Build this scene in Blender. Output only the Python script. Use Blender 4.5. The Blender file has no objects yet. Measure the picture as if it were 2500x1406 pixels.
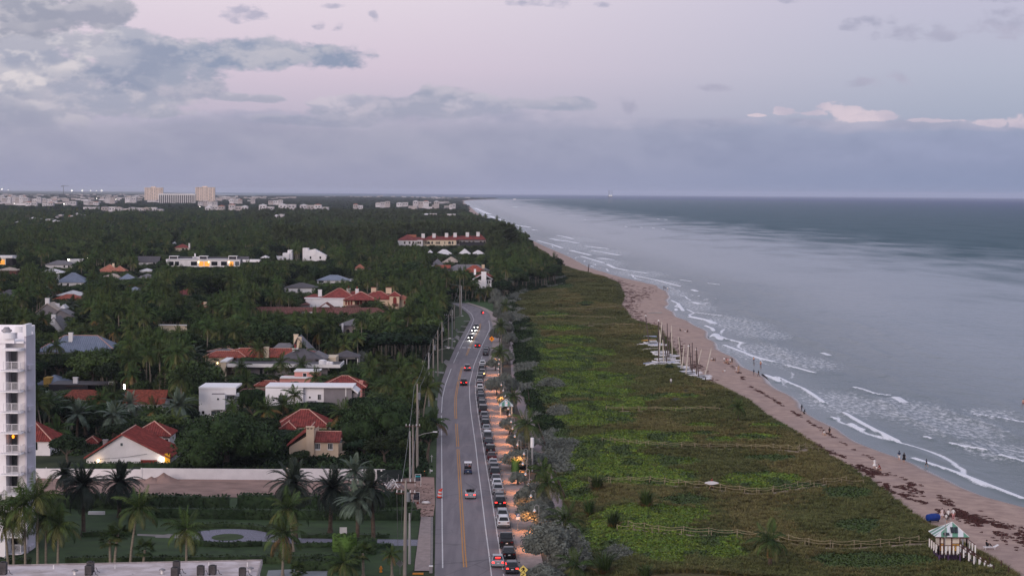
import bpy,math,random
import numpy as np
from mathutils import Vector,Matrix
from math import radians as RAD,sin,cos,pi
random.seed(7)
rng=np.random.default_rng(11)
C=bpy.context.scene.collection
SC=bpy.context.scene
# ------------------------------------------------------------------ camera
CAM_H=47.0
F=70.0/36.0*2500.0
PITCH=math.atan((703.0-470.0)/F)
ROLL=0.0072
CAM_R=Matrix.Rotation(pi/2-PITCH,3,'X')@Matrix.Rotation(ROLL,3,'Z')
cam_data=bpy.data.cameras.new('camera')
cam_data.lens=70.0
cam_data.sensor_width=36.0
cam_data.clip_start=1.0
cam_data.clip_end=120000.0
cam=bpy.data.objects.new('camera',cam_data)
C.objects.link(cam)
cam.matrix_world=Matrix.Translation((0,0,CAM_H))@CAM_R.to_4x4()
SC.camera=cam
def at(x,y,z=0.0):
 """The world point at height z that the survey pixel (x, y) looks at."""
 d=CAM_R @Vector(((x-1250.0)/F,-(y-703.0)/F,-1.0))
 t=(z-CAM_H)/d.z
 return Vector((d.x*t,d.y*t,z))
CAM_RT=CAM_R.transposed()
def proj(p):
 v=CAM_RT @(Vector(p)-Vector((0,0,CAM_H)))
 return 1250.0+v.x/-v.z*F,703.0-v.y/-v.z*F
def at_depth(x,y,D):
 """The point seen at pixel (x, y) at ground distance D; gives its real height."""
 d=CAM_R @Vector(((x-1250.0)/F,-(y-703.0)/F,-1.0))
 t=D/d.y
 return Vector((d.x*t,D,CAM_H+d.z*t))
 # ------------------------------------------------------------------ render settings
SC.view_settings.view_transform='Standard'
SC.view_settings.look='None'
SC.view_settings.gamma=1.0
SC.view_settings.use_curve_mapping=False
SC.view_settings.exposure=0.0
SC.render.engine='CYCLES'
SC.cycles.use_denoising=True
SC.cycles.max_bounces=5
SC.cycles.diffuse_bounces=2
SC.cycles.glossy_bounces=2
SC.cycles.transmission_bounces=2
SC.cycles.volume_bounces=1
SC.cycles.transparent_max_bounces=6
SC.cycles.sample_clamp_indirect=4.0
def lin(c):
 return tuple(((v/255.0)/12.92 if v/255.0<=0.04045 else((v/255.0+0.055)/1.055)**2.4)for v in c)
 # ------------------------------------------------------------------ sky
SUN_EL,SUN_AZ=RAD(13),RAD(-148)
world=bpy.data.worlds.new('World')
SC.world=world
world.use_nodes=True
class NT:
 """Small helper for building node trees."""
 def __init__(self,tree):
  self.t=tree;self.n=tree.nodes;self.l=tree.links
 def node(self,typ,**kw):
  n=self.n.new(typ)
  for k,v in kw.items():
   setattr(n,k,v)
  return n
 def put(self,sock,v):
  if v is None:
   return
  if isinstance(v,bpy.types.NodeSocket):
   self.l.new(v,sock)
  else:
   if isinstance(v,tuple)and len(v)==3 and sock.type=='RGBA':
    v=v+(1.0,)
   sock.default_value=v
 def m(self,op,a,b=None,c=None,clamp=False):
  n=self.n.new('ShaderNodeMath');n.operation=op;n.use_clamp=clamp
  self.put(n.inputs[0],a);self.put(n.inputs[1],b);self.put(n.inputs[2],c)
  return n.outputs[0]
 def ss(self,x,lo,hi,a=0.0,b=1.0):
  n=self.n.new('ShaderNodeMapRange');n.interpolation_type='SMOOTHSTEP'
  for i,v in enumerate((x,lo,hi,a,b)):
   self.put(n.inputs[i],v)
  return n.outputs[0]
 def lr(self,x,lo,hi,a=0.0,b=1.0):
  n=self.n.new('ShaderNodeMapRange');n.clamp=True
  for i,v in enumerate((x,lo,hi,a,b)):
   self.put(n.inputs[i],v)
  return n.outputs[0]
 def mix(self,f,a,b,blend='MIX'):
  n=self.n.new('ShaderNodeMix');n.data_type='RGBA';n.blend_type=blend
  self.put(n.inputs[0],f);self.put(n.inputs[6],a);self.put(n.inputs[7],b)
  return n.outputs[2]
 def noise(self,vec,scale,detail=4.0,rough=0.55,dist=0.0,dim='3D'):
  n=self.n.new('ShaderNodeTexNoise');n.noise_dimensions=dim
  self.put(n.inputs['Vector'],vec)
  n.inputs['Scale'].default_value=scale;n.inputs['Detail'].default_value=detail
  n.inputs['Roughness'].default_value=rough;n.inputs['Distortion'].default_value=dist
  return n.outputs[0]
 def comb(self,x,y,z=0.0):
  n=self.n.new('ShaderNodeCombineXYZ')
  self.put(n.inputs[0],x);self.put(n.inputs[1],y);self.put(n.inputs[2],z)
  return n.outputs[0]
 def sep(self,v):
  n=self.n.new('ShaderNodeSeparateXYZ');self.put(n.inputs[0],v)
  return n.outputs
 def ramp(self,x,stops):
  n=self.n.new('ShaderNodeValToRGB')
  cr=n.color_ramp
  while len(cr.elements)<len(stops):
   cr.elements.new(0.5)
  for e,(p,c)in zip(cr.elements,stops):
   e.position=p;e.color=tuple(c)+(1.0,)
  self.put(n.inputs[0],x)
  return n.outputs[0]
def make_sky():
 T=NT(world.node_tree)
 T.n.clear()
 tc=T.node('ShaderNodeTexCoord')
 x,y,z=T.sep(tc.outputs['Generated'])
 u=T.m('MULTIPLY',T.m('ARCTAN2',x,y),F/1000.0)
 v=T.m('MULTIPLY',T.m('ARCSINE',z),F/1000.0)
 # clear twilight: lavender haze low, pink above (the belt opposite the sunset), bluer towards the sea
 el=T.lr(v,-0.2,3.0)
 def st(a):return[((v0+0.2)/3.2,lin(c))for v0,c in a]
 left=T.ramp(el,st([(-0.2,(140,143,168)),(0.0,(148,150,178)),(0.10,(153,155,182)),(0.19,(186,177,198)),(0.30,(208,192,210)),(0.50,(224,210,222)),(1.2,(214,208,222)),(3.0,(196,200,218))]))
 right=T.ramp(el,st([(-0.2,(122,132,156)),(0.0,(128,141,174)),(0.10,(140,149,182)),(0.19,(158,166,190)),(0.30,(172,176,198)),(0.50,(187,182,205)),(1.2,(196,192,212)),(3.0,(190,196,216))]))
 side=T.ss(u,-0.55,1.25)
 sky=T.mix(side,left,right)
 # clouds
 p2=T.comb(u,T.m('MULTIPLY',v,1.7),0.0)
 n1=T.noise(p2,7.0,7.0,0.56)
 n4=T.noise(p2,20.0,6.0,0.6)
 ns=T.noise(p2,4.2,3.0,0.5)
 ns2=T.noise(T.comb(T.m('ADD',u,0.02),T.m('ADD',T.m('MULTIPLY',v,1.7),0.075),0.0),4.2,3.0,0.5)
 n2=T.noise(T.comb(T.m('ADD',u,13.7),T.m('MULTIPLY',v,2.2),3.1),3.2,5.0,0.52)
 n3=T.noise(T.comb(u,T.m('ADD',T.m('MULTIPLY',v,1.7),0.035),0.0),7.0,7.0,0.56)
 # softly warped coordinates so that outlines billow
 nw=T.noise(p2,5.0,3.0,0.5)
 uw=T.m('ADD',u,T.m('MULTIPLY',T.m('SUBTRACT',nw,0.5),0.16))
 vw=T.m('ADD',v,T.m('MULTIPLY',T.m('SUBTRACT',n2,0.5),0.07))
 def field(lst):
  f=None
  for(cx,cy,rx,ry)in lst:
   uc=(cx-1250.0)/1000.0
   vc=(470.0+(cx-1250.0)*ROLL-cy)/1000.0
   a=T.m('MULTIPLY',T.m('SUBTRACT',uw,uc),1000.0/rx)
   b=T.m('MULTIPLY',T.m('SUBTRACT',vw,vc),1000.0/ry)
   e=T.m('SUBTRACT',1.0,T.m('ADD',T.m('MULTIPLY',a,a),T.m('MULTIPLY',b,b)))
   f=e if f is None else T.m('MAXIMUM',f,e)
  return T.m('MAXIMUM',f,-2.0)
  # sculpted cumulus, farthest first: centre, size, shaded colour, lit colour
 cumulus=[(60,262,200,78,(158,160,181),(190,185,199)),(340,272,130,22,(160,162,183),(184,180,196)),(600,235,130,14,(164,164,185),(190,184,200)),(80,180,225,105,(156,159,181),(214,206,212)),(300,238,190,46,(158,161,183),(192,186,199)),(470,213,78,36,(156,158,181),(184,179,195)),(430,168,125,56,(152,157,180),(182,179,194)),(640,141,262,40,(136,146,174),(184,181,195)),(325,160,120,82,(141,148,174),(182,180,195)),(150,110,150,26,(172,171,188),(222,214,218)),(110,40,140,72,(150,151,171),(190,185,196)),(250,48,105,58,(154,154,174),(188,183,195)),(960,270,200,34,(158,160,183),(190,183,200)),(1085,246,75,30,(152,156,180),(186,181,198)),(840,246,66,22,(166,166,188),(196,188,204)),(1190,262,90,30,(158,160,184),(188,183,200)),(1340,258,95,22,(154,158,182),(178,175,194)),(780,296,170,18,(152,155,180),(172,170,190))]
 small=[(590,42,62,22),(835,66,22,16),(775,68,16,14),(935,48,14,20),(545,222,18,8),(1455,22,34,10),(1300,8,60,12),(1730,217,42,10),(2070,213,58,14),(2175,203,44,14),(2110,58,75,20),(2260,88,150,22),(2430,80,150,30),(2400,22,60,15),(1525,262,40,22),(1900,5,50,10),(800,15,40,8)]
 bank=[(820,290,300,28),(560,292,220,26),(1200,290,260,30),(1600,305,320,16),(2200,305,420,18),(330,300,260,28),(840,245,70,18)]
 pink=[(1905,275,26,12),(2030,273,36,22),(2080,278,40,17),(2120,282,42,13),(1970,280,50,9),(2395,296,32,13),(2480,300,50,20),(2250,293,90,6),(1830,287,36,4)]
 nb=T.m('SUBTRACT',n1,0.5)
 nf=T.m('SUBTRACT',n4,0.5)
 def alpha(f,amp,lo,hi,fine=0.0):
  f=T.m('ADD',f,T.m('MULTIPLY',nb,amp))
  if fine:f=T.m('ADD',f,T.m('MULTIPLY',nf,fine))
  return T.ss(f,lo,hi)
 a_small=T.m('MULTIPLY',alpha(field(small),4.5,-0.2,1.7,6.0),0.8)
 fb=field(bank)
 a_bank=T.m('MULTIPLY',alpha(fb,3.2,-0.2,0.8,1.6),0.8)
 a_pink=alpha(field(pink),1.6,-0.25,0.45,4.5)
 # the flat haze bank low over the horizon, with a ragged top
 a_low=T.ss(T.m('ADD',v,T.m('MULTIPLY',T.m('SUBTRACT',n2,0.5),0.10)),0.19,0.135)
 # high clouds beyond the picture, of the same kind
 a_hi=T.m('MULTIPLY',T.ss(n2,0.52,0.68),T.ss(v,0.55,1.0))
 lit=T.ss(T.m('SUBTRACT',n1,n3),-0.055,0.075)
 lump=T.ss(n2,0.34,0.66)
 soft=T.ss(T.m('SUBTRACT',ns,ns2),-0.10,0.14)
 mixl=T.m('ADD',T.m('MULTIPLY',lit,0.22),T.m('ADD',T.m('MULTIPLY',lump,0.28),T.m('MULTIPLY',soft,0.5)))
 c_bank=T.mix(mixl,lin((150,153,180)),lin((188,182,202)))
 c_small=T.mix(mixl,lin((150,150,176)),lin((176,172,195)))
 c_pink=T.mix(mixl,lin((178,172,194)),lin((214,198,210)))
 c_low_l=T.mix(mixl,lin((149,151,176)),lin((164,164,185)))
 c_low_r=T.mix(mixl,lin((133,143,175)),lin((146,154,186)))
 c_low=T.mix(side,c_low_l,c_low_r)
 c_low=T.mix(T.ss(v,0.10,-0.02),c_low,T.mix(side,lin((150,152,180)),lin((126,140,174))))
 sky=T.mix(T.m('MULTIPLY',a_hi,0.6),sky,c_small)
 sky=T.mix(a_small,sky,c_small)
 sky=T.mix(a_bank,sky,c_bank)
 for(cx,cy,rx,ry,cd,cl)in cumulus:
  uc=(cx-1250.0)/1000.0;vc=(470.0+(cx-1250.0)*ROLL-cy)/1000.0
  a=T.m('MULTIPLY',T.m('SUBTRACT',uw,uc),1000.0/rx);b=T.m('MULTIPLY',T.m('SUBTRACT',vw,vc),1000.0/ry)
  e=T.m('SUBTRACT',1.0,T.m('ADD',T.m('MULTIPLY',a,a),T.m('MULTIPLY',T.m('MULTIPLY',b,b),T.ss(b,-0.4,0.1,1.5,1.0))))
  al=alpha(e,2.0,-0.28,0.50,2.3)
  h=T.ss(T.m('ADD',T.m('ADD',T.m('MULTIPLY',b,0.55),T.m('MULTIPLY',a,-0.18)),T.m('ADD',T.m('MULTIPLY',T.m('SUBTRACT',lit,0.5),0.75),T.m('MULTIPLY',T.m('SUBTRACT',soft,0.5),0.9))),-0.75,0.85)
  sky=T.mix(al,sky,T.mix(h,lin(cd),lin(cl)))
 sky=T.mix(a_pink,sky,c_pink)
 sky=T.mix(T.m('MULTIPLY',a_low,0.85),sky,c_low)
 bg1=T.node('ShaderNodeBackground')
 T.put(bg1.inputs['Color'],sky)
 bg1.inputs['Strength'].default_value=1.0
 nish=T.node('ShaderNodeTexSky')
 nish.sky_type='NISHITA'
 nish.sun_disc=False
 nish.sun_elevation=SUN_EL
 nish.sun_rotation=SUN_AZ
 nish.air_density=1.0
 nish.dust_density=2.0
 bg2=T.node('ShaderNodeBackground')
 T.put(bg2.inputs['Color'],nish.outputs[0])
 bg2.inputs['Strength'].default_value=0.012
 add=T.node('ShaderNodeAddShader')
 T.l.new(bg1.outputs[0],add.inputs[0]);T.l.new(bg2.outputs[0],add.inputs[1])
 out=T.node('ShaderNodeOutputWorld')
 T.l.new(add.outputs[0],out.inputs['Surface'])
make_sky()
world.cycles.sampling_method='MANUAL'
world.cycles.sample_map_resolution=512
# soft glow of the set sun
sun_data=bpy.data.lights.new('sun','SUN')
sun_data.energy=2.0
sun_data.angle=RAD(40)
sun_data.color=(1.0,0.86,0.80)
sun=bpy.data.objects.new('sun',sun_data)
C.objects.link(sun)
sd=Vector((sin(SUN_AZ)*cos(SUN_EL),cos(SUN_AZ)*cos(SUN_EL),sin(SUN_EL)))
sun.rotation_euler=sd.to_track_quat('Z','Y').to_euler()
# ------------------------------------------------------------------ object helpers
def tag(o,label=None,cat=None,group=None,kind=None):
 if label:o['label']=label
 if cat:o['category']=cat
 if group:o['group']=group
 if kind:o['kind']=kind
 return o
def thing(name,label,cat,loc=(0,0,0),rz=0.0,group=None):
 o=bpy.data.objects.new(name,None)
 o.empty_display_size=0.5
 C.objects.link(o)
 o.location=loc;o.rotation_euler=(0,0,rz)
 return tag(o,label,cat,group)
def link(name,me,parent=None,loc=None,rot=None,scl=None):
 o=bpy.data.objects.new(name,me)
 C.objects.link(o)
 if parent is not None:o.parent=parent
 if loc is not None:o.location=loc
 if rot is not None:o.rotation_euler=rot
 if scl is not None:o.scale=scl if hasattr(scl,'__len__')else(scl,scl,scl)
 return o
class MB:
 """Collects simple shapes and builds them as one mesh."""
 def __init__(self):
  self.v=[];self.f=[];self.mi=[];self.cur=0
 def add(self,vs,fs):
  b=len(self.v)
  self.v.extend([tuple(p)for p in vs])
  for f in fs:
   self.f.append([i+b for i in f]);self.mi.append(self.cur)
  return self
 def quad(self,a,b,c,d):return self.add([a,b,c,d],[(0,1,2,3)])
 def poly(self,pts):return self.add(pts,[tuple(range(len(pts)))])
 def box(self,x0,x1,y0,y1,z0,z1):
  vs=[(x0,y0,z0),(x1,y0,z0),(x1,y1,z0),(x0,y1,z0),(x0,y0,z1),(x1,y0,z1),(x1,y1,z1),(x0,y1,z1)]
  return self.add(vs,[(3,2,1,0),(4,5,6,7),(0,1,5,4),(1,2,6,5),(2,3,7,6),(3,0,4,7)])
 def prism(self,pts,z0,z1):
  """Vertical prism over a plan polygon (counter-clockwise)."""
  n=len(pts)
  vs=[(p[0],p[1],z0)for p in pts]+[(p[0],p[1],z1)for p in pts]
  fs=[tuple(range(n-1,-1,-1)),tuple(range(n,2*n))]
  fs+=[(i,(i+1)%n,n+(i+1)%n,n+i)for i in range(n)]
  return self.add(vs,fs)
 def tube(self,pts,rad,n=8,cap=True):
  pts=[Vector(p)for p in pts]
  if not hasattr(rad,'__len__'):rad=[rad]*len(pts)
  vs=[];fs=[]
  up=Vector((0,0,1))
  for i,p in enumerate(pts):
   t=(pts[min(i+1,len(pts)-1)]-pts[max(i-1,0)])
   t=t.normalized()if t.length>1e-9 else Vector((0,0,1))
   ref=Vector((1,0,0))if abs(t.z)>0.9 else up
   a=t.cross(ref).normalized();b=t.cross(a).normalized()
   for k in range(n):
    w=2*pi*k/n
    vs.append(p+(a*cos(w)+b*sin(w))*rad[i])
  for i in range(len(pts)-1):
   for k in range(n):
    k2=(k+1)%n
    fs.append((i*n+k,i*n+k2,(i+1)*n+k2,(i+1)*n+k))
  if cap:
   fs.append(tuple(range(n-1,-1,-1)))
   fs.append(tuple(range((len(pts)-1)*n,len(pts)*n)))
  return self.add(vs,fs)
 def cyl(self,x,y,z0,z1,r,r2=None,n=12):
  return self.tube([(x,y,z0),(x,y,z1)],[r,r if r2 is None else r2],n)
 def mesh(self,name,mats):
  me=bpy.data.meshes.new(name)
  me.from_pydata(self.v,[],self.f)
  if not isinstance(mats,(list,tuple)):mats=[mats]
  for m in mats:me.materials.append(m)
  if len(mats)>1:me.polygons.foreach_set('material_index',self.mi)
  me.update()
  return me
 def build(self,name,mats,parent=None,loc=None,rot=None,smooth=False):
  me=self.mesh(name,mats)
  if smooth:me.polygons.foreach_set('use_smooth',[True]*len(me.polygons))
  return link(name,me,parent,loc,rot)
def np_mesh(name,verts,faces,mats,attrs=None,smooth=False,mat_idx=None):
 """Mesh from numpy arrays; faces (n,3) or (n,4)."""
 me=bpy.data.meshes.new(name)
 verts=np.asarray(verts,np.float32);faces=np.asarray(faces,np.int32)
 k=faces.shape[1]
 me.vertices.add(len(verts));me.vertices.foreach_set('co',verts.ravel())
 me.loops.add(faces.size);me.loops.foreach_set('vertex_index',faces.ravel())
 me.polygons.add(len(faces))
 me.polygons.foreach_set('loop_start',np.arange(0,faces.size,k,dtype=np.int32))
 me.polygons.foreach_set('loop_total',np.full(len(faces),k,np.int32))
 if smooth:me.polygons.foreach_set('use_smooth',np.ones(len(faces),bool))
 if not isinstance(mats,(list,tuple)):mats=[mats]
 for m in mats:me.materials.append(m)
 if mat_idx is not None:me.polygons.foreach_set('material_index',np.asarray(mat_idx,np.int32))
 for an,arr in(attrs or{}).items():
  a=me.attributes.new(an,'FLOAT','POINT')
  a.data.foreach_set('value',np.asarray(arr,np.float32))
 me.update(calc_edges=True)
 return me
 # ------------------------------------------------------------------ materials
MATS={}
def mat(name,rgb,rough=0.8,var=0.12,scale=1.0,metal=0.0,emit=None,emit_s=0.0,rand=0.0,bump=0.0,spec=0.3,stretch=(1,1,1),detail=4.0,rgb2=None):
 """Procedural surface: base colour (sRGB 0-255) broken up by noise, optional per-object variation and relief."""
 if name in MATS:return MATS[name]
 m=bpy.data.materials.new(name);m.use_nodes=True
 T=NT(m.node_tree);T.n.clear()
 b=T.node('ShaderNodeBsdfPrincipled')
 tc=T.node('ShaderNodeTexCoord')
 mp=T.node('ShaderNodeMapping');mp.inputs['Scale'].default_value=stretch
 T.l.new(tc.outputs['Object'],mp.inputs[0])
 n=T.noise(mp.outputs[0],scale,detail)
 c1=lin(rgb);c2=lin(rgb2)if rgb2 else tuple(max(0,v*(1-2*var))for v in c1)
 if not rgb2:c1=tuple(min(1,v*(1+var))for v in c1)
 col=T.mix(T.ss(n,0.3,0.7),c2,c1)
 if rand:
  oi=T.node('ShaderNodeObjectInfo')
  k=T.lr(oi.outputs['Random'],0,1,1-rand,1+rand)
  hs=T.node('ShaderNodeHueSaturation')
  T.put(hs.inputs['Value'],k);T.put(hs.inputs['Color'],col)
  r2=T.m('FRACT',T.m('MULTIPLY',oi.outputs['Random'],7.31))
  T.put(hs.inputs['Hue'],T.lr(r2,0,1,0.5-rand*0.06,0.5+rand*0.06))
  col=hs.outputs[0]
 T.put(b.inputs['Base Color'],col)
 b.inputs['Roughness'].default_value=rough
 b.inputs['Metallic'].default_value=metal
 b.inputs['Specular IOR Level'].default_value=spec
 if emit:
  T.put(b.inputs['Emission Color'],lin(emit));b.inputs['Emission Strength'].default_value=emit_s
 if bump:
  bp=T.node('ShaderNodeBump');bp.inputs['Strength'].default_value=bump;bp.inputs['Distance'].default_value=0.05
  T.put(bp.inputs['Height'],T.noise(mp.outputs[0],scale*6,3.0));T.l.new(bp.outputs[0],b.inputs['Normal'])
 o=T.node('ShaderNodeOutputMaterial');T.l.new(b.outputs[0],o.inputs[0])
 MATS[name]=m
 return m
def set_mat(o,m):
 o.material_slots[0].link='OBJECT';o.material_slots[0].material=m
def copy_tree(o,parent=None):
 c=o.copy();C.objects.link(c)
 if parent is not None:c.parent=parent
 for ch in list(o.children):copy_tree(ch,c)
 return c
 # geometry-nodes scatter for masses nobody could count
def scatter(name,pts,rots,scls,idx,protos,kind='stuff'):
 pts=np.asarray(pts,np.float32)
 me=bpy.data.meshes.new(name)
 me.vertices.add(len(pts));me.vertices.foreach_set('co',pts.ravel())
 a=me.attributes.new('rz','FLOAT','POINT');a.data.foreach_set('value',np.asarray(rots,np.float32))
 a=me.attributes.new('sc','FLOAT_VECTOR','POINT')
 s=np.asarray(scls,np.float32)
 if s.ndim==1:s=np.repeat(s[:,None],3,1)
 a.data.foreach_set('vector',s.ravel())
 a=me.attributes.new('ix','INT','POINT');a.data.foreach_set('value',np.asarray(idx,np.int32))
 o=link(name,me)
 col=bpy.data.collections.new(name+'_source')
 for i,(mesh)in enumerate(protos):
  po=bpy.data.objects.new('%s_%02d'%(name,i),mesh);col.objects.link(po)
 g=bpy.data.node_groups.new(name+'_scatter','GeometryNodeTree')
 g.interface.new_socket('Geometry',in_out='INPUT',socket_type='NodeSocketGeometry')
 g.interface.new_socket('Geometry',in_out='OUTPUT',socket_type='NodeSocketGeometry')
 N,L=g.nodes,g.links
 gi=N.new('NodeGroupInput');go=N.new('NodeGroupOutput')
 ci=N.new('GeometryNodeCollectionInfo');ci.inputs['Collection'].default_value=col
 ci.inputs['Separate Children'].default_value=True;ci.inputs['Reset Children'].default_value=True
 ip=N.new('GeometryNodeInstanceOnPoints');ip.inputs['Pick Instance'].default_value=True
 def na(nm,ty):
  n=N.new('GeometryNodeInputNamedAttribute');n.data_type=ty;n.inputs['Name'].default_value=nm
  return next(s for s in n.outputs if s.enabled and s.name=='Attribute')
 cx=N.new('ShaderNodeCombineXYZ');L.new(na('rz','FLOAT'),cx.inputs[2])
 er=N.new('FunctionNodeEulerToRotation');L.new(cx.outputs[0],er.inputs[0])
 L.new(gi.outputs[0],ip.inputs['Points']);L.new(ci.outputs[0],ip.inputs['Instance'])
 L.new(na('ix','INT'),ip.inputs['Instance Index']);L.new(er.outputs[0],ip.inputs['Rotation'])
 L.new(na('sc','FLOAT_VECTOR'),ip.inputs['Scale'])
 L.new(ip.outputs[0],go.inputs[0])
 md=o.modifiers.new('scatter','NODES');md.node_group=g
 o['kind']=kind
 return o
def interp(tab,y,col):
 ys=[r[0]for r in tab]
 return float(np.interp(y,ys,[r[col]for r in tab]))
ORD=['first','second','third','fourth','fifth','sixth','seventh','eighth','ninth','tenth','eleventh','twelfth','thirteenth','fourteenth','fifteenth','sixteenth','seventeenth','eighteenth','nineteenth','twentieth']+['%d%s'%(k,'th' if k%10 not in(1,2,3)else{1:'st',2:'nd',3:'rd'}[k%10])for k in range(21,120)]
# ------------------------------------------------------------------ numeric noise for terrain and scatter
_perm=np.random.default_rng(3).random((256,256))
def vnoise(x,y):
 x=np.asarray(x,float);y=np.asarray(y,float)
 xi=np.floor(x).astype(int);yi=np.floor(y).astype(int)
 fx=x-xi;fy=y-yi
 fx=fx*fx*(3-2*fx);fy=fy*fy*(3-2*fy)
 a=_perm[xi&255,yi&255];b=_perm[(xi+1)&255,yi&255]
 c=_perm[xi&255,(yi+1)&255];d=_perm[(xi+1)&255,(yi+1)&255]
 return(a*(1-fx)+b*fx)*(1-fy)+(c*(1-fx)+d*fx)*fy
def fbm(x,y,o=4):
 s=0;a=0.5;t=0
 for i in range(o):
  s=s+a*vnoise(np.asarray(x)*2**i+17.3*i,np.asarray(y)*2**i+5.1*i);t+=a;a*=0.5
 return s/t
 # ------------------------------------------------------------------ coast lines, surveyed from the photograph on the ground plane
def curve(pix,z=0.0,extra=()):
 p=[at(x,y,z)for x,y in pix]
 a=sorted([(q.y,q.x)for q in p]+[tuple(e)for e in extra])
 return np.array([r[0]for r in a]),np.array([r[1]for r in a])
SEA_Z=-0.9
SHORE=curve([(2560,1262),(2500,1240),(2420,1215),(2330,1175),(2250,1145),(2150,1100),(2060,1060),(2000,1027),(1960,992),(1900,946),(1850,912),(1800,882),(1750,846),(1718,802),(1660,776),(1630,752),(1636,717),(1600,696),(1520,678),(1440,654),(1395,629),(1330,601),(1270,573),(1232,556),(1195,538),(1166,520),(1148,505)],SEA_Z,[(150,76.5),(9200,-225),(10900,-262),(12300,-215),(13300,-85),(13700,-75),(14500,-900),(20000,-3000),(50000,-9000)])
DUNE=curve([(2480,1400),(2400,1352),(2330,1318),(2290,1292),(2220,1250),(2150,1192),(2090,1152),(2000,1096),(1950,1060),(1880,1020),(1830,980),(1760,944),(1690,930),(1610,800),(1545,781),(1515,745),(1524,722),(1508,691),(1440,672),(1372,648),(1330,618),(1282,594),(1258,578)],0.0,[(150,53.0),(2600,-14),(3500,-78),(4800,-118),(6300,-160),(9200,-262),(10900,-300),(12300,-250),(13300,-130),(14500,-960),(20000,-3060),(50000,-9060)])
def shoreX(Y):return np.interp(Y,*SHORE)+1.1*np.sin(np.asarray(Y)/9.0)*np.clip(1-np.asarray(Y)/1500.0,0,1)
def duneX(Y):return np.interp(Y,*DUNE)
# promenade path on the sea side of the planting (left edge, right edge)
PATH=[(1420,1398,1426),(1360,1392,1420),(1291,1376,1401),(1220,1347,1372),(1160,1322,1347),(1092,1299,1325),(1040,1280,1307),(1004,1266,1291),(982,1259,1285),(955,1254,1272),(937,1250,1263),(892,1247,1259),(847,1243,1257),(815,1243,1257),(800,1243,1256),(784,1242,1251),(770,1236,1244),(752,1222,1229)]
# road: y, asphalt left, left white line, centre line, bike-lane line, parking line, right kerb, pavement right
ROAD=[(1440,1060.5,1082,1139.5,1204,1238,1279,1330),(1406,1061,1081,1137.5,1200,1230,1271,1321),(1350,1062,1080.3,1133,1193.5,1221,1259,1308),(1291,1063,1079.5,1129.5,1185.5,1212,1248,1296),(1200,1064,1079,1124,1174.5,1198,1231,1275),(1146,1065,1078.6,1121,1167.6,1188.5,1220,1262),(1095,1066,1078.2,1118,1162,1180.5,1208,1247),(1004,1067,1078,1112,1149.5,1166,1190.5,1228),(970,1068.5,1080,1112.5,1146.5,1162,1184,1217),(937,1076,1088,1118,1146,1160,1181,1210),(892,1092,1104.5,1129,1157,1169.5,1188,1214),(847,1112,1124.5,1147,1175,1185,1199,1219),(802,1137,1148,1171,1196.5,1198.5,1203,1220),(780,1149,1157,1175,1193,1194.5,1197,1214),(766,1143,1151,1172,1191,1192,1194,1206),(752,1126,1134,1152,1168,1169,1171,1180),(743,1110,1117,1131,1143,1144,1146,1152),(737,1094,1100,1112,1123,1124,1125,1130)]
# ------------------------------------------------------------------ ground materials
def ground_mat():
 m=bpy.data.materials.new('leaf_litter_ground');m.use_nodes=True
 T=NT(m.node_tree);b=T.n['Principled BSDF']
 tc=T.node('ShaderNodeTexCoord')
 n=T.noise(tc.outputs['Object'],0.15,6);n2=T.noise(tc.outputs['Object'],0.012,4)
 c=T.mix(T.ss(n,0.35,0.65),lin((40,48,34)),lin((62,68,48)))
 c=T.mix(T.ss(n2,0.45,0.7),c,lin((56,66,44)))
 T.put(b.inputs['Base Color'],c);b.inputs['Roughness'].default_value=0.95;b.inputs['Specular IOR Level'].default_value=0.1
 return m
def strip(rows_l,rows_r,z,n=1):
 """A sheet between two world polylines."""
 vs=[];fs=[]
 for a,b in zip(rows_l,rows_r):
  for k in range(n+1):
   t=k/n
   vs.append((a[0]+(b[0]-a[0])*t,a[1]+(b[1]-a[1])*t,z))
 w=n+1
 for i in range(len(rows_l)-1):
  for k in range(n):
   fs.append((i*w+k,i*w+k+1,(i+1)*w+k+1,(i+1)*w+k))
 return vs,fs
yy=np.concatenate([np.arange(150,2600,10.0),np.geomspace(2600,50000,90)])
gl=[(-2500-0.9*y,y)for y in yy];gr=[(float(duneX(y))+(-3.0 if y<1740 else 0.6),y)for y in yy]
vs,fs=strip(gl,gr,0.0)
tag(link('ground',np_mesh('ground',vs,fs,ground_mat())),kind='structure')
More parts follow.
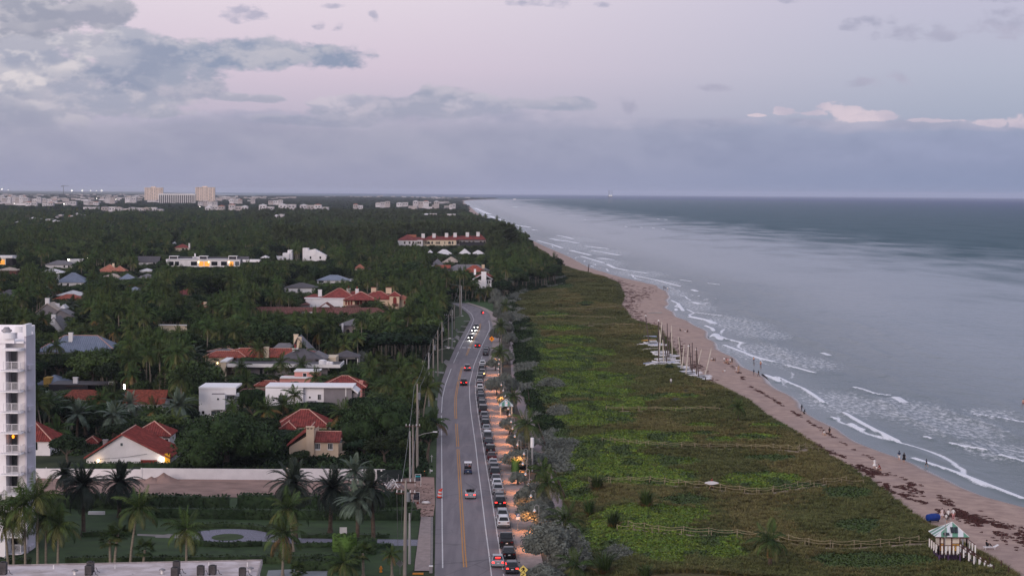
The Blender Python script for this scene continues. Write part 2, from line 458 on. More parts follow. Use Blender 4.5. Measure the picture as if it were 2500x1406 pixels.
# ------------------------------------------------------------------ beach
def beach_mat():
 m=bpy.data.materials.new('damp_sand');m.use_nodes=True
 T=NT(m.node_tree);b=T.n['Principled BSDF']
 tc=T.node('ShaderNodeTexCoord')
 at_=T.node('ShaderNodeAttribute');at_.attribute_name='wet'
 wet=at_.outputs['Fac']
 n=T.noise(tc.outputs['Object'],0.35,6,0.6);n2=T.noise(tc.outputs['Object'],1.6,5,0.65);n3=T.noise(tc.outputs['Object'],0.05,3)
 c=T.mix(T.ss(n,0.3,0.7),lin((148,122,112)),lin((178,150,136)))
 c=T.mix(T.m('MULTIPLY',T.ss(n2,0.55,0.8),0.45),c,lin((112,90,84)))
 c=T.mix(T.m('MULTIPLY',T.ss(n3,0.4,0.65),0.35),c,lin((150,128,122)))
 w=T.ss(T.m('ADD',wet,T.m('MULTIPLY',T.m('SUBTRACT',n3,0.5),0.25)),0.42,0.62)
 c=T.mix(w,c,lin((112,96,90)))
 T.put(b.inputs['Base Color'],c)
 T.put(b.inputs['Roughness'],T.mix(w,(0.9,0.9,0.9),(0.16,0.16,0.16)))
 bp=T.node('ShaderNodeBump');bp.inputs['Distance'].default_value=0.12
 T.put(bp.inputs['Strength'],T.mix(w,(0.7,0.7,0.7),(0.03,0.03,0.03)))
 T.put(bp.inputs['Height'],T.noise(tc.outputs['Object'],2.2,4,0.6));T.l.new(bp.outputs[0],b.inputs['Normal'])
 return m
def beach_z(d,width):
 """height of the sand at distance d seaward (+) of the waterline, for a beach of that width"""
 t=np.clip(-d/np.maximum(width,1.0),0,1)
 return np.where(d>0,SEA_Z-0.09*d,SEA_Z+(0.02-SEA_Z)*np.sqrt(t))
yy=np.concatenate([np.arange(150,2600,2.5),np.geomspace(2600,40000,120)])
cols=np.array([0,.04,.08,.13,.19,.26,.34,.42,.5,.58,.66,.74,.81,.87,.92,.96,1.0,1.08,1.2,1.4])
V=[];WET=[]
for y in yy:
 a=float(duneX(y))-1.2;b=float(shoreX(y));w=b-a
 for c in cols:
  x=a+w*c if c<=1 else b+(c-1)*18.0
  d=x-b
  V.append((x,y,float(beach_z(np.array(d),np.array(w)))))
  WET.append(np.clip(0.5+(d+1.2)/9.0,0,1))
n=len(cols);V=np.array(V)
V[:,2]+=0.10*(fbm(V[:,0]*0.25,V[:,1]*0.12)-0.5)*(np.array(WET)<0.45)
i=np.arange(len(yy)-1)[:,None]*n+np.arange(n-1)[None,:]
i=i.ravel();FA=np.stack([i,i+1,i+n+1,i+n],1)
tag(link('beach',np_mesh('beach',V,FA,beach_mat(),{'wet':WET},smooth=True)),kind='structure')
def sand_z(x,y):
 b=float(shoreX(y));a=float(duneX(y))-0.5
 return float(beach_z(np.array(x-b),np.array(b-a)))
 # ------------------------------------------------------------------ sea
BREAKERS=[([(1345,583),(1372,588),(1409,594)],5),([(1430,602),(1442,604)],3),([(1447,604),(1482,608)],4),([(1447,613),(1472,617),(1512,624)],4),([(1300,561),(1312,563)],4),([(1360,575),(1378,578),(1398,583)],3.5),([(1460,631),(1494,635)],3.5),([(1482,646),(1500,655),(1530,661),(1580,668)],2.2),([(1660,684),(1690,688)],1.6),([(1725,692),(1756,696)],1.2),([(1690,708),(1700,712)],2.2),([(1685,722),(1716,724)],0.9),([(1710,733),(1748,732)],1.1),([(1694,739),(1708,743),(1724,743)],2.6),([(1650,755),(1651,760)],1.2),([(1685,775),(1705,779),(1728,784),(1742,792)],2.4),([(1722,797),(1738,803),(1743,810)],1.2),([(1740,824),(1748,818),(1758,831)],2.0),([(1768,828),(1780,831)],1.6),([(1785,832),(1800,835),(1818,839)],1.5),([(1768,845),(1800,856),(1830,868),(1856,876),(1890,885)],1.5),([(1919,893),(1955,902),(1990,912)],1.2),([(1862,916),(1885,924),(1902,934)],1.4),([(2008,862),(2024,868)],1.4),([(2086,949),(2105,953),(2138,962),(2174,966)],1.2),([(2187,971),(2206,983)],2.0),([(2030,1020),(2042,1024)],1.0),([(2078,1036),(2090,1043)],1.0),([(2092,1045),(2106,1050)],1.0),([(2258,1067),(2275,1073)],0.9),([(2320,1083),(2360,1094),(2405,1103)],0.9),([(2440,1116),(2470,1124),(2520,1136)],1.0),([(1240,506),(1268,506)],14),([(1318,490),(1380,491)],16),([(1285,502),(1308,502)],10),([(1590,534),(1640,537)],5),([(1255,566),(1292,576)],4),([(1312,588),(1348,598),(1372,606)],3),([(1392,612),(1442,624)],3),([(1420,627),(1472,642)],2.5),([(1540,672),(1600,684),(1660,700)],1.6),([(1700,764),(1760,772)],1.4),([(1640,735),(1655,742),(1668,760)],1.4),([(1900,925),(1960,950),(2010,985)],1.1),([(2060,1010),(2130,1050),(2190,1080)],1.0),([(2230,1120),(2320,1150),(2420,1190),(2500,1222)],1.0),([(2380,1012),(2450,1022),(2520,1036)],1.0),([(1490,552),(1550,554),(1640,560)],3),([(1415,535),(1440,537)],4),([(1210,540),(1240,547),(1300,556)],6),([(1195,527),(1230,540)],9),([(1160,508),(1195,524)],12)]
FROTH=[(1800,790,110,26),(1860,860,130,30),(1960,885,110,24),(2060,985,130,40),(2210,1000,150,40),(2330,1040,150,42),(2440,1100,120,36),(2420,1010,80,20),(1560,668,90,12),(1620,690,60,10),(1700,745,60,20),(1480,640,60,14),(1400,600,70,14),(1650,715,40,12),(1860,815,90,18),(1400,585,90,10),(1480,616,80,10)]
ys=np.concatenate([150*1.0036**np.arange(0,800),np.geomspace(150*1.0036**800,45000,150)[1:]])
ds=np.concatenate([np.arange(0,24,0.6),np.arange(24,90,0.9),90*1.018**np.arange(0,75),345*1.16**np.arange(0,34)])
YY,DD=np.meshgrid(ys,ds,indexing='ij')
XX=shoreX(ys)[:,None]+DD*(1+0*YY)
far_k=np.clip((YY-1500)/6000.0,0,1)
warp=9.0*(fbm(YY*0.012,DD*0.02)-0.5)*2+5.0*(fbm(YY*0.05,DD*0.05+9)-0.5)
env=np.exp(-((DD-34)/42.0)**2)
amp=0.34*env*np.clip(1.6*fbm(YY*0.018,DD*0.03+40)-0.25,0,1)
ph=(DD+warp)/15.0*2*pi
ZZ=SEA_Z+amp*(np.maximum(np.sin(ph),0)**2*1.6-0.3)+0.05*np.sin((DD+3*warp)/5.0)*np.clip(DD/20,0,1)
ZZ=np.where(YY>4000,SEA_Z,ZZ);ZZ=np.where(DD<1,SEA_Z,ZZ)
foam=np.zeros_like(XX)
def seg_dist(px,py,a,b):
 ax,ay=a;bx,by=b;dx,dy=bx-ax,by-ay
 t=np.clip(((px-ax)*dx+(py-ay)*dy)/(dx*dx+dy*dy+1e-9),0,1)
 return np.hypot(px-ax-t*dx,py-ay-t*dy)
for pts,w in BREAKERS:
 q=[at(x,y,SEA_Z)for x,y in pts]
 y0,y1=min(p.y for p in q)-6*w,max(p.y for p in q)+6*w
 r=np.where((ys>y0)&(ys<y1))[0]
 if not len(r):continue
 sub=slice(r[0],r[-1]+1)
 dmin=None
 for a,b in zip(q[:-1],q[1:]):
  k=max(1.0,abs(a.y)/420.0)
  dd=seg_dist(XX[sub],YY[sub],(a.x,a.y),(b.x,b.y))
  dmin=dd if dmin is None else np.minimum(dmin,dd)
 foam[sub]=np.maximum(foam[sub],np.clip(1.6*(1-dmin/(w*0.85)),0,1))
 ZZ[sub]+=0.45*np.clip(1-dmin/(w*1.5),0,1)*(ys[sub][:,None]<2000)
froth=np.zeros_like(XX)
for cx,cy,rx,ry in FROTH:
 c=at(cx,cy,SEA_Z);e1=at(cx+rx,cy,SEA_Z);e2=at(cx,cy-ry,SEA_Z)
 rX=abs(e1.x-c.x);rY=abs(e2.y-c.y)
 froth=np.maximum(froth,np.clip(1.25-((XX-c.x)/rX)**2-((YY-c.y)/rY)**2,0,1)*0.62)
 # surf zone further up the coast, where single breakers merge into a pale band
froth=np.maximum(froth,np.clip((YY-1700)/900,0,1)*np.clip(1-DD/(40+0.016*YY),0,1)*0.85*(YY<12500))
swash=np.clip(1-np.abs(DD-(6.5+2.2*np.sin(YY/14.0)+3.5*(fbm(YY*0.03,0*YY+3)-0.5)*2))/1.1,0,1)*np.clip(2.6*fbm(YY*0.025,0*YY+8)-0.45,0,1)
foam=np.maximum(foam,swash*0.95*(YY<1800))
n=len(ds)
i=(np.arange(len(ys)-1)[:,None]*n+np.arange(n-1)[None,:]).ravel()
FA=np.stack([i,i+1,i+n+1,i+n],1)
def sea_mat():
 m=bpy.data.materials.new('sea_water');m.use_nodes=True
 T=NT(m.node_tree);b=T.n['Principled BSDF']
 geo=T.node('ShaderNodeNewGeometry');P=geo.outputs['Position']
 def attr(k):
  a=T.node('ShaderNodeAttribute');a.attribute_name=k;return a.outputs['Fac']
 foam,froth,d=attr('foam'),attr('froth'),attr('d')
 x,y,z=T.sep(P)
 # crests run roughly along the shore (Y), so noise is stretched that way
 pv=T.comb(x,T.m('MULTIPLY',y,0.35),0.0)
 nA=T.noise(pv,0.9,5,0.6);nB=T.noise(pv,0.16,4,0.55);nC=T.noise(P,2.4,4,0.7);nD=T.noise(T.comb(x,T.m('MULTIPLY',y,0.3),0.0),0.02,4,0.55)
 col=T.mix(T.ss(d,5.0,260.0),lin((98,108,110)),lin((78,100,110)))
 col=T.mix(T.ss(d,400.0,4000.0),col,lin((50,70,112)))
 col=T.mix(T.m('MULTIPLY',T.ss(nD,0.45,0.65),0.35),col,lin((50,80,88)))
 cap=T.m('MULTIPLY',T.ss(T.noise(T.comb(T.m('MULTIPLY',x,0.9),T.m('MULTIPLY',y,0.10),4.0),0.22,6,0.72),0.71,0.78),T.ss(d,60,130))
 fo=T.ss(T.m('SUBTRACT',foam,T.m('MULTIPLY',T.m('SUBTRACT',nC,0.3),1.1)),0.12,0.5)
 fr=T.m('MULTIPLY',T.ss(T.m('ADD',T.m('MULTIPLY',froth,0.68),T.m('MULTIPLY',T.m('SUBTRACT',nA,0.5),1.5)),0.28,0.66),0.72)
 k=T.m('MAXIMUM',T.m('MAXIMUM',fo,fr),T.m('MULTIPLY',cap,0.55))
 h=T.m('ADD',T.m('MULTIPLY',nA,0.35),T.m('MULTIPLY',nB,1.6))
 h=T.m('MULTIPLY',h,T.ss(d,2.0,22.0,0.08,1.0))
 bp=T.node('ShaderNodeBump');bp.inputs['Strength'].default_value=1.0;bp.inputs['Distance'].default_value=0.9
 T.put(bp.inputs['Height'],h)
 # body colour plus the share of sky that ruffled facets send back: smooth inshore, wind-roughened and darker offshore
 T.n.remove(b)
 df=T.node('ShaderNodeBsdfDiffuse');T.put(df.inputs['Color'],T.mix(k,col,lin((226,226,232))));T.l.new(bp.outputs[0],df.inputs['Normal'])
 gl=T.node('ShaderNodeBsdfGlossy');gl.inputs['Roughness'].default_value=0.16;gl.inputs['Color'].default_value=(.95,.97,1,1);T.l.new(bp.outputs[0],gl.inputs['Normal'])
 fr=T.node('ShaderNodeFresnel');fr.inputs['IOR'].default_value=1.33;T.l.new(bp.outputs[0],fr.inputs['Normal'])
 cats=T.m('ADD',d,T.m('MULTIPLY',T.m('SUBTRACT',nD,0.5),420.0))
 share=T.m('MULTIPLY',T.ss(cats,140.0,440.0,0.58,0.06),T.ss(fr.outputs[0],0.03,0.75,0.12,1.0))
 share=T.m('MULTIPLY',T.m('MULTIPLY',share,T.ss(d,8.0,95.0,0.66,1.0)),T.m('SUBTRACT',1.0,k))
 mx=T.node('ShaderNodeMixShader');T.put(mx.inputs[0],share);T.l.new(df.outputs[0],mx.inputs[1]);T.l.new(gl.outputs[0],mx.inputs[2])
 out=T.n.get('Material Output');T.l.new(mx.outputs[0],out.inputs['Surface'])
 return m
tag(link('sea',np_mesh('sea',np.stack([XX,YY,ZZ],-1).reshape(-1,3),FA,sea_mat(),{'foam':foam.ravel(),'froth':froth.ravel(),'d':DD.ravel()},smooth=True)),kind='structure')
# ------------------------------------------------------------------ dunes
PX=lambda tab,c,y:at(interp(tab,y,c),y)
_pr=sorted([(at(r[2],r[0]).y,at(r[2],r[0]).x)for r in PATH])
PATHR=(np.array([r[0]for r in _pr]+[905,970,1000,1100,1250,1500,1760]),np.array([r[1]for r in _pr]+[-1,8,23,23,13,11,13]))
def dune_left(Y):return np.interp(Y,*PATHR)+0.3
def dune_z(X,Y):
 a=dune_left(Y);b=duneX(Y)
 t=np.clip((X-a)/np.maximum(b-a,1),0,1)
 tap=np.clip(t*7,0,1)*np.clip((1-t)*12,0,1)
 tap=tap*tap*(3-2*tap)
 h=0.55+2.6*(fbm(X*0.045+3,Y*0.022+8,3)-0.42)+0.9*(fbm(X*0.12,Y*0.07,2)-0.5)
 return tap*np.maximum(h,0.06)+0.012
rows=np.concatenate([np.arange(150,700,1.2),np.arange(700,1760,3.0)]);cols=np.linspace(0,1,70)
RY,RT=np.meshgrid(rows,cols,indexing='ij')
RX=dune_left(rows)[:,None]+(duneX(rows)-dune_left(rows))[:,None]*RT
RZ=dune_z(RX,RY)+0.08*(RT>0.985)
n=len(cols);i=(np.arange(len(rows)-1)[:,None]*n+np.arange(n-1)[None,:]).ravel()
FA=np.stack([i,i+1,i+n+1,i+n],1)
def dune_mat():
 m=bpy.data.materials.new('dune_turf');m.use_nodes=True
 T=NT(m.node_tree);b=T.n['Principled BSDF']
 tc=T.node('ShaderNodeTexCoord');P=tc.outputs['Object']
 n=T.noise(P,0.5,6,0.65);n2=T.noise(P,0.07,4);n3=T.noise(P,0.2,5,0.6)
 c=T.mix(T.ss(n,0.3,0.7),lin((66,60,42)),lin((96,86,58)))
 c=T.mix(T.ss(n2,0.42,0.62),c,lin((70,70,44)))
 c=T.mix(T.m('MULTIPLY',T.ss(n3,0.66,0.80),0.6),c,lin((150,132,108)))
 T.put(b.inputs['Base Color'],c);b.inputs['Roughness'].default_value=0.95;b.inputs['Specular IOR Level'].default_value=0.1
 return m
tag(link('dune_terrain',np_mesh('dune_terrain',np.stack([RX,RY,RZ],-1).reshape(-1,3),FA,dune_mat(),smooth=True)),kind='structure')
def on_dune(x,y):
 """The dune point seen at a survey pixel."""
 z=0.5
 for _ in range(4):
  p=at(x,y,z);z=float(dune_z(p.x,p.y))
 return Vector((p.x,p.y,z))
 # ------------------------------------------------------------------ road, pavements, markings
def asphalt_mat():
 m=bpy.data.materials.new('worn_asphalt');m.use_nodes=True
 T=NT(m.node_tree);b=T.n['Principled BSDF']
 tc=T.node('ShaderNodeTexCoord');P=tc.outputs['Object']
 x,y,z=T.sep(P)
 n=T.noise(T.comb(x,T.m('MULTIPLY',y,0.05),0.0),0.8,4);n2=T.noise(P,6.0,4,0.7);n3=T.noise(P,0.05,3)
 c=T.mix(T.ss(n,0.35,0.65),lin((112,103,108)),lin((130,120,124)))
 c=T.mix(T.m('MULTIPLY',T.ss(n3,0.4,0.6),0.4),c,lin((112,106,110)))
 c=T.mix(T.m('MULTIPLY',n2,0.3),c,lin((86,82,88)))
 vo=T.node('ShaderNodeTexVoronoi');vo.feature='DISTANCE_TO_EDGE';vo.inputs['Scale'].default_value=0.16
 T.put(vo.inputs['Vector'],T.comb(T.m('ADD',x,T.m('MULTIPLY',n2,0.8)),T.m('ADD',T.m('MULTIPLY',y,0.6),T.m('MULTIPLY',n2,0.8)),0.0))
 crack=T.m('MULTIPLY',T.ss(vo.outputs['Distance'],0.014,0.004),T.ss(n3,0.42,0.58))
 c=T.mix(T.m('MULTIPLY',crack,0.55),c,lin((60,56,60)))
 patch=T.ss(T.noise(T.comb(T.m('MULTIPLY',x,0.5),T.m('MULTIPLY',y,0.06),7.0),0.6,2),0.62,0.66)
 c=T.mix(T.m('MULTIPLY',patch,0.30),c,lin((90,85,92)))
 T.put(b.inputs['Base Color'],c);b.inputs['Roughness'].default_value=0.75;b.inputs['Specular IOR Level'].default_value=0.3
 return m
def line_rows(c0,off0=0.0,off1=0.0,c1=None,tab=ROAD,y0=None,y1=None,step=4.0):
 """World rows between two surveyed edges of a table; y in pixels."""
 ylo=tab[-1][0]if y0 is None else y0;yhi=tab[0][0]if y1 is None else y1
 ypx=np.arange(yhi,ylo-0.01,-step if yhi-ylo>30 else-1.0)
 L=[];R_=[]
 for yv in ypx:
  a=at(interp(tab[::-1],yv,c0),yv);b=at(interp(tab[::-1],yv,c0 if c1 is None else c1),yv)
  L.append((a.x+off0,a.y));R_.append((b.x+off1,b.y))
 return L,R_
def sheet(name,rows,z,m,kind='structure',parent=None,n=1):
 vs,fs=strip(rows[0],rows[1],z,n)
 return tag(link(name,np_mesh(name,vs,fs,m),parent),kind=kind)
def raised(name,rows,z0,z1,m,kind='structure'):
 """A sheet with upright kerb faces down both sides."""
 L,R_=rows;b=MB()
 for i in range(len(L)-1):
  l0,l1,r0,r1=L[i],L[i+1],R_[i],R_[i+1]
  b.quad((*l0,z1),(*r0,z1),(*r1,z1),(*l1,z1));b.quad((*r0,z0),(*r1,z0),(*r1,z1),(*r0,z1));b.quad((*l1,z0),(*l0,z0),(*l0,z1),(*l1,z1))
 return tag(b.build(name,m),kind=kind)
 # Road sheet reaches the kerb and left asphalt edge; y pixel 1440 lies before the frame, extended nearer by hand
ROAD_Z=0.02
M_asph=asphalt_mat()
road=sheet('road',line_rows(1,0,0.0,6),ROAD_Z,M_asph)
M_white=mat('road_paint_white',(205,200,200),0.7,0.10,3.0)
M_yel=mat('road_paint_yellow',(186,128,56),0.7,0.12,3.0)
def mark(name,c,w,m,y0,y1,off=0.0,z=0.026):
 o=sheet(name,line_rows(c,off-w/2,off+w/2,None,ROAD,y0,y1),z,m,parent=None)
 return o
for(a,b)in[(1386,1045),(1030,1088-74),(1008,900),(886,858),(852,745)]:
 lo,hi=min(a,b),max(a,b)
 mark('lane_marking',2,0.16,M_white,lo,hi)
for a,b in[(850,1440),(780,847)]:mark('lane_marking',4,0.15,M_white,a,b)
mark('lane_marking',5,0.14,M_white,1400,1440);mark('lane_marking',5,0.14,M_white,855,1390)
for a,b in[(1095,1384),(1032,1090),(930,1022),(893,928),(848,868),(790,846)]:
 mark('centre_marking',3,0.16,M_yel,a,b,-0.17);mark('centre_marking',3,0.16,M_yel,a,b,0.17)
 # crossing bars at the far crosswalk
for k in range(6):
 p=at(1128+k*13.5,848.5)
 b=MB();b.box(p.x,p.x+1.1,p.y-1.3,p.y+1.3,0.026,0.028)
 tag(b.build('crosswalk_marking',M_white),kind='structure')
 # pavement on the beach side, kerb, planting bed and promenade path
M_conc=mat('pavement_concrete',(150,134,130),0.85,0.08,1.2,stretch=(1,0.6,1))
M_kerb=mat('kerb_concrete',(132,124,122),0.85,0.1,2.0)
M_path=mat('promenade_paving',(128,116,118),0.85,0.08,0.8)
raised('pavement',line_rows(6,0.32,0.6,7,ROAD,738,1440),0.0,0.13,M_conc)
raised('kerb',line_rows(6,0.0,0.30,6,ROAD,738,1440),0.0,0.15,M_kerb)
raised('promenade_path',line_rows(1,0,0,2,PATH),0.0,0.07,M_path)
M_bed=mat('planting_bed_soil',(70,62,52),0.95,0.2,0.8)
bl,_=line_rows(7,0.6,0.6,7,ROAD,760,1440,8.0);br,_=line_rows(1,0,0,1,PATH,760,1420,8.0)
bl=bl[:len(br)]
by=np.array([q[1]for q in br]);bx=np.array([q[0]for q in br])
br2=[(float(np.interp(q[1],by,bx)),q[1])for q in bl]
sheet('planting_bed',(bl,br2),0.016,M_bed)
# low wall along the sea side of the promenade path
M_wall_dark=mat('path_wall',(74,58,54),0.9,0.12,1.0)
# landward side: pavement near the camera, verges and drives
M_lawn=mat('lawn',(54,74,38),0.95,0.12,0.4,rgb2=(42,58,32))
M_verge=mat('verge_grass',(56,72,38),0.95,0.15,0.5)
LPAV=[(1395,1012,1055.5),(1376,1013,1056.5),(1340,1018,1057),(1300,1023,1057),(1262,1028,1057)]
raised('pavement_landward',line_rows(1,0,-0.3,2,LPAV),0.0,0.13,M_conc)
raised('kerb_landward',line_rows(2,-0.28,0.0,2,LPAV),0.0,0.14,M_kerb)
b=MB();p,q=at(1008,1399),at(1035,1396);b.box(p.x,q.x,p.y-0.8,p.y-0.2,0.02,0.145)
tag(b.build('tactile_strip',mat('tactile_yellow',(190,120,40),0.8)),kind='structure')
def pxpoly(name,pts,z,m,kind='structure'):
 me=bpy.data.meshes.new(name)
 v=[tuple(at(x,y,0.0).xy)+(z,)for x,y in pts]
 me.from_pydata(v,[],[list(range(len(v)))]);me.materials.append(m);me.update()
 return tag(link(name,me),kind=kind)
pxpoly('verge_lawn',[(1075,1125),(1062,1163),(1040,1163),(1030,1125),(1025,1010),(1040,975),(1072,960),(1066,1000)],0.014,M_verge)
pxpoly('verge_lawn',[(1064,940),(1072,960),(1040,975),(1020,975),(1030,935),(1070,880),(1088,885)],0.014,M_verge)
pxpoly('verge_lawn',[(1125,800),(1148,780),(1146,768),(1130,760),(1100,790),(1090,850),(1108,850)],0.014,M_verge)
pxpoly('verge_lawn',[(1128,738),(1165,750),(1200,766),(1206,745),(1190,732),(1130,731)],0.03,mat('bright_lawn',(50,76,34),0.95,0.12,0.3))
M_drive=mat('drive_concrete',(128,122,120),0.9,0.1,0.8)
for pts in([(1068,972),(1000,969),(1000,973),(1068,976.5)],[(1084,908),(1062,906),(1062,909.5),(1083,912)],[(1110,848),(1085,843),(1085,846),(1108,853)],[(1122,822),(1115,818),(1110,824),(1121,832)],[(1100,882),(1088,878),(1082,884),(1092,894)],[(1143,797),(1125,796),(1125,797.5),(1142,799)],[(1150,783.5),(1132,783.5),(1132,785),(1150,785)],[(1140,809),(1116,809),(1116,811),(1137,812.5)]):
 pxpoly('driveway',pts,0.024,M_drive)
 # ------------------------------------------------------------------ air
def make_haze():
 b=MB();b.box(-46000,52000,-400,47000,-18.0,96.0)
 m=bpy.data.materials.new('air_haze');m.use_nodes=True
 T=NT(m.node_tree);T.n.clear()
 v=T.node('ShaderNodeVolumePrincipled')
 v.inputs['Color'].default_value=(0.76,0.80,0.95,1)
 v.inputs['Density'].default_value=0.00003
 v.inputs['Anisotropy'].default_value=0.0
 o=T.node('ShaderNodeOutputMaterial');T.l.new(v.outputs[0],o.inputs['Volume'])
 tag(b.build('haze',m),kind='stuff')
make_haze()
# ------------------------------------------------------------------ plant prototypes
M_bark=mat('tree_bark',(92,82,74),0.9,0.15,2.0)
M_palmbark=mat('palm_trunk',(128,118,106),0.9,0.12,1.5,stretch=(1,1,5))
M_darkpalmbark=mat('date_palm_trunk',(84,72,62),0.95,0.2,2.0)
M_leaf_dark=mat('dark_broad_leaves',(40,54,36),0.75,0.25,0.9,rand=0.42,spec=0.08)
M_leaf_mid=mat('mid_green_leaves',(50,66,40),0.75,0.25,0.9,rand=0.42,spec=0.08)
M_leaf_gold=mat('yellow_green_leaves',(68,84,40),0.7,0.25,0.9,rand=0.18,spec=0.3)
M_leaf_pine=mat('feathery_olive_needles',(68,78,52),0.9,0.2,0.7,rand=0.15,spec=0.1)
M_leaf_silver=mat('silver_grey_leaves',(112,116,108),0.75,0.2,1.2,rand=0.12,spec=0.25)
M_frond=mat('coconut_frond',(62,78,40),0.65,0.28,0.8,rand=0.35,spec=0.15)
M_frond_y=mat('yellowing_frond',(92,94,50),0.65,0.2,0.8,rand=0.15,spec=0.3)
M_frond_dead=mat('dead_frond',(126,100,58),0.8,0.2,1.0,rand=0.12)
M_frond_grey=mat('grey_green_frond',(86,100,86),0.6,0.22,0.8,rand=0.14,spec=0.35)
M_frond_dark=mat('dark_date_frond',(42,52,42),0.65,0.25,0.8,rand=0.15,spec=0.3)
M_grass=mat('sea_oat_blades',(122,114,72),0.85,0.2,0.3,rand=0.3,spec=0.15)
M_grass2=mat('green_dune_blades',(102,104,62),0.85,0.2,0.3,rand=0.3,spec=0.15)
M_vine=mat('sea_grape_leaves',(98,120,36),0.6,0.25,0.7,rand=0.4,spec=0.3)
M_vine2=mat('dark_sea_grape_leaves',(64,82,34),0.65,0.2,0.7,rand=0.22,spec=0.3)
M_hedge=mat('clipped_hedge_leaves',(46,62,36),0.75,0.2,1.0,rand=0.15,spec=0.2)
M_hedge2=mat('bright_hedge_leaves',(72,100,44),0.7,0.2,1.0,rand=0.15,spec=0.2)
M_weed=mat('dry_seaweed',(78,46,42),0.9,0.25,0.8,rand=0.2)
def unit(v):
 return v/np.maximum(np.linalg.norm(v,axis=1,keepdims=True),1e-9)
def leaf_quads(cen,nrm,size,r,aspect=0.55):
 """Diamond leaves: arrays of centres, normals and sizes to vertices and faces."""
 n=len(cen)
 t=unit(np.cross(nrm,unit(r.normal(size=(n,3)))))
 b=np.cross(nrm,t)
 s=np.asarray(size)[:,None]
 v=np.stack([cen+t*s,cen+b*s*aspect,cen-t*s,cen-b*s*aspect],1).reshape(-1,3)
 f=np.arange(4*n).reshape(n,4)
 return v,f
_ico=None
def blob(cen,rad):
 """Low ball of faces; inside a leaf lobe it is added to block light."""
 vs=[];fs=[]
 nu,nv=7,4
 for i in range(nv+1):
  th=pi*i/nv
  for k in range(nu):
   ph=2*pi*k/nu+i*.4
   vs.append((cen[0]+rad[0]*sin(th)*cos(ph),cen[1]+rad[1]*sin(th)*sin(ph),cen[2]+rad[2]*cos(th)))
 for i in range(nv):
  for k in range(nu):
   fs.append((i*nu+k,i*nu+(k+1)%nu,(i+1)*nu+(k+1)%nu,(i+1)*nu+k))
 return np.array(vs),np.array(fs)
def crown_mesh(name,seed,H,R,base,lobes,leaves,leaf,m,flat=0.75,core=True,updir=0.4,low=0.38):
 """Crown of leaf-sized faces spread over uneven lobes; the space between lobes stays open."""
 r=np.random.default_rng(seed)
 V=[];Fc=[];nv=0
 ch=H-base
 for i in range(lobes):
  a=r.uniform(0,2*pi);q=math.sqrt(r.uniform(0.02,1))*0.72
  if i<2:q*=0.35
  zc=base+ch*(low+(0.80-low)*(1-q*q)*r.uniform(0.6,1.15))
  lr=R*r.uniform(0.30,0.46)*(1.1-0.35*q)
  c=np.array([R*q*cos(a),R*q*sin(a),zc]);rad=np.array([lr,lr,lr*flat])
  if core:  # ball added inside the lobe to block light and sight
   v,f=blob(c,rad*0.78);V.append(v);Fc.append(f+nv);nv+=len(v)
  n=leaves//lobes
  d=unit(r.normal(size=(n,3)));d[:,2]=np.where(d[:,2]<-0.45,-d[:,2],d[:,2]);d=unit(d)
  rr=r.uniform(0.80,1.12,(n,1))*(1+0.16*np.sin(5*d[:,:1]+seed)*np.cos(4*d[:,1:2]+i))
  p=c+d*rad*rr
  nr=unit(d*0.6+r.normal(size=(n,3))*0.55+np.array([0,0,updir]))
  v,f=leaf_quads(p,nr,leaf*r.uniform(0.65,1.35,n),r)
  V.append(v);Fc.append(f+nv);nv+=len(v)
 return np_mesh(name,np.concatenate(V),np.concatenate(Fc),m)
def trunk_mesh(name,seed,H,rad,m,limbs=4,spread=2.0):
 r=np.random.default_rng(seed);b=MB()
 top=(r.uniform(-.3,.3),r.uniform(-.3,.3),H*0.5)
 b.tube([(0,0,0),(0.1,0,H*.25),top],[rad*1.25,rad,rad*.7],7)
 for k in range(limbs):
  a=2*pi*k/limbs+r.uniform(-.4,.4);s=spread*r.uniform(.7,1.2)
  b.tube([top,(s*.5*cos(a),s*.5*sin(a),H*.66),(s*cos(a),s*sin(a),H*.86)],[rad*.6,rad*.4,rad*.15],5)
 return b.mesh(name,m)
BROAD=[]
for k in range(5):
 H=9.0+0.6*(k%3);R=4.6+0.5*(k%2)
 BROAD.append((crown_mesh('broad_crown',20+k,H,R,2.0,13,3600,0.30,[M_leaf_dark,M_leaf_mid,M_leaf_dark,M_leaf_gold,M_leaf_mid][k]),trunk_mesh('broad_trunk',k,H*.8,.26,M_bark),H,R))
def pine_crown(name,seed,H,R,m):
 r=np.random.default_rng(seed);V=[];Fc=[];nv=0
 n=2600
 t=r.beta(1.1,1.6,n);z=H*(0.12+0.88*t)
 prof=R*np.sqrt(np.clip(1-t,0.03,1))*(0.55+0.45*np.clip(t*6,0,1))
 # plumes: branches leave the stem at random bearings and sweep upward
 nb=46;ba=r.uniform(0,2*pi,nb);bz=np.linspace(0.12,0.98,nb)
 bi=r.integers(0,nb,n);q=np.sqrt(r.uniform(0.03,1,n))
 pr=R*np.sqrt(np.clip(1.04-bz[bi],.02,1))
 cen=np.stack([np.cos(ba[bi])*pr*q,np.sin(ba[bi])*pr*q,H*bz[bi]+0.28*H*0.25*q**1.4],1)+r.normal(size=(n,3))*0.22
 d=unit(np.stack([np.cos(ba[bi]),np.sin(ba[bi]),np.full(n,1.3)],1)+r.normal(size=(n,3))*.35)
 side=unit(np.cross(d,r.normal(size=(n,3))));L=(0.75*r.uniform(.6,1.3,n))[:,None]
 v=np.stack([cen-d*L*.5,cen+side*.10,cen+d*L,cen-side*.10],1).reshape(-1,3)
 f=np.arange(4*n).reshape(n,4)
 return np_mesh(name,v,f,m)
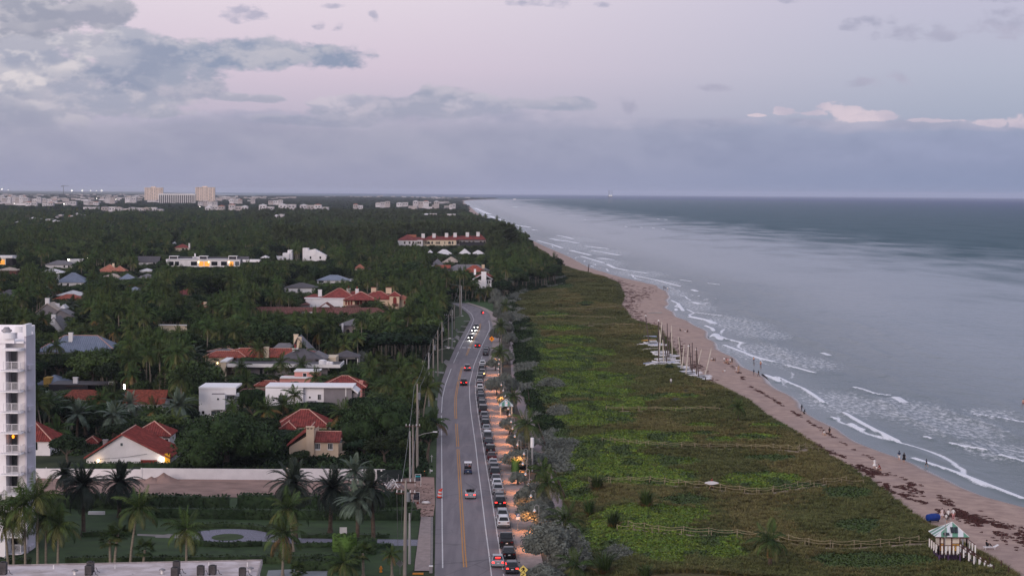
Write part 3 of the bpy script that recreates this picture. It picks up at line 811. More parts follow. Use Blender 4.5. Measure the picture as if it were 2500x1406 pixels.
PINES=[(pine_crown('pine_crown',50+k,13.0+k,3.4+.3*k,M_leaf_pine),trunk_mesh('pine_trunk',60+k,13.0,.22,M_bark,2,.8),13.0+k,3.4+.3*k)for k in range(3)]
def frond_mesh(name,L,up,droop,m,n=15,lw=0.62,hang=0.5,thick=1.0,seed=0):
 """One feather frond growing along +X from the origin: rachis and leaflets."""
 r=np.random.default_rng(seed)
 pts=[];ang=up;p=np.array([0.0,0.0,0.0]);st=L/n
 for i in range(n+1):
  pts.append(p.copy());p=p+st*np.array([cos(ang),0,sin(ang)]);ang-=droop/n*(0.5+1.0*i/n)
 pts=np.array(pts);V=[];Fc=[];k=0
 for i in range(n):
  w=.05*(1-i/n)+.012
  V+=[pts[i]+[0,-w,0],pts[i]+[0,w,0],pts[i+1]+[0,w*.9,0],pts[i+1]+[0,-w*.9,0]];Fc.append((k,k+1,k+2,k+3));k+=4
 for i in range(1,n+1):
  t=i/n;ll=lw*(math.sin(pi*min(1,t*0.86+.16))**.6)*r.uniform(.85,1.1)+.08
  d=pts[min(i,n)]-pts[i-1];d=d/np.linalg.norm(d)
  for s in(-1,1):
   tip=pts[i]+np.array([0,s*ll*.92,0])+d*ll*.45+np.array([0,0,-hang*ll*r.uniform(.7,1.2)])
   wv=d*(st*.42*thick)
   mid=(pts[i]+tip)/2+np.array([0,0,.10*ll])
   V+=[pts[i]-wv*.7,mid-wv,tip,mid+wv];Fc.append((k,k+1,k+2,k+3));k+=4
 return np_mesh(name,np.array(V),np.array(Fc),m)
def fan_mesh(name,L,m,seed=0):
 """A fan leaf on a stalk, growing along +X."""
 r=np.random.default_rng(seed);V=[];Fc=[];k=0
 V+=[(0,-.02,0),(0,.02,0),(L*.55,.02,.05),(L*.55,-.02,.05)];Fc.append((0,1,2,3));k=4
 c=np.array([L*.55,0,.05])
 for a in np.linspace(-1.9,1.9,15):
  e=c+np.array([cos(a),sin(a),-.25*abs(sin(a))-.15])*L*.5*r.uniform(.85,1.1);w=np.array([-sin(a),cos(a),0])*.055
  mm=(c+e)/2+[0,0,.03]
  V+=[c,mm-w,e,mm+w];Fc.append((k,k+1,k+2,k+3));k+=4
 return np_mesh(name,np.array(V),np.array(Fc),m)
FR={}
def frond_set(key,L,m,md,hang,lw,thick,stiff=1.0):
 FR[key]=[frond_mesh(key+'_frond',L*.8,RAD(20),RAD(25)*stiff,m,18,lw,hang*.4,thick,1),frond_mesh(key+'_frond',L,RAD(12),RAD(88)*stiff,m,20,lw,hang*.8,thick,2),frond_mesh(key+'_frond',L*1.05,RAD(8),RAD(118)*stiff,m,20,lw,hang,thick,3),frond_mesh(key+'_frond',L,RAD(0),RAD(80)*stiff,md,18,lw*.9,hang*1.2,thick,4)]
frond_set('coconut',3.6,M_frond,M_frond_y,1.05,.72,.95)
frond_set('golden',3.6,M_frond,M_frond_dead,1.05,.7,.95)
frond_set('date',3.9,M_frond_dark,M_frond_dark,0.35,.55,1.25,1.05)
frond_set('grey',3.5,M_frond_grey,M_frond_grey,0.3,.55,1.25,.8)
frond_set('royal',3.4,M_frond,M_frond,0.7,.7,1.2,1.1)
FR['fan']=[fan_mesh('fan_leaf',1.9,M_frond,1),fan_mesh('fan_leaf',1.8,M_frond,2),fan_mesh('fan_leaf',1.8,M_leaf_mid,3),fan_mesh('fan_leaf',1.7,M_frond_y,4)]
def palm_layout(r,n,old=0.25):
 """(variant, bearing, pitch) of each frond, young ones upright and old ones hanging."""
 out=[]
 for i in range(n):
  t=i/max(1,n-1)
  pitch=RAD(72-105*t**0.85)+r.normal()*.2
  v=0 if t<.2 else 1 if t<.55 else 2 if t<1-old else 3
  out.append((v,i*2.39996+r.normal()*.3,pitch))
 return out
def frond_matrix(az,pitch):
 return Matrix.Rotation(az,4,'Z')@Matrix.Rotation(-pitch,4,'Y')
def joined_crown(name,key,seed,n,old=.25,scale=1.0,extra=None):
 """Whole crown as one mesh for palms whose fronds cannot be told apart."""
 r=np.random.default_rng(seed);V=[];Fc=[];MI=[];mats=[];k=0
 for v,az,pi_ in palm_layout(r,n,old):
  me=FR[key][v]
  m=me.materials[0]
  if m not in mats:mats.append(m)
  co=np.empty(len(me.vertices)*3,np.float32);me.vertices.foreach_get('co',co);co=co.reshape(-1,3)*scale*r.uniform(.85,1.1)
  M=np.array(frond_matrix(az,pi_))[:3,:3]
  fi=np.empty(len(me.polygons)*4,np.int32);me.polygons.foreach_get('vertices',fi)
  V.append(co @M.T);Fc.append(fi.reshape(-1,4)+k);MI+=[mats.index(m)]*len(me.polygons);k+=len(co)
 return np_mesh(name,np.concatenate(V),np.concatenate(Fc),mats,mat_idx=MI)
def palm_trunk(name,H,r0,r1,lean,m,seed=0):
 b=MB();n=8;pts=[];rad=[]
 for i in range(n+1):
  t=i/n;pts.append((lean*(t**1.6),0.06*sin(3*t+seed),H*t));rad.append((r0*1.5 if i==0 else r0)*(1-t)+r1*t)
 b.tube(pts,rad,8)
 return b.mesh(name,m)
PALMK={'coconut':('coconut palm',19,.22,M_palmbark,.17,.12),'golden':('coconut palm',20,.2,M_palmbark,.17,.12),'date':('date palm',58,.15,M_darkpalmbark,.30,.24),'grey':('silvery palm',32,.1,M_darkpalmbark,.28,.22),'royal':('royal palm',16,.1,M_palmbark,.24,.16),'fan':('sabal palm',26,.1,M_palmbark,.18,.15)}
PALMS={}
for key,(nm,nfr,old,tm,r0,r1)in PALMK.items():
 PALMS[key]=[(joined_crown('palm_crown',key,70+j,nfr,old),palm_trunk('palm_trunk',10.0,r0,r1,[.6,-.4,1.3,0.1][j],tm,j),[.6,-.4,1.3,.1][j])for j in range(4 if key in('coconut','golden')else 2)]
def big_palm(key,base,top,label,group=None,name=None,nfr=None,scale=1.0,seed=0):
 """A palm near enough for its fronds to be told apart: trunk and every frond are parts. base and top are survey pixels."""
 nm,n0,old,tm,r0,r1=PALMK[key]
 g=at(*base);t=at_depth(top[0],top[1],g.y)
 H=max(t.z,0.5)
 r=np.random.default_rng(seed+int(base[0]))
 root=thing(name or nm.replace(' ','_'),label,'palm tree',(g.x,g.y,0),0,group)
 link('trunk',palm_trunk('palm_trunk',H,r0,r1,t.x-g.x,tm,seed),root)
 T0=Matrix.Translation((t.x-g.x,0,H))
 fan=key=='fan'
 for v,az,pc in palm_layout(r,nfr or n0,old):
  o=link('frond',FR[key][v],root)
  o.matrix_local=T0 @frond_matrix(az,pc)@Matrix.Scale(scale*r.uniform(.85,1.1),4)
 PROTECT.append((top[0]-16,top[1]-18,top[0]+16,top[1]+14,g.y))
 return root
def grass_tuft(name,seed,n,h,sp,m,w=.03):
 r=np.random.default_rng(seed);V=[]
 a=r.uniform(0,2*pi,n);q=r.uniform(0,.25,n);hh=h*r.uniform(.5,1.1,n);s=sp*r.uniform(.3,1.1,n)
 b0=np.stack([q*np.cos(a),q*np.sin(a),0*a],1)
 side=np.stack([-np.sin(a),np.cos(a),0*a],1)*w
 mid=b0+np.stack([np.cos(a)*s*.4,np.sin(a)*s*.4,hh*.7],1);tip=b0+np.stack([np.cos(a)*s,np.sin(a)*s,hh],1)
 v=np.stack([b0-side,b0+side,mid+side*.7,mid-side*.7,mid-side*.7,mid+side*.7,tip+side*.1,tip-side*.1],1).reshape(-1,3)
 f=np.arange(8*n).reshape(-1,4)
 return np_mesh(name,v,f,m)
def clump(name,seed,n,R,h,leaf,m,up=.7):
 r=np.random.default_rng(seed)
 d=unit(r.normal(size=(n,3)));d[:,2]=np.abs(d[:,2])
 p=d*np.array([R,R,h])*r.uniform(.55,1.05,(n,1))
 nr=unit(d*.5+r.normal(size=(n,3))*.5+np.array([0,0,up]))
 v,f=leaf_quads(p,nr,leaf*r.uniform(.7,1.3,n),r,.8)
 return np_mesh(name,v,f,m)
TUFTS=[grass_tuft('oat_tuft',90+k,34,.62,.55,M_grass if k%2 else M_grass2)for k in range(4)]
VINES=[clump('vine_clump',100+k,46,.9,.42,.17,M_vine)for k in range(3)]
VINES2=[clump('dark_vine_clump',110+k,46,.9,.5,.17,M_vine2)for k in range(3)]
SHRUBS=[clump('shrub_clump',120+k,110,1.2,1.0,.17,[M_leaf_dark,M_leaf_mid,M_leaf_silver][k],.3)for k in range(3)]
HEDGEC=[clump('hedge_clump',130+k,60,.5,.5,.12,M_hedge,.3)for k in range(2)]
# ------------------------------------------------------------------ building kit
PROTECT=[]
FOOT=[]
M_wwall=mat('white_stucco',(218,213,215),0.85,0.04,0.5)
M_wwall2=mat('bright_white_stucco',(234,230,233),0.8,0.03,0.4)
M_cream=mat('cream_stucco',(214,196,172),0.85,0.05,0.5)
M_beige=mat('beige_stucco',(208,184,160),0.85,0.06,0.5)
M_pinkw=mat('pink_stucco',(204,140,132),0.85,0.05,0.5)
M_greyw=mat('grey_stucco',(132,126,130),0.85,0.06,0.5)
M_dwall=mat('dark_timber_wall',(44,42,48),0.8,0.1,0.5)
M_red=mat('red_clay_tile',(130,58,52),0.75,0.2,1.2)
M_red2=mat('orange_clay_tile',(152,76,60),0.75,0.2,1.2)
M_redpale=mat('faded_clay_tile',(166,104,84),0.8,0.16,1.0)
M_brown=mat('brown_clay_tile',(116,76,70),0.8,0.2,1.2)
M_rbrown=mat('red_shingle',(132,66,50),0.85,0.25,2.0)
M_grey=mat('grey_slate_roof',(112,108,112),0.7,0.1,1.0)
M_greyd=mat('dark_slate_roof',(84,80,84),0.75,0.1,1.0)
M_blue=mat('blue_grey_metal_roof',(120,128,146),0.45,0.08,0.6,metal=0.2)
M_whiter=mat('white_roof',(210,206,208),0.7,0.06,0.8)
M_tanr=mat('tan_roof',(176,160,148),0.8,0.08,0.8)
M_cap=mat('pale_ridge_mortar',(190,146,132),0.85,0.1,2.0)
M_trim=mat('white_trim',(222,218,218),0.6,0.03,1.0)
M_glass=mat('dark_window_glass',(26,30,36),0.12,0.1,0.5,spec=0.6)
M_glass2=mat('grey_window_glass',(84,92,98),0.15,0.1,0.5,spec=0.6)
M_gold=mat('lit_room_glass',(210,140,60),0.4,0.25,1.2,emit=(255,170,70),emit_s=0.8)
M_bulb=mat('warm_bulb',(255,220,170),0.4,0.0,1,emit=(255,214,150),emit_s=9.0)
M_bulbw=mat('white_bulb',(255,250,240),0.4,0.0,1,emit=(255,246,230),emit_s=14.0)
M_wood=mat('brown_timber',(74,52,46),0.8,0.15,2.0)
M_redwood=mat('dark_red_door',(120,40,34),0.7,0.1,1.0)
M_yelp=mat('lit_yellow_wall',(222,168,44),0.8,0.05,1.0)
M_ochre=mat('ochre_wall',(196,156,84),0.85,0.08,0.6)
def clip_line(poly,o,d,nrm):
 """Portion of the line o + t d inside a convex 3D polygon with normal nrm."""
 t0,t1=-1e9,1e9
 n=len(poly);cen=sum((Vector(p)for p in poly),Vector())/n
 for i in range(n):
  a=Vector(poly[i]);b=Vector(poly[(i+1)%n])
  e=nrm.cross(b-a)
  if e.dot(cen-a)<0:e=-e
  dn=e.dot(d);on=e.dot(o-a)
  if abs(dn)<1e-9:
   if on<0:return None
   continue
  t=-on/dn
  if dn>0:t0=max(t0,t)
  else:t1=min(t1,t)
 return(t0,t1)if t1-t0>0.05 else None
class Bld:
 def __init__(self,name,label,D,x_ref,cat='house',group=None):
  g=at_depth(x_ref,500,D)
  self.D=D;self.ox=g.x
  self.root=thing(name,label,cat,(g.x,D,0),0,group)
  self.ext=None
 def p(self,x,y,dy=0.0):
  q=at_depth(x,y,self.D+dy)
  return q.x-self.ox,q.z
 def see(self,x0,y0,x1,y1):
  PROTECT.append((x0,y0,x1,y1,self.D));return self
 def foot(self,x0,x1,d0,d1):
  FOOT.append((self.ox+x0-1.0,self.ox+x1+1.0,self.D+d0-1.0,self.D+d1+1.0))
 def box(self,part,x0,y0,x1,y1,m,d0=0.0,depth=8.0,parent=None,foot=False):
  """Box whose front face covers the given pixel rectangle at depth d0; y1=None reaches the ground."""
  a,zt=self.p(x0,y0,d0);c,zb=self.p(x1,y0 if y1 is None else y1,d0)
  zb=0.0 if y1 is None else zb
  b=MB();b.box(a,c,d0,d0+depth,max(zb,0.0),zt)
  if foot:self.foot(a,c,d0,d0+depth)
  return b.build(part,m,parent or self.root)
 def window(self,x0,y0,x1,y1,d0=0.0,m=None,frame=None,arch=False,mull=0,name='window'):
  """A window proud of the wall face by a frame, pane set back inside it."""
  a,zt=self.p(x0,y0,d0);c,zb=self.p(x1,y1,d0)
  t=max(0.07,0.09*(c-a));fm=frame or M_trim
  b=MB()
  if not arch:
   b.box(a-t,a,d0-0.06,d0+0.05,zb-t,zt+t);b.box(c,c+t,d0-0.06,d0+0.05,zb-t,zt+t)
   b.box(a,c,d0-0.06,d0+0.05,zt,zt+t);b.box(a,c,d0-0.08,d0+0.05,zb-t,zb)
   for k in range(mull):
    xm=a+(c-a)*(k+1)/(mull+1);b.box(xm-t/3,xm+t/3,d0-0.05,d0+0.04,zb,zt)
   f=b.build(name,fm,self.root)
   g=MB();g.box(a,c,d0-0.025,d0+0.03,zb,zt);g.build('pane',m or M_glass,f)
  else:
   r=(c-a)/2;cx=(a+c)/2;zs=zt-r
   out=[(cx+(r+t)*cos(w),zs+(r+t)*sin(w))for w in np.linspace(0,pi,9)]
   inn=[(cx+r*cos(w),zs+r*sin(w))for w in np.linspace(0,pi,9)]
   out=[(c+t,zb)]+out+[(a-t,zb)];inn=[(c,zb)]+inn+[(a,zb)]
   for i in range(len(out)-1):
    o0,o1,i0,i1=out[i],out[i+1],inn[i],inn[i+1]
    y=d0-0.06
    b.quad((o0[0],y,o0[1]),(o1[0],y,o1[1]),(i1[0],y,i1[1]),(i0[0],y,i0[1]))
    b.quad((i0[0],y,i0[1]),(i1[0],y,i1[1]),(i1[0],d0+.03,i1[1]),(i0[0],d0+.03,i0[1]))
    b.quad((o1[0],y,o1[1]),(o0[0],y,o0[1]),(o0[0],d0+.03,o0[1]),(o1[0],d0+.03,o1[1]))
   f=b.build(name,fm,self.root)
   g=MB();g.poly([(q[0],d0-0.02,q[1])for q in inn][::-1]);g.build('pane',m or M_glass,f)
  return f
 def roof_faces(self,faces,m,part='roof',ribs=0.0,cap=None,edges=(),thick=0.18,capr=0.12):
  """Roof from planar faces (lists of local points), with a soffit, optional tile ribs and ridge caps."""
  b=MB()
  for f in faces:
   b.poly(f)
   b.poly([(p[0],p[1],p[2]-thick)for p in f][::-1])
   n=len(f)
   for i in range(n):
    p,q=f[i],f[(i+1)%n]
    b.quad((p[0],p[1],p[2]-thick),(q[0],q[1],q[2]-thick),q,p)
  r=b.build(part,m,self.root)
  if ribs:
   rb=MB()
   for f in faces:
    P=[Vector(p)for p in f]
    nr=(P[1]-P[0]).cross(P[2]-P[0])
    if nr.length<1e-6:continue
    nr.normalize()
    if nr.z<0:nr=-nr
    if nr.z>0.999 or nr.z<0.2:continue
    down=(Vector((0,0,-1))+nr*nr.z).normalized()
    hor=nr.cross(down).normalized()
    ts=[hor.dot(p-P[0])for p in P]
    k=min(ts)+ribs/2
    while k<max(ts):
     o=P[0]+hor*k
     c=clip_line(P,o,down,nr)
     if c:
      a0=o+down*c[0];a1=o+down*c[1];w=hor*(ribs*0.3);h=nr*(ribs*0.28)
      rb.add([a0-w,a0+h,a0+w,a1-w,a1+h,a1+w],[(0,1,4,3),(1,2,5,4),(3,4,5)])
     k+=ribs
   if rb.f:
    o=rb.build('tile_ribs',m,r);o['kind']='stuff'
  for(p,q)in edges:
   c=MB();c.tube([Vector(p)+Vector((0,0,.05)),Vector(q)+Vector((0,0,.05))],capr,6);c.build('ridge_cap',cap or M_cap,r)
  return r
 def hip(self,x0,x1,y_eave,depth,rise,m,d0=0.0,over=0.5,part='roof',ribs=0.0,cap=None,ridge=None,z=None):
  a,ze=self.p(x0,y_eave,d0);c,_=self.p(x1,y_eave,d0)
  if z is not None:ze=z
  y0,y1=d0-over,d0+depth+over
  w,dd=c-a,y1-y0
  zt=ze+rise
  if w>=dd:
   k=dd/2
   if ridge is not None:k=(w-ridge)/2
   r0,r1=(a+k,(y0+y1)/2,zt),(c-k,(y0+y1)/2,zt)
  else:
   k=w/2
   r0,r1=((a+c)/2,y0+k,zt),((a+c)/2,y1-k,zt)
  A,B_,Cc,Dd=(a,y0,ze),(c,y0,ze),(c,y1,ze),(a,y1,ze)
  if w>=dd:
   faces=[[A,B_,r1,r0],[B_,Cc,r1],[Cc,Dd,r0,r1],[Dd,A,r0]]
   edges=[(r0,r1),(A,r0),(B_,r1)]
  else:
   faces=[[A,B_,r0],[B_,Cc,r1,r0],[Cc,Dd,r1],[Dd,A,r0,r1]]
   edges=[(A,r0),(B_,r0),(r0,r1)]
  if abs(w-dd)<0.05:
   faces=[[A,B_,r0],[B_,Cc,r0],[Cc,Dd,r0],[Dd,A,r0]];edges=[(A,r0),(B_,r0)]
  return self.roof_faces(faces,m,part,ribs,cap,edges if cap is not False else())
 def gable(self,x0,x1,y_eave,y_apex,depth,m,d0=0.0,xa=None,over=0.4,wall=None,part='roof',ribs=0.0,cap=None,y_eave_r=None):
  """Gable end facing the camera; apex at pixel (xa, y_apex)."""
  xa=(x0+x1)/2 if xa is None else xa
  a,zl=self.p(x0,y_eave,d0);c,zr=self.p(x1,y_eave if y_eave_r is None else y_eave_r,d0);ax,zt=self.p(xa,y_apex,d0)
  y0,y1=d0-over,d0+depth+over
  faces=[[(a,y0,zl),(ax,y0,zt),(ax,y1,zt),(a,y1,zl)][::-1],[(ax,y0,zt),(c,y0,zr),(c,y1,zr),(ax,y1,zt)][::-1]]
  r=self.roof_faces(faces,m,part,ribs,cap,[((ax,y0,zt),(ax,y1,zt))]if cap is not False else())
  if wall is not None:
   b=MB();e=0.35
   f=[(a+e,0),(c-e,0),(c-e,zr-0.25),(ax,zt-0.25),(a+e,zl-0.25)]
   n=len(f)
   b.poly([(p[0],d0,p[1])for p in f]);b.poly([(p[0],d0+depth,p[1])for p in f][::-1])
   for i in range(n):
    p,q=f[i],f[(i+1)%n];b.quad((q[0],d0,q[1]),(p[0],d0,p[1]),(p[0],d0+depth,p[1]),(q[0],d0+depth,q[1]))
   b.build('wall',wall,self.root);self.foot(a,c,d0,d0+depth)
  return r
 def long(self,x0,x1,y_eave,y_ridge,depth,m,d0=0.0,over=0.4,part='roof',ribs=0.0,cap=None,inset=0.0):
  """Ridge parallel to the picture; inset > 0 makes hipped ends of that many metres."""
  a,ze=self.p(x0,y_eave,d0-over);c,_=self.p(x1,y_eave,d0-over)
  yr=d0+depth/2
  _,zt=self.p((x0+x1)/2,y_ridge,yr)
  y0,y1=d0-over,d0+depth+over
  r0,r1=(a+inset,yr,zt),(c-inset,yr,zt)
  A,B_,Cc,Dd=(a,y0,ze),(c,y0,ze),(c,y1,ze),(a,y1,ze)
  faces=[[A,B_,r1,r0],[Cc,Dd,r0,r1]]
  if inset>0.01:faces+=[[B_,Cc,r1],[Dd,A,r0]]
  e=[(r0,r1)]+([(A,r0),(B_,r1)]if inset>0.01 else[])
  return self.roof_faces(faces,m,part,ribs,cap,e if cap is not False else())
 def chimney(self,x0,y0,x1,y1,d0,m=None,depth=0.9,pot=None,capm=None):
  a,zt=self.p(x0,y0,d0);c,zb=self.p(x1,y1,d0)
  b=MB();b.box(a,c,d0,d0+depth,zb-0.6,zt-0.18)
  o=b.build('chimney',m or M_cream,self.root)
  k=MB();k.box(a-0.08,c+0.08,d0-0.08,d0+depth+0.08,zt-0.18,zt);k.build('chimney_cap',capm or m or M_cream,o)
  if pot:
   k=MB();k.cyl((a+c)/2,d0+depth/2,zt,zt+pot,0.28,0.2,10);k.build('chimney_pot',M_red,o)
  return o
 def lamp(self,x,y,d0=-0.2,m=None,r=0.16,power=0.0,col=(1.0,0.78,0.5)):
  a,z=self.p(x,y,d0)
  b=MB();b.tube([(a,d0,z-r),(a,d0,z),(a,d0,z+r)],[r*0.6,r,r*0.6],8);b.build('wall_lamp',m or M_bulb,self.root)
  if power:
   l=bpy.data.lights.new('wall_lamp_light','POINT');l.energy=power;l.color=col;l.shadow_soft_size=0.15
   o=bpy.data.objects.new('wall_lamp_light',l);C.objects.link(o);o.location=(self.ox+a,self.D+d0-0.35,z)
def simple_house(label,x0,x1,y_eave,z_eave,y_ridge,m,wall=M_wwall,depth=None,kind='hip',d_over=0.5,inset=None,show=None,wins=(),name='house',group=None,ribs=0.0,cap=False,chim=None,chim_m=None):
 """House whose eave line lies z_eave metres above the ground at pixel row y_eave."""
 xm=(x0+x1)/2
 D=at(xm,y_eave,z_eave).y
 B=Bld(name,label,D,xm,group=group)
 a,_=B.p(x0,y_eave);c,_=B.p(x1,y_eave)
 w=c-a;depth=depth or min(max(8.0,0.8*w),14.0)
 b=MB();b.box(a+d_over,c-d_over,0.0,depth,0.0,z_eave-0.1);b.build('wall',wall,B.root);B.foot(a,c,0,depth)
 if kind=='hip':
  B.long(x0,x1,y_eave,y_ridge,depth,m,ribs=ribs,cap=cap,inset=min(w*0.48,depth/2+0.3)if inset is None else inset)
 elif kind=='long':
  B.long(x0,x1,y_eave,y_ridge,depth,m,ribs=ribs,cap=cap)
 elif kind=='gable':
  B.gable(x0,x1,y_eave,y_ridge,depth,m,ribs=ribs,cap=cap,wall=wall)
 for(wx0,wy0,wx1,wy1,wm)in wins:
  B.window(wx0,wy0,wx1,wy1,0.0,wm)
 if chim:B.chimney(*chim,m=chim_m or wall)
 s=show or(x0+2,y_ridge,x1-2,y_eave+2)
 B.see(*s)
 return B
 # ------------------------------------------------------------------ white apartment tower at the left edge
def apartment_tower():
 D=255.0
 B=Bld('apartment_tower','white apartment tower with a stack of railed balconies at the left edge of the garden',D,40,'apartment building')
 M_tw=mat('tower_white_paint',(234,230,234),0.75,0.03,0.2)
 M_tg=mat('tower_painted_shade',(196,190,200),0.8,0.04,0.3)  # shade of the turned side is put into this darker wall colour
 xl=-13.0
 def X(px):return B.p(px,900)[0]
 zt=B.p(40,838)[1]
 x13,x62,x82=X(13.5),X(61),X(81.5)
 w=MB();w.box(xl,x13,0.0,16.0,0.0,zt);w.build('wall',M_tw,B.root)
 x57=X(58);x62=X(62.5)
 w=MB();w.box(x13,x57,1.55,5.0,0.0,zt);w.build('wall',M_tw,B.root)
 w=MB();w.box(x57,x62,0.35,5.0,0.0,zt+0.9);w.build('wall',M_tg,B.root)
 r=MB();r.box(xl,x13,0.0,16.0,zt,zt+0.22);r.box(x13,x57,0.0,5.0,zt,zt+0.22);ro=r.build('roof',M_tw,B.root)
 pr=MB();pr.box(xl,x13+1.2,-0.25,0.0,zt,zt+1.35);pr.build('parapet',M_tw,ro)
 pr=MB();pr.box(xl,x13,15.6,15.9,zt+.22,zt+1.3);pr.box(x13-.25,x13,5.0,15.6,zt+.22,zt+1.25);pr.box(x13,x57,4.7,5.0,zt+.22,zt+1.2);pr.build('parapet',M_tw,ro)
 # curved canopy corners over the balconies
 for k,(px0,px1,zz,yy_)in enumerate([(12,58,zt-0.9,-1.3),(12,40,zt+0.6,-0.8),(38,62,zt+1.4,-0.3)]):
  c=MB();n=7;a,b_=X(px0),X(px1)
  pts=[(a,0.6),(a,yy_)]+[(b_-1.0+1.0*sin(t),yy_+0.9-0.9*cos(t))for t in np.linspace(0,pi/2,n)]+[(b_,0.6)]
  c.prism(pts,zz,zz+(0.30 if k==0 else 0.75));c.build('canopy',M_tw,B.root)
 c=MB();c.box(X(56),x62+.1,-0.05,3.0,zt+0.9,zt+2.4);c.build('roof_pier',M_tw,ro)
 v=MB();vx=x13-1.6;v.cyl(vx,7,zt+.22,zt+1.0,0.55,0.55,12);v.cyl(vx,7,zt+1.0,zt+1.25,0.7,0.7,12);v.cyl(vx,7,zt+1.25,zt+1.6,0.55,0.3,12)
 v.build('roof_vent',mat('galvanised_vent',(150,146,150),0.5,0.1,1.0,metal=0.4),ro)
 rows=[905,955.5,1006.5,1057,1107.5,1158.5,1209,1259.5,1310,1353]
 a,b_=X(3.5),X(57)
 M_rail=mat('white_rail_paint',(216,212,216),0.6,0.03,1.0)
 for i,yv in enumerate(rows):
  z=B.p(40,yv,-1.5)[1]
  if z<0.3:z=0.3
  s=MB();s.prism([(a,1.5),(a,-1.45),(b_-0.4,-1.45),(b_,-1.1),(b_,1.5)],z-0.16,z);so=s.build('balcony_slab',M_tw,B.root)
  rl=MB();rx0=X(14.5);rx1=b_-0.1
  rl.box(rx0,rx1,-1.42,-1.36,z+1.08,z+1.16)
  rl.build('handrail',M_rail,so)
  for q in range(7):
   zz=z+0.12+q*0.135
   rb=MB();rb.box(rx0,rx1,-1.405,-1.375,zz,zz+0.035);rb.box(rx1-0.03,rx1,-1.37,1.4,zz,zz+0.035);rb.build('rail_bar',M_rail,so)
  for px_ in np.linspace(rx0,rx1,3):
   rb=MB();rb.box(px_-0.03,px_+0.03,-1.43,-1.35,z,z+1.16);rb.build('rail_post',M_rail,so)
   # recess: sliding door with a pale frame
  zd=z;x0,x1=X(20),X(34)
  f=MB();f.box(X(15.5),X(20),1.44,1.6,zd,zd+2.3);f.box(x1,X(36),1.44,1.6,zd,zd+2.3);f.box(X(15.5),X(36),1.46,1.6,zd+2.3,zd+2.42);fo=f.build('sliding_door',M_greyw,B.root)
  g=MB();g.box(x0,x1,1.5,1.6,zd,zd+2.3);g.build('pane',M_glass,fo)
  # small ledge on the shade-coloured wall
  l=MB();l.box(x62-.3,x62+.32,0.9,3.4,z-0.05,z+0.5);l.build('wall_ledge',M_tg,B.root)
  if i==3:
   zz=z-0.95
   lm=MB();lm.tube([(X(27),0.9,zz),(X(27),0.9,zz+.25),(X(27),0.9,zz+.45)],[0.12,0.18,0.08],8);lm.build('balcony_lantern',mat('amber_lantern',(230,150,50),0.5,0,1,emit=(255,150,40),emit_s=2.2),B.root)
   # garden wing behind the palms at its foot
 g=MB();g.box(X(-40),X(25),-3.0,0.0,0.0,2.2);g.build('ground_floor_wing',M_tw,B.root)
 B.foot(xl,x82,-4,16);B.see(0,790,84,1190)
apartment_tower()
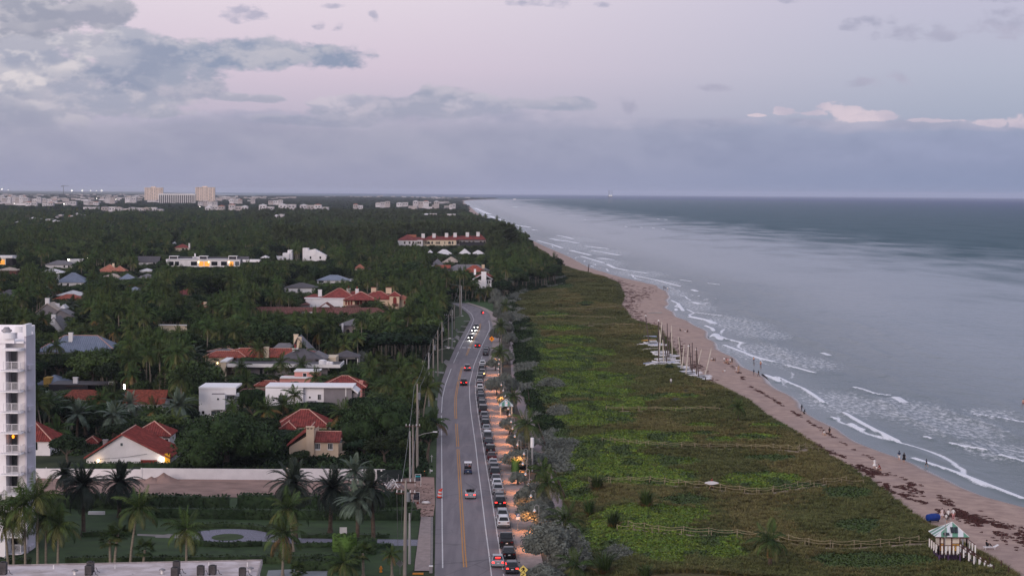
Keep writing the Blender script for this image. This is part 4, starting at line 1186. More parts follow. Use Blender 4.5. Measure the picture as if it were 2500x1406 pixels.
# ------------------------------------------------------------------ flat roof in the foreground
def flat_roof_block():
 z=10.0
 p0,p1,p2=at(-60,1381.5,z),at(641,1367,z),at(662,1420,z)
 D=p1.y
 B=Bld('flat_roofed_block','flat pale weathered roof with air conditioners in the near left corner',D,300,'building')
 m=bpy.data.materials.new('weathered_roof_membrane');m.use_nodes=True
 T=NT(m.node_tree);bs=T.n['Principled BSDF'];tc=T.node('ShaderNodeTexCoord');P=tc.outputs['Object']
 n=T.noise(P,0.5,5);n2=T.noise(P,1.4,6,0.7);n3=T.noise(T.comb(*[T.m('MULTIPLY',s,k)for s,k in zip(T.sep(P),(0.5,2.2,1))]),0.7,4)
 c=T.mix(T.ss(n,0.35,0.65),lin((170,156,154)),lin((200,188,190)))
 c=T.mix(T.m('MULTIPLY',T.ss(n2,0.60,0.72),0.8),c,lin((92,74,70)))
 c=T.mix(T.m('MULTIPLY',T.ss(n3,0.62,0.7),0.6),c,lin((110,92,88)))
 T.put(bs.inputs['Base Color'],c);bs.inputs['Roughness'].default_value=0.8
 pts=[(p0.x,p0.y),(p0.x,p0.y-60),(p1.x+4.5,p1.y-60),(p1.x,p1.y)]
 pts=[(x-B.ox,y-D)for x,y in pts]
 r=MB();r.prism(pts,z-0.4,z);ro=r.build('roof',m,B.root)
 w=MB();cx=sum(p[0]for p in pts)/4;cy=sum(p[1]for p in pts)/4
 w.prism([(cx+(x-cx)*0.985,cy+(y-cy)*0.985)for x,y in pts],0.0,z-0.4);w.build('wall',M_wwall,B.root)
 e=MB();e.tube([(pts[0][0],pts[0][1]-.1,z+.03),(pts[3][0],pts[3][1]-.1,z+.03)],0.09,6);e.tube([(pts[3][0]-.1,pts[3][1],z+.03),(pts[2][0]-.1,pts[2][1],z+.03)],0.09,6);e.build('roof_edge',mat('roof_edge_metal',(150,140,138),0.6,0.15,1.5),ro)
 FOOT.append((p0.x,p1.x+1.5,D-62,D+2))
 # air conditioners stand on the roof: things of their own
 M_ac=mat('ac_housing',(70,66,68),0.7,0.2,2.0);M_acd=mat('ac_grille',(34,32,34),0.7,0.1,2.0)
 spots=[(8,1401,1.5,'dark air conditioner cut off by the left picture edge'),(217,1403,1.2,'front unit of the air conditioner pair left of the white roof dome'),(221,1396,1.3,'rear unit of the air conditioner pair left of the white roof dome'),(427,1410,1.3,'front unit of the air conditioner pair near the roof middle'),(431,1399,1.5,'tall rear unit of the air conditioner pair near the roof middle'),(490,1403,1.15,'brown lone air conditioner left of the two small rightmost ones'),(519,1401,1.1,'brown air conditioner beside a thin vent pipe on the flat roof'),(592,1404,0.95,'smallest air conditioner nearest the right roof edge')]
 for x,y,h,lb in spots:
  q=at(x,y,z)
  t=thing('air_conditioner',lb,'air conditioner',(q.x,q.y,z),random.uniform(-.1,.1),'air conditioners on the flat roof')
  b=MB();b.box(-.33,.33,-.33,.33,0.12,h*0.78);b.build('housing',M_ac,t)
  b=MB();b.cyl(0,0,h*0.78,h*0.84,0.28,0.24,10);b.build('fan_grille',M_acd,t)
  for sx in(-.27,.27):
   b=MB();b.box(sx-.04,sx+.04,-.3,.3,0,.12);b.build('foot',M_acd,t)
  b=MB();b.tube([(.33,0,.4),(.55,0,.45),(.7,-.1,.1),(.95,-.2,.05)],0.03,5);b.build('pipe',M_acd,t)
 for x,y,lb in[(183,1402,'white mushroom vent left of the paired air conditioners'),(396,1400,'white mushroom vent left of the middle air conditioners'),(612,1396,'white mushroom vent right of the smallest air conditioner')]:
  q=at(x,y,z);t=thing('roof_vent',lb,'roof vent',(q.x,q.y,z),0,'mushroom vents on the flat roof')
  b=MB();b.cyl(0,0,0,.35,.14);b.build('pipe',M_trim,t)
  b=MB();b.tube([(0,0,.35),(0,0,.45),(0,0,.55)],[.33,.3,.08],12);b.build('cap',mat('vent_cap_metal',(140,136,140),.5,.1,1,metal=.4),t)
 for x,y,lb in[(131,1388,'thin white pipe left of the mushroom vents'),(281,1388,'thin white pipe at the roof middle left'),(510,1382,'thin white pipe behind the brown air conditioners'),(604,1382,'thin white pipe near the right roof end')]:
  q=at(x,y,z);b=MB();b.cyl(0,0,0,.4,.06,n=8);tag(b.build('vent_pipe',M_trim,None,(q.x,q.y,z)),lb,'vent pipe','vent pipes on the flat roof')
flat_roof_block()
pxpoly('pool_deck',[(655,1392),(800,1385),(800,1440),(640,1440)],0.03,mat('deck_tile',(128,132,136),0.8,0.06,0.6))
# ------------------------------------------------------------------ houses, nearest first
def gable_house():
 B=Bld('gable_house','white house with a broad red tiled gable facing the sand lot hedge',340.0,300)
 B.gable(206,417,1117,1058.5,12.0,M_red,xa=298,wall=M_wwall,ribs=0.42,over=0.5)
 B.box('garage_door',268,1117,343,1129,M_wwall2,-0.06,0.06);B.box('low_door',343,1122,383,1130,M_redwood,-0.06,0.06)
 B.box('lit_panel',402,1107,415,1131,M_yelp,-0.35,0.3)
 B.chimney(251,1073,262,1090,3.0,M_greyw,0.7)
 B.window(294,1081,300,1088,0.0,M_glass2);B.lamp(240,1124,-0.4,M_bulb,0.22,12);B.lamp(395,1122,-0.5,M_bulbw,0.26,22,(1,.85,.6))
 w=MB();a=B.p(240,1120)[0];c=B.p(360,1107)[0]
 w.tube([(a,-.3,B.p(240,1120)[1]),((a+c)/2,-.3,B.p(300,1116)[1]),(c,-.3,B.p(372,1107)[1])],0.03,4);w.build('cable',M_dwall,B.root)
 B.see(212,1058,415,1128)
 B=Bld('hip_roof_house','square white house with a red pyramid roof behind the broad gable',352.0,369)
 B.box('wall',325,1061,414,None,M_wwall,0.0,6.3,foot=True);B.hip(320,419,1061,6.3,2.05,M_red,ribs=0.42)
 B.window(403,1071,411,1082,0.0,M_glass);B.box('window_hood',397,1066.5,414,1068.5,M_wood,-0.4,0.4);B.lamp(326,1066,-0.3,M_bulb,0.12)
 B.see(322,1030,418,1086)
 B=Bld('arched_window_house','white house with an arched window and bright red roof beside the tower',350.0,80)
 B.box('wall',20,1075,122,None,M_wwall,0.0,8.0,foot=True);B.hip(16,128,1074,8.0,2.9,M_red,ribs=0.42)
 B.window(84,1078,92,1098,0.0,M_glass,arch=True);B.see(84,1036,126,1096)
 B=Bld('small_hip_house','small red hip roof tucked behind the left slope of the broad gable',366.0,220)
 B.box('wall',208,1080,236,None,M_wwall,0,3.5,foot=True);B.hip(203,241,1080,3.5,0.95,M_red,ribs=0.42,over=.3);B.see(205,1066,238,1080)
gable_house()
def beige_house():
 B=Bld('chimney_house','beige house with a tall front chimney and red tiles by the round tree',345.0,765)
 M=M_beige
 a,_=B.p(706,1090);x1,_=B.p(826,1080);xr,zr=B.p(757,1044);_,zl=B.p(703,1087);_,ze=B.p(822,1077,-.3);_,zk=B.p(790,1053,3.0)
 b=MB()
 xm=B.p(768,1060)[0]
 f=[(a,0),(xm,0),(xm,zr-.6),(a,zl-.25)]
 b.poly([(p[0],0,p[1])for p in f]);b.poly([(p[0],8,p[1])for p in f][::-1])
 for i in range(4):
  p,q=f[i],f[(i+1)%4];b.quad((q[0],0,q[1]),(p[0],0,p[1]),(p[0],8,p[1]),(q[0],8,q[1]))
 b.box(xm,x1,0.02,8,0,ze-.2)
 b.build('wall',M,B.root);B.foot(a,x1,0,8)
 B.roof_faces([[(a-.4,-.4,zl),(xr,-.4,zr),(xr,8.4,zr),(a-.4,8.4,zl)][::-1]],M_red,ribs=0.42,edges=[((xr,-.4,zr),(xr,8.4,zr))])
 c=x1+.3
 B.roof_faces([[(xm,-.4,ze),(c,-.4,ze),(c,3.0,zk),(xm,3.0,zk)],[(c,6.6,ze),(xm,6.6,ze),(xm,3.0,zk),(c,3.0,zk)]],M_red,ribs=0.42,edges=[((xm,3,zk),(c,3,zk))])
 o=B.chimney(747.5,1041,766,1133,-0.7,M,0.75)
 for x in(752,760.5):
  B.box('chimney_opening',x-2.5,1044.5,x+2.5,1047,M_dwall,-0.72,0.04)
 for x0,x1_ in((770,781),(801,812)):
  B.window(x0,1082,x1_,1096,0.02,M_glass,mull=2)
  B.box('sill',x0-1,1097,x1_+1,1099,M_trim,-0.08,0.1)
 B.box('awning',826,1075,834,1081,M_glass2,-.3,1.2)
 B.box('side_wing',826,1108,842,None,M,1.0,4.0)
 B.see(712,1042,826,1112)
 B=Bld('cross_hip_house','red roofed cream house directly behind the tall front chimney',374.0,738)
 B.box('wall',679,1040,798,None,M_cream,0,9.0,foot=True);B.hip(672,804,1039,9.0,2.6,M_red,ribs=0.45,ridge=1.6)
 B.hip(682,724,1046,5.0,1.2,M_red,d0=-1.5,ribs=0.45,part='wing_roof')
 for x in(707,733,748,777):B.window(x,1046,x+6,1057,0.0,M_glass)
 B.see(676,1004,700,1040);B.see(756,1004,800,1040);B.see(700,1001,756,1012)
beige_house()
def modern_white():
 B=Bld('white_cube_house','white cubic modern house standing alone left of the longer white one',404.0,530)
 m=M_wwall2
 B.box('wall',485.5,946,548,None,m,0.0,9.0,foot=True)
 B.box('roof_slab',485,944.5,576,950,m,-0.15,9.2);B.box('fascia',548,950,576,964,m,-0.1,0.3);B.box('side_wall',572,964,576,None,m,4.0,5.0)
 B.box('rear_wall',548,964,572,None,M_greyw,4.0,5.0)
 B.box('bay',515.5,963,549,1000,m,-1.1,1.08);B.box('bay_coping',517,960.5,547,963,M_greyw,-0.9,0.8)
 B.window(530,971.5,534.5,976,-1.1,M_glass,frame=m)
 B.window(516,1002.5,527,1011,0.0,M_glass2);B.window(528.5,1002.5,537,1011,0.0,M_glass2);B.window(493,1003,499,1010,0.0,M_glass);B.window(491,1014,502,1028,0,M_glass2)
 for yv in(984,1010):
  for k in range(4):B.box('balcony_rail',549.5,yv-k*3,571,yv-k*3+0.9,M_trim,-0.1,0.08)
  B.box('balcony_floor',549.5,yv+1,572,yv+4,m,-0.1,4.0)
 for x in(551,560):B.window(x,967,x+7,984,4.0,M_glass);
 B.see(486,945,574,1002);B.see(486,1002,530,1024)
 B=Bld('long_white_house','long white flat modern house with grey panels before the pink walled roof',406.0,760)
 m=M_wwall2
 B.box('wall',648,947,740,None,m,0.0,8.0,foot=True);B.box('wall',740,947.5,792,None,m,0.9,8.0,foot=True)
 B.box('roof_slab',647.5,942.5,862,947,m,-0.12,8.4)
 B.box('wall',792,950,860,None,M_cream,2.2,6.0,foot=True)
 B.box('grey_screen',790.5,946.5,843,None,M_greyw,0.6,0.2);B.box('grey_screen',845.5,946.5,859,975,M_greyw,0.6,0.2);B.box('screen_post',843,946,845.5,968,M_trim,0.5,0.3)
 b=MB();p0=B.p(857,946);p1=B.p(874,959)
 b.poly([(p0[0],0.5,p0[1]),(p1[0],0.5,p1[1]),(p1[0],8.0,p1[1]),(p0[0],8.0,p0[1])]);b.poly([(p0[0],0.45,p0[1]-.3),(p1[0],0.45,p1[1]-.3),(p1[0],.45,p1[1]),(p0[0],.45,p0[1])]);b.build('sloped_roof',m,B.root)
 B.box('side_wall',859.5,959,873,None,M_greyw,1.2,5.0)
 for x,y,d in((666,974,0),(754,967.5,.9)):B.window(x,y,x+4.5,y+4.5,d,M_glass,frame=m)
 B.window(680,964,702,985,0.0,M_glass2,frame=m);B.window(776,963,783,975,0.85,M_glass,mull=1)
 B.box('porch_roof',748,981,769,990,M_greyw,-2.0,2.6);B.box('porch_wall',752,990,769,None,M_cream,-1.8,2.0)
 B.see(649,943,872,962);B.see(655,960,684,985);B.see(742,960,792,978);B.see(792,948,858,976)
modern_white()
def big_villa():
 B=Bld('grey_and_red_villa','large villa mixing red tiles, grey roofs and a flat terrace with water tanks',487.0,640)
 # red tile range at the back
 B.box('wall',501,872,560,None,M_cream,0.0,10.0,foot=True)
 B.long(496,600,871,857,9.0,M_red2,ribs=0.5,inset=2.5,part='side_roof')
 B.box('wall',545,870,820,None,M_cream,4.0,8.0,foot=True)
 B.long(523,786,869.5,850.5,9.0,M_red2,d0=3.0,ribs=0.5,inset=6.0)
 B.box('roof_lantern',582,850,630,853,M_trim,8.0,1.5)
 B.long(505,585,858,846,9.0,M_grey,d0=9.5,inset=5.0,part='grey_roof')
 # grey gabled range with paired chimneys behind
 B.box('rear_wall',660,858,762,None,M_cream,16.0,9.0)
 B.gable(706,764,862,823,9.0,M_grey,d0=12.5,xa=726,part='grey_roof',cap=False)
 B.long(656,722,858,837,9.0,M_grey,d0=14.0,inset=2.0,part='grey_roof',cap=False)
 B.chimney(717,816,727.5,835,20.0,M_cream);B.chimney(724.5,822.5,736,843,12.6,M_cream)
 B.chimney(644,846.5,656,867,2.2,M_cream);B.chimney(714,850,727,862,2.0,M_trim,pot=1.0)
 B.hip(680,784,875,9.0,2.3,M_greyd,d0=-2.0,part='grey_roof',cap=False)
 B.hip(745,800,874,7.0,1.6,M_grey,d0=2.0,part='grey_roof',cap=False)
 # flat terrace in front
 zt=B.p(700,891,-14.0)[1]
 x0,x1=B.p(552,890,-14)[0],B.p(829,890,-14)[0]
 t=MB();t.box(x0,x1,-14.0,-3.0,zt-0.25,zt);to=t.build('terrace',M_greyd,B.root)
 t=MB();t.box(x0,x1+.2,-14.25,-14.0,zt-0.55,zt+0.25);t.box(x1,x1+.2,-14,-3,zt-.55,zt+.25);t.build('terrace_edge',M_trim,to)
 t=MB();t.box(x0+2.0,x1-3.0,-12.4,-11.8,0,zt-0.25);t.build('wall',M_greyw,B.root)
 a,zz=B.p(539,884,-14.5);c,_=B.p(552,884,-14.5);t=MB();t.box(a,c,-14.6,-4.0,0,zz);t.build('wing_wall',M_cream,B.root)
 t=MB();t.box(a-.1,c+.3,-14.8,-4.0,zz,zz+.3);t.build('coping',M_trim,B.root)
 t=MB();t.box(x0+1,B.p(770,880,-3)[0],-3.2,-2.9,zt,B.p(700,875,-3)[1]);t.build('upper_wall',M_greyd,B.root)
 q=MB()
 hz=B.p(640,875,-3.6)[1]
 for k in range(60):
  w=rng.uniform(0,1);xx=B.p(588,880,-4)[0]*(1-w)+B.p(662,880,-4)[0]*w;s=rng.uniform(.25,.5)
  q.tube([(xx,-3.6,zt+.2),(xx,-3.6,zt+.2+s*1.6)],[s,s*.3],5)
 q.build('terrace_planting',mat('terrace_hedge',(44,62,38),0.9,0.2,2.0),B.root)
 for x,y0,y1,r,lb in((788,879,889,.95,0),(800.5,877,883,.6,0),(808,881,886,.55,0)):
  xx,zz=B.p(x,y1,-11);t=MB();t.cyl(xx,-11,zt,zt+(y1-y0)/10.2,r);t.cyl(xx,-11,zt+(y1-y0)/10.2,zt+(y1-y0)/10.2+.15,r*.8,r*.5);t.build('water_tank',M_wwall2,B.root)
 for x in(634,645):B.window(x,900,x+7,912,-12.4,M_glass,frame=M_greyw)
 B.box('spot_lamp',522,877,534,880,M_dwall,-1.0,.6);B.lamp(531,886,-1.3,M_bulb,0.16)
 B.see(500,852,780,872);B.see(556,872,690,900);B.see(760,872,830,900);B.see(540,884,555,918);B.see(655,828,765,850);B.see(716,815,737,845);PROTECT.append((655,816,766,848,520));B.foot(B.p(660,858)[0],B.p(764,858)[0],10,28)
 G=Bld('garden_pavilion','open grey hipped pavilion on posts right of the villa terrace',500.0,845,'pavilion')
 G.hip(811,877,870.5,6.0,1.45,M_greyd,cap=False);z=G.p(845,871)[1]
 for x in(816,846,873):
  for d in(0.3,5.5):b=MB();xx=G.p(x,880)[0];b.box(xx-.13,xx+.13,d,d+.26,0,z-.1);b.build('post',M_trim,G.root)
 G.box('beam',822,871.5,867,876,M_trim,0.3,.2);G.box('back_wall',814,876,876,None,M_dwall,5.0,.3);G.foot(-4,4,0,6);G.see(812,859,876,884)
big_villa()
def pink_house():
 B=Bld('pink_walled_house','pink walled house with a wide red hip roof behind the long white house',432.0,838)
 B.box('wall',790,944,884,None,M_pinkw,0,9.0,foot=True);B.hip(781,895,944,9.0,2.0,M_red,ribs=0.45,ridge=1.5)
 B.chimney(877,929,886,939,1.5,M_pinkw);B.window(874,956,879,966,0,M_glass,arch=True)
 B.see(796,917,892,944);B.see(862,944,884,966)
 B=Bld('pink_flat_house','pink flat roofed house glimpsed between palms above the long white one',446.0,730)
 B.box('wall',683,924,776,None,M_pinkw,0,8.0,foot=True);B.box('upper_wall',719,907,778,924,M_pinkw,2.0,6.0)
 B.box('roof_slab',683,921,768,924.5,M_trim,-.3,4.0);B.box('upper_cornice',717,905.5,780,908,M_trim,1.8,6.4)
 B.window(740,911,748,920,2.0,M_glass)
 B.long(620,684,941,929,6.0,M_red2,d0=0.5,ribs=0.5,inset=1.5);B.box('low_wall',624,941,684,None,M_cream,0.6,5.0,foot=True)
 B.see(683,924,702,935);B.see(640,930,683,941);B.see(722,907,742,921)
 B=Bld('dark_tile_house','dark tiled veranda house between the two white modern houses',428.0,610)
 B.box('wall',582,962,650,None,M_dwall,0,6.0,foot=True);B.long(576,652,961,948,7.0,M_brown,inset=1.0,cap=False)
pink_house()
def left_middle():
 B=simple_house('blue grey metal hip roof spreading wide behind palms above the tower',84,284,858,4.0,819,M_blue,M_wwall,14.0,'hip',inset=6.5,ribs=0.55,cap=None,show=(92,816,282,856),chim=(167,812,177,832,4.0),chim_m=M_trim)
 B.hip(205,298,852,8.0,1.7,M_blue,d0=6.0,part='wing_roof',cap=False,ribs=0.55)
 B=Bld('red_shingle_house','long house under a plain red brown shingle roof above grey palms',406.0,350)
 B.box('wall',306,984,398,None,M_wwall,0,8.0,foot=True);B.long(299,402,984,951,8.0,M_rbrown,ribs=0.3,cap=False)
 for x in(354,364,376,386):B.window(x,990,x+6,1003,0,M_glass)
 B.see(303,952,400,986)
 L=Bld('garden_lamp','glowing twin lamp above the left end of the red brown roof',412.0,303,'lamp')
 for y in(941,947):L.lamp(303.5,y,0,M_bulbw,0.22,40)
 b=MB();xx,zz=L.p(303.5,948);b.cyl(xx,0,0,zz,0.05,n=6);b.build('post',M_dwall,L.root);L.see(298,936,309,951)
 B=Bld('brown_tile_house','low brown tiled house left of the red brown shingle roof',420.0,190)
 B.box('wall',158,972,232,None,M_cream,0,7.0,foot=True);B.long(150,236,973,951,8.0,M_rbrown,ribs=0.35,inset=1.5,cap=False);B.gable(151,180,979,968,4.0,M_redpale,d0=-2.0,wall=M_cream,cap=False,part='porch_roof')
 B.see(160,952,214,968)
 B=Bld('dark_clad_house','black clad flat building with a pale chimney left of the basketball hoop',446.0,168)
 B.box('wall',119,939,214,None,M_dwall,0,8.0,foot=True);B.box('roof_edge',119,937.5,262,940,M_greyd,-.1,8.2);B.chimney(178,921,189,941,2.0,M_wwall);B.box('coping',160,941.5,202,943,M_wood,-.2,.3)
 for x in(120,141,154):B.box('screen_post',x,953,x+1.2,968,M_greyw,-.15,.12)
 B.see(122,922,212,950)
 B=Bld('ochre_gable_house','ochre walled house with a blue hipped roof just right of the tower',472.0,125)
 B.box('wall',106,922,122,None,M_ochre,-1.0,4.0);B.hip(84,164,938,8.0,2.0,M_blue,cap=False,ridge=0.6);B.box('wall',90,938,158,None,M_ochre,0,7.5,foot=True)
 B.see(86,917,160,938)
 H=Bld('basketball_hoop','white framed basketball backboard between dark trees and the black building',440.0,272,'basketball hoop')
 b=MB();x0,z1=H.p(265,931);x1,z0=H.p(278.5,939);t=.09
 b.box(x0,x1,0,.05,z1-t,z1);b.box(x0,x1,0,.05,z0,z0+t);b.box(x0,x0+t,0,.05,z0,z1);b.box(x1-t,x1,0,.05,z0,z1)
 cx=(x0+x1)/2;b.box(cx-.3,cx+.3,0,.05,z0+.55,z0+.6);b.box(cx-.3,cx-.25,0,.05,z0+.15,z0+.6);b.box(cx+.25,cx+.3,0,.05,z0+.15,z0+.6);b.build('backboard_frame',M_trim,H.root)
 b=MB();b.box(x0+t,x1-t,.01,.03,z0+t,z1-t);b.build('backboard',mat('clear_board',(60,62,66),.3,.05,1),H.root)
 b=MB();b.tube([(cx+.23*cos(w),-.3+.23*sin(w),z0+.15)for w in np.linspace(0,2*pi,13)],.02,4);b.build('rim',M_red2,H.root)
 b=MB();b.tube([(cx,.9,0),(cx,.9,z0),(cx,.1,z0+.5)],.07,6);b.build('post',M_dwall,H.root);H.see(262,929,281,942)
left_middle()
def red_mansion():
 B=Bld('red_roofed_mansion','sprawling mansion with bright red hip roofs, white block and arched tower window',757.0,850)
 w=M_beige
 B.box('white_block',745,730.5,838,None,M_wwall2,-2.0,10.0,foot=True);B.box('white_block_coping',741,728,840,731,M_wwall,-2.2,10.4)
 B.box('wall',838,735,866,None,w,-2.2,9.0,foot=True);B.box('wall',866,732,965,None,w,1.0,10.0,foot=True)
 B.hip(780,872,729,12.0,3.6,M_red,d0=1.0,cap=None);B.hip(838,920,731.5,11.0,2.6,M_red,d0=-3.0,cap=None)
 B.long(786,918,729,712,12.0,M_red,d0=3.5,inset=6.0);B.long(880,960,729,711,11.0,M_red,d0=2.0,inset=5.0)
 B.hip(730,800,731,9.0,1.9,M_red,d0=3.0,cap=False)
 B.box('tower',951,722,975,None,w,-2.5,5.0,foot=True);B.hip(947,979,722,5.0,1.5,M_red,d0=-2.5,over=.4)
 B.box('wall',975,730,993,None,w,0,6.0,foot=True);B.hip(968,998,730,6.5,1.4,M_redpale,d0=0,cap=False)
 B.window(959.5,725,968.5,743,-2.5,M_redwood,frame=M_cream,arch=True)
 B.box('balcony',958,741,971,747,M_brown,-3.3,0.8)
 for x in(843,849.5,856):B.window(x,733.5,x+4.2,744.5,-2.2,M_redwood,frame=M_cream,arch=True)
 for x in(872,879,891,899):B.window(x,734,x+5,744,1.0,M_redwood,frame=M_cream)
 B.window(985.5,734,990,742,0,M_redwood,frame=M_cream,arch=True)
 B.chimney(776.5,707,785.5,720,3.0,M_wwall);B.chimney(846.5,704,855,712,8.0,M_wwall,pot=.9);B.chimney(867.5,705,875.5,720,2.0,M_wwall,pot=.9)
 B.chimney(906,701.5,918,712,7.0,M_beige,1.4,capm=M_red);B.chimney(942,701.5,955.5,713,4.0,M_beige,1.4,capm=M_red)
 B.box('annex',716,744,757,None,M_wwall,-6.0,5.0,foot=True);B.hip(710,756,744,5.5,1.7,M_brown,d0=-6.0,cap=False)
 B.hip(838,950,749,4.0,.7,M_brown,d0=-7,cap=False,part='loggia_roof');B.box('loggia',842,750,946,None,w,-6.5,3.0)
 B.see(780,702,976,732);B.see(745,730,838,748);B.see(840,733,866,746);B.see(950,722,992,750)
 R=Bld('long_tiled_range','very long low brown tiled roof stretching in front of the red mansion',712.0,770)
 R.box('wall',612,764,936,None,M_cream,0,6.5,foot=True)
 R.long(598,942,764.5,750,7.5,M_brown,ribs=.62,inset=3.5,cap=False);R.gable(770,820,757,740,6.0,M_brown,d0=3.0,ribs=.62,cap=False)
 for x in(742,760):R.box('gatehouse',x-5,762,x+2,None,M_wwall,-1.5,1.4)
 R.see(640,750,930,763)
red_mansion()
def condo_arches():
 B=Bld('arcaded_condominium','long cream condominium with arched loggias, maroon roofs and square chimneys near the beach',1592.0,1080,'condominium')
 w=M_cream
 B.box('wall',971,586,1032,None,M_wwall,-4.0,16.0,foot=True);B.box('wall',1032,585,1114,None,w,0.0,14.0,foot=True);B.box('wall',1114,584,1186,None,mat('painted_shade_stucco',(150,148,158),.85,.05,.3),3.0,14.0,foot=True)  # beach-end wall section carries its shade in the stucco colour
 M_ma=mat('maroon_tile',(118,56,52),.8,.15,.6)
 B.hip(969,1019,586,16,4.4,M_ma,d0=-4,cap=False);B.long(996,1040,586,579,15,M_ma,d0=-3,inset=4,cap=False);B.long(1030,1118,585.5,577,15,M_ma,inset=5,cap=False);B.long(1108,1188,584.5,576,15,M_ma,d0=3,inset=5,cap=False)
 for x0,x1 in((1040,1078),(1078,1103),(1092,1128),(1130,1156),(1156,1186)):B.hip(x0,x1,584.5,12,4.6,M_ma,d0=1.5,cap=False,ridge=5)
 for x,y in((1029,570.5),(1055.5,570),(1086,569),(1107,568.5),(1137,567.5),(1163,566.5)):B.chimney(x,y,x+8,y+9,2.5,M_wwall,2.2)
 B.box('roof_terrace',998,573,1016,580,M_redpale,4,3);
 for y0,y1 in((589.5,596),(600.5,607)):
  for x in(1043,1053,1094,1103,1070):B.window(x,y0,x+(7 if x in(1043,1094)else 4),y1,0.0,M_dwall,frame=w,arch=True)
  for x in(1037.5,1040.5,1064,1067,1085):B.window(x,y0+.5,x+2,y1,0.0,M_dwall,frame=w)
  for x in(1116,1121,1130,1143,1153,1171,1180):B.window(x,y0-1.5,x+6,y1,3.0,M_dwall,frame=w,arch=True)
  for x in(986,998,1007,1019,1024):B.window(x,y0+.5,x+4,y1-.5,-4.0,M_dwall,frame=w)
 B.box('dark_netting',1122,591,1185,611,M_dwall,2.0,.2)
 B.see(972,568,1186,600)
 for i,(x0,x1,ye,yr,lb)in enumerate([(1039,1060,621,610.5,'small white roof at the left of the row before the condominium'),(1060,1107,622,609,'broad white hip roof in the middle of the row before the condominium'),(1116,1152,622,607.5,'white roof with a flue before the dark netted arches'),(1146,1188,623,611,'white roof at the beach end of the row before the condominium')]):
  simple_house(lb,x0,x1,ye,4.0,yr,M_whiter,M_wwall,10,'hip',group='white roofed houses before the condominium',show=(x0+2,yr,x1-2,ye-3))
condo_arches()
def beach_houses():
 simple_house('grey hip roofed house left of the grey and red roof by the shore road',1052,1082,647,4.0,632,M_grey,M_wwall,10,chim=None,show=(1054,634,1076,650))
 simple_house('grey green roof rising behind the grey hip house near the shore',1078,1124,641,4.5,627,M_tanr,M_wwall,10,show=(1082,628,1112,640))
 B=simple_house('wide house with grey and red roofs behind the white chimney house',1085,1196,661,6.0,645.5,M_grey,M_cream,12,'hip',show=(1090,646,1190,660),chim=(1176,646,1183,655,2.0),chim_m=M_beige)
 B.hip(1128,1188,664,10,3.4,M_red2,d0=-5,cap=False,part='red_roof');B.long(1062,1100,654,647,6,M_red2,d0=-2,cap=False,part='red_roof')
 B=Bld('white_chimney_house','tall white house with a broad chimney and red roof where the road bends',945.0,1180)
 B.box('wall',1150,690,1172,None,M_wwall2,3.0,9.0,foot=True);B.box('wall',1168,684,1200,None,M_wwall2,0.0,10.0,foot=True)
 B.gable(1153,1204,683,668,9.0,M_whiter,d0=0,xa=1180,cap=False);B.hip(1160,1206,675,9,2.0,M_red,d0=5,cap=False)
 B.chimney(1175,663,1187,706,-0.8,M_wwall2,1.0);B.chimney(1157,657,1162,668,6.0,M_wwall2,.8)
 for x in(1189,1193):B.window(x,685,x+3,692,0,M_glass)
 B.box('balcony',1196,689,1208,690.5,M_dwall,-.3,4);B.box('balcony_rail',1196,686,1208,686.6,M_dwall,-.3,.1);B.box('lower_void',1180,700,1200,704,M_dwall,-.1,.1)
 B.box('carport_roof',1150,713,1178,714.5,M_tanr,-6,5);B.lamp(1148,710,-.5,M_bulb,.25,30)
 B.see(1172,664,1202,702)
beach_houses()
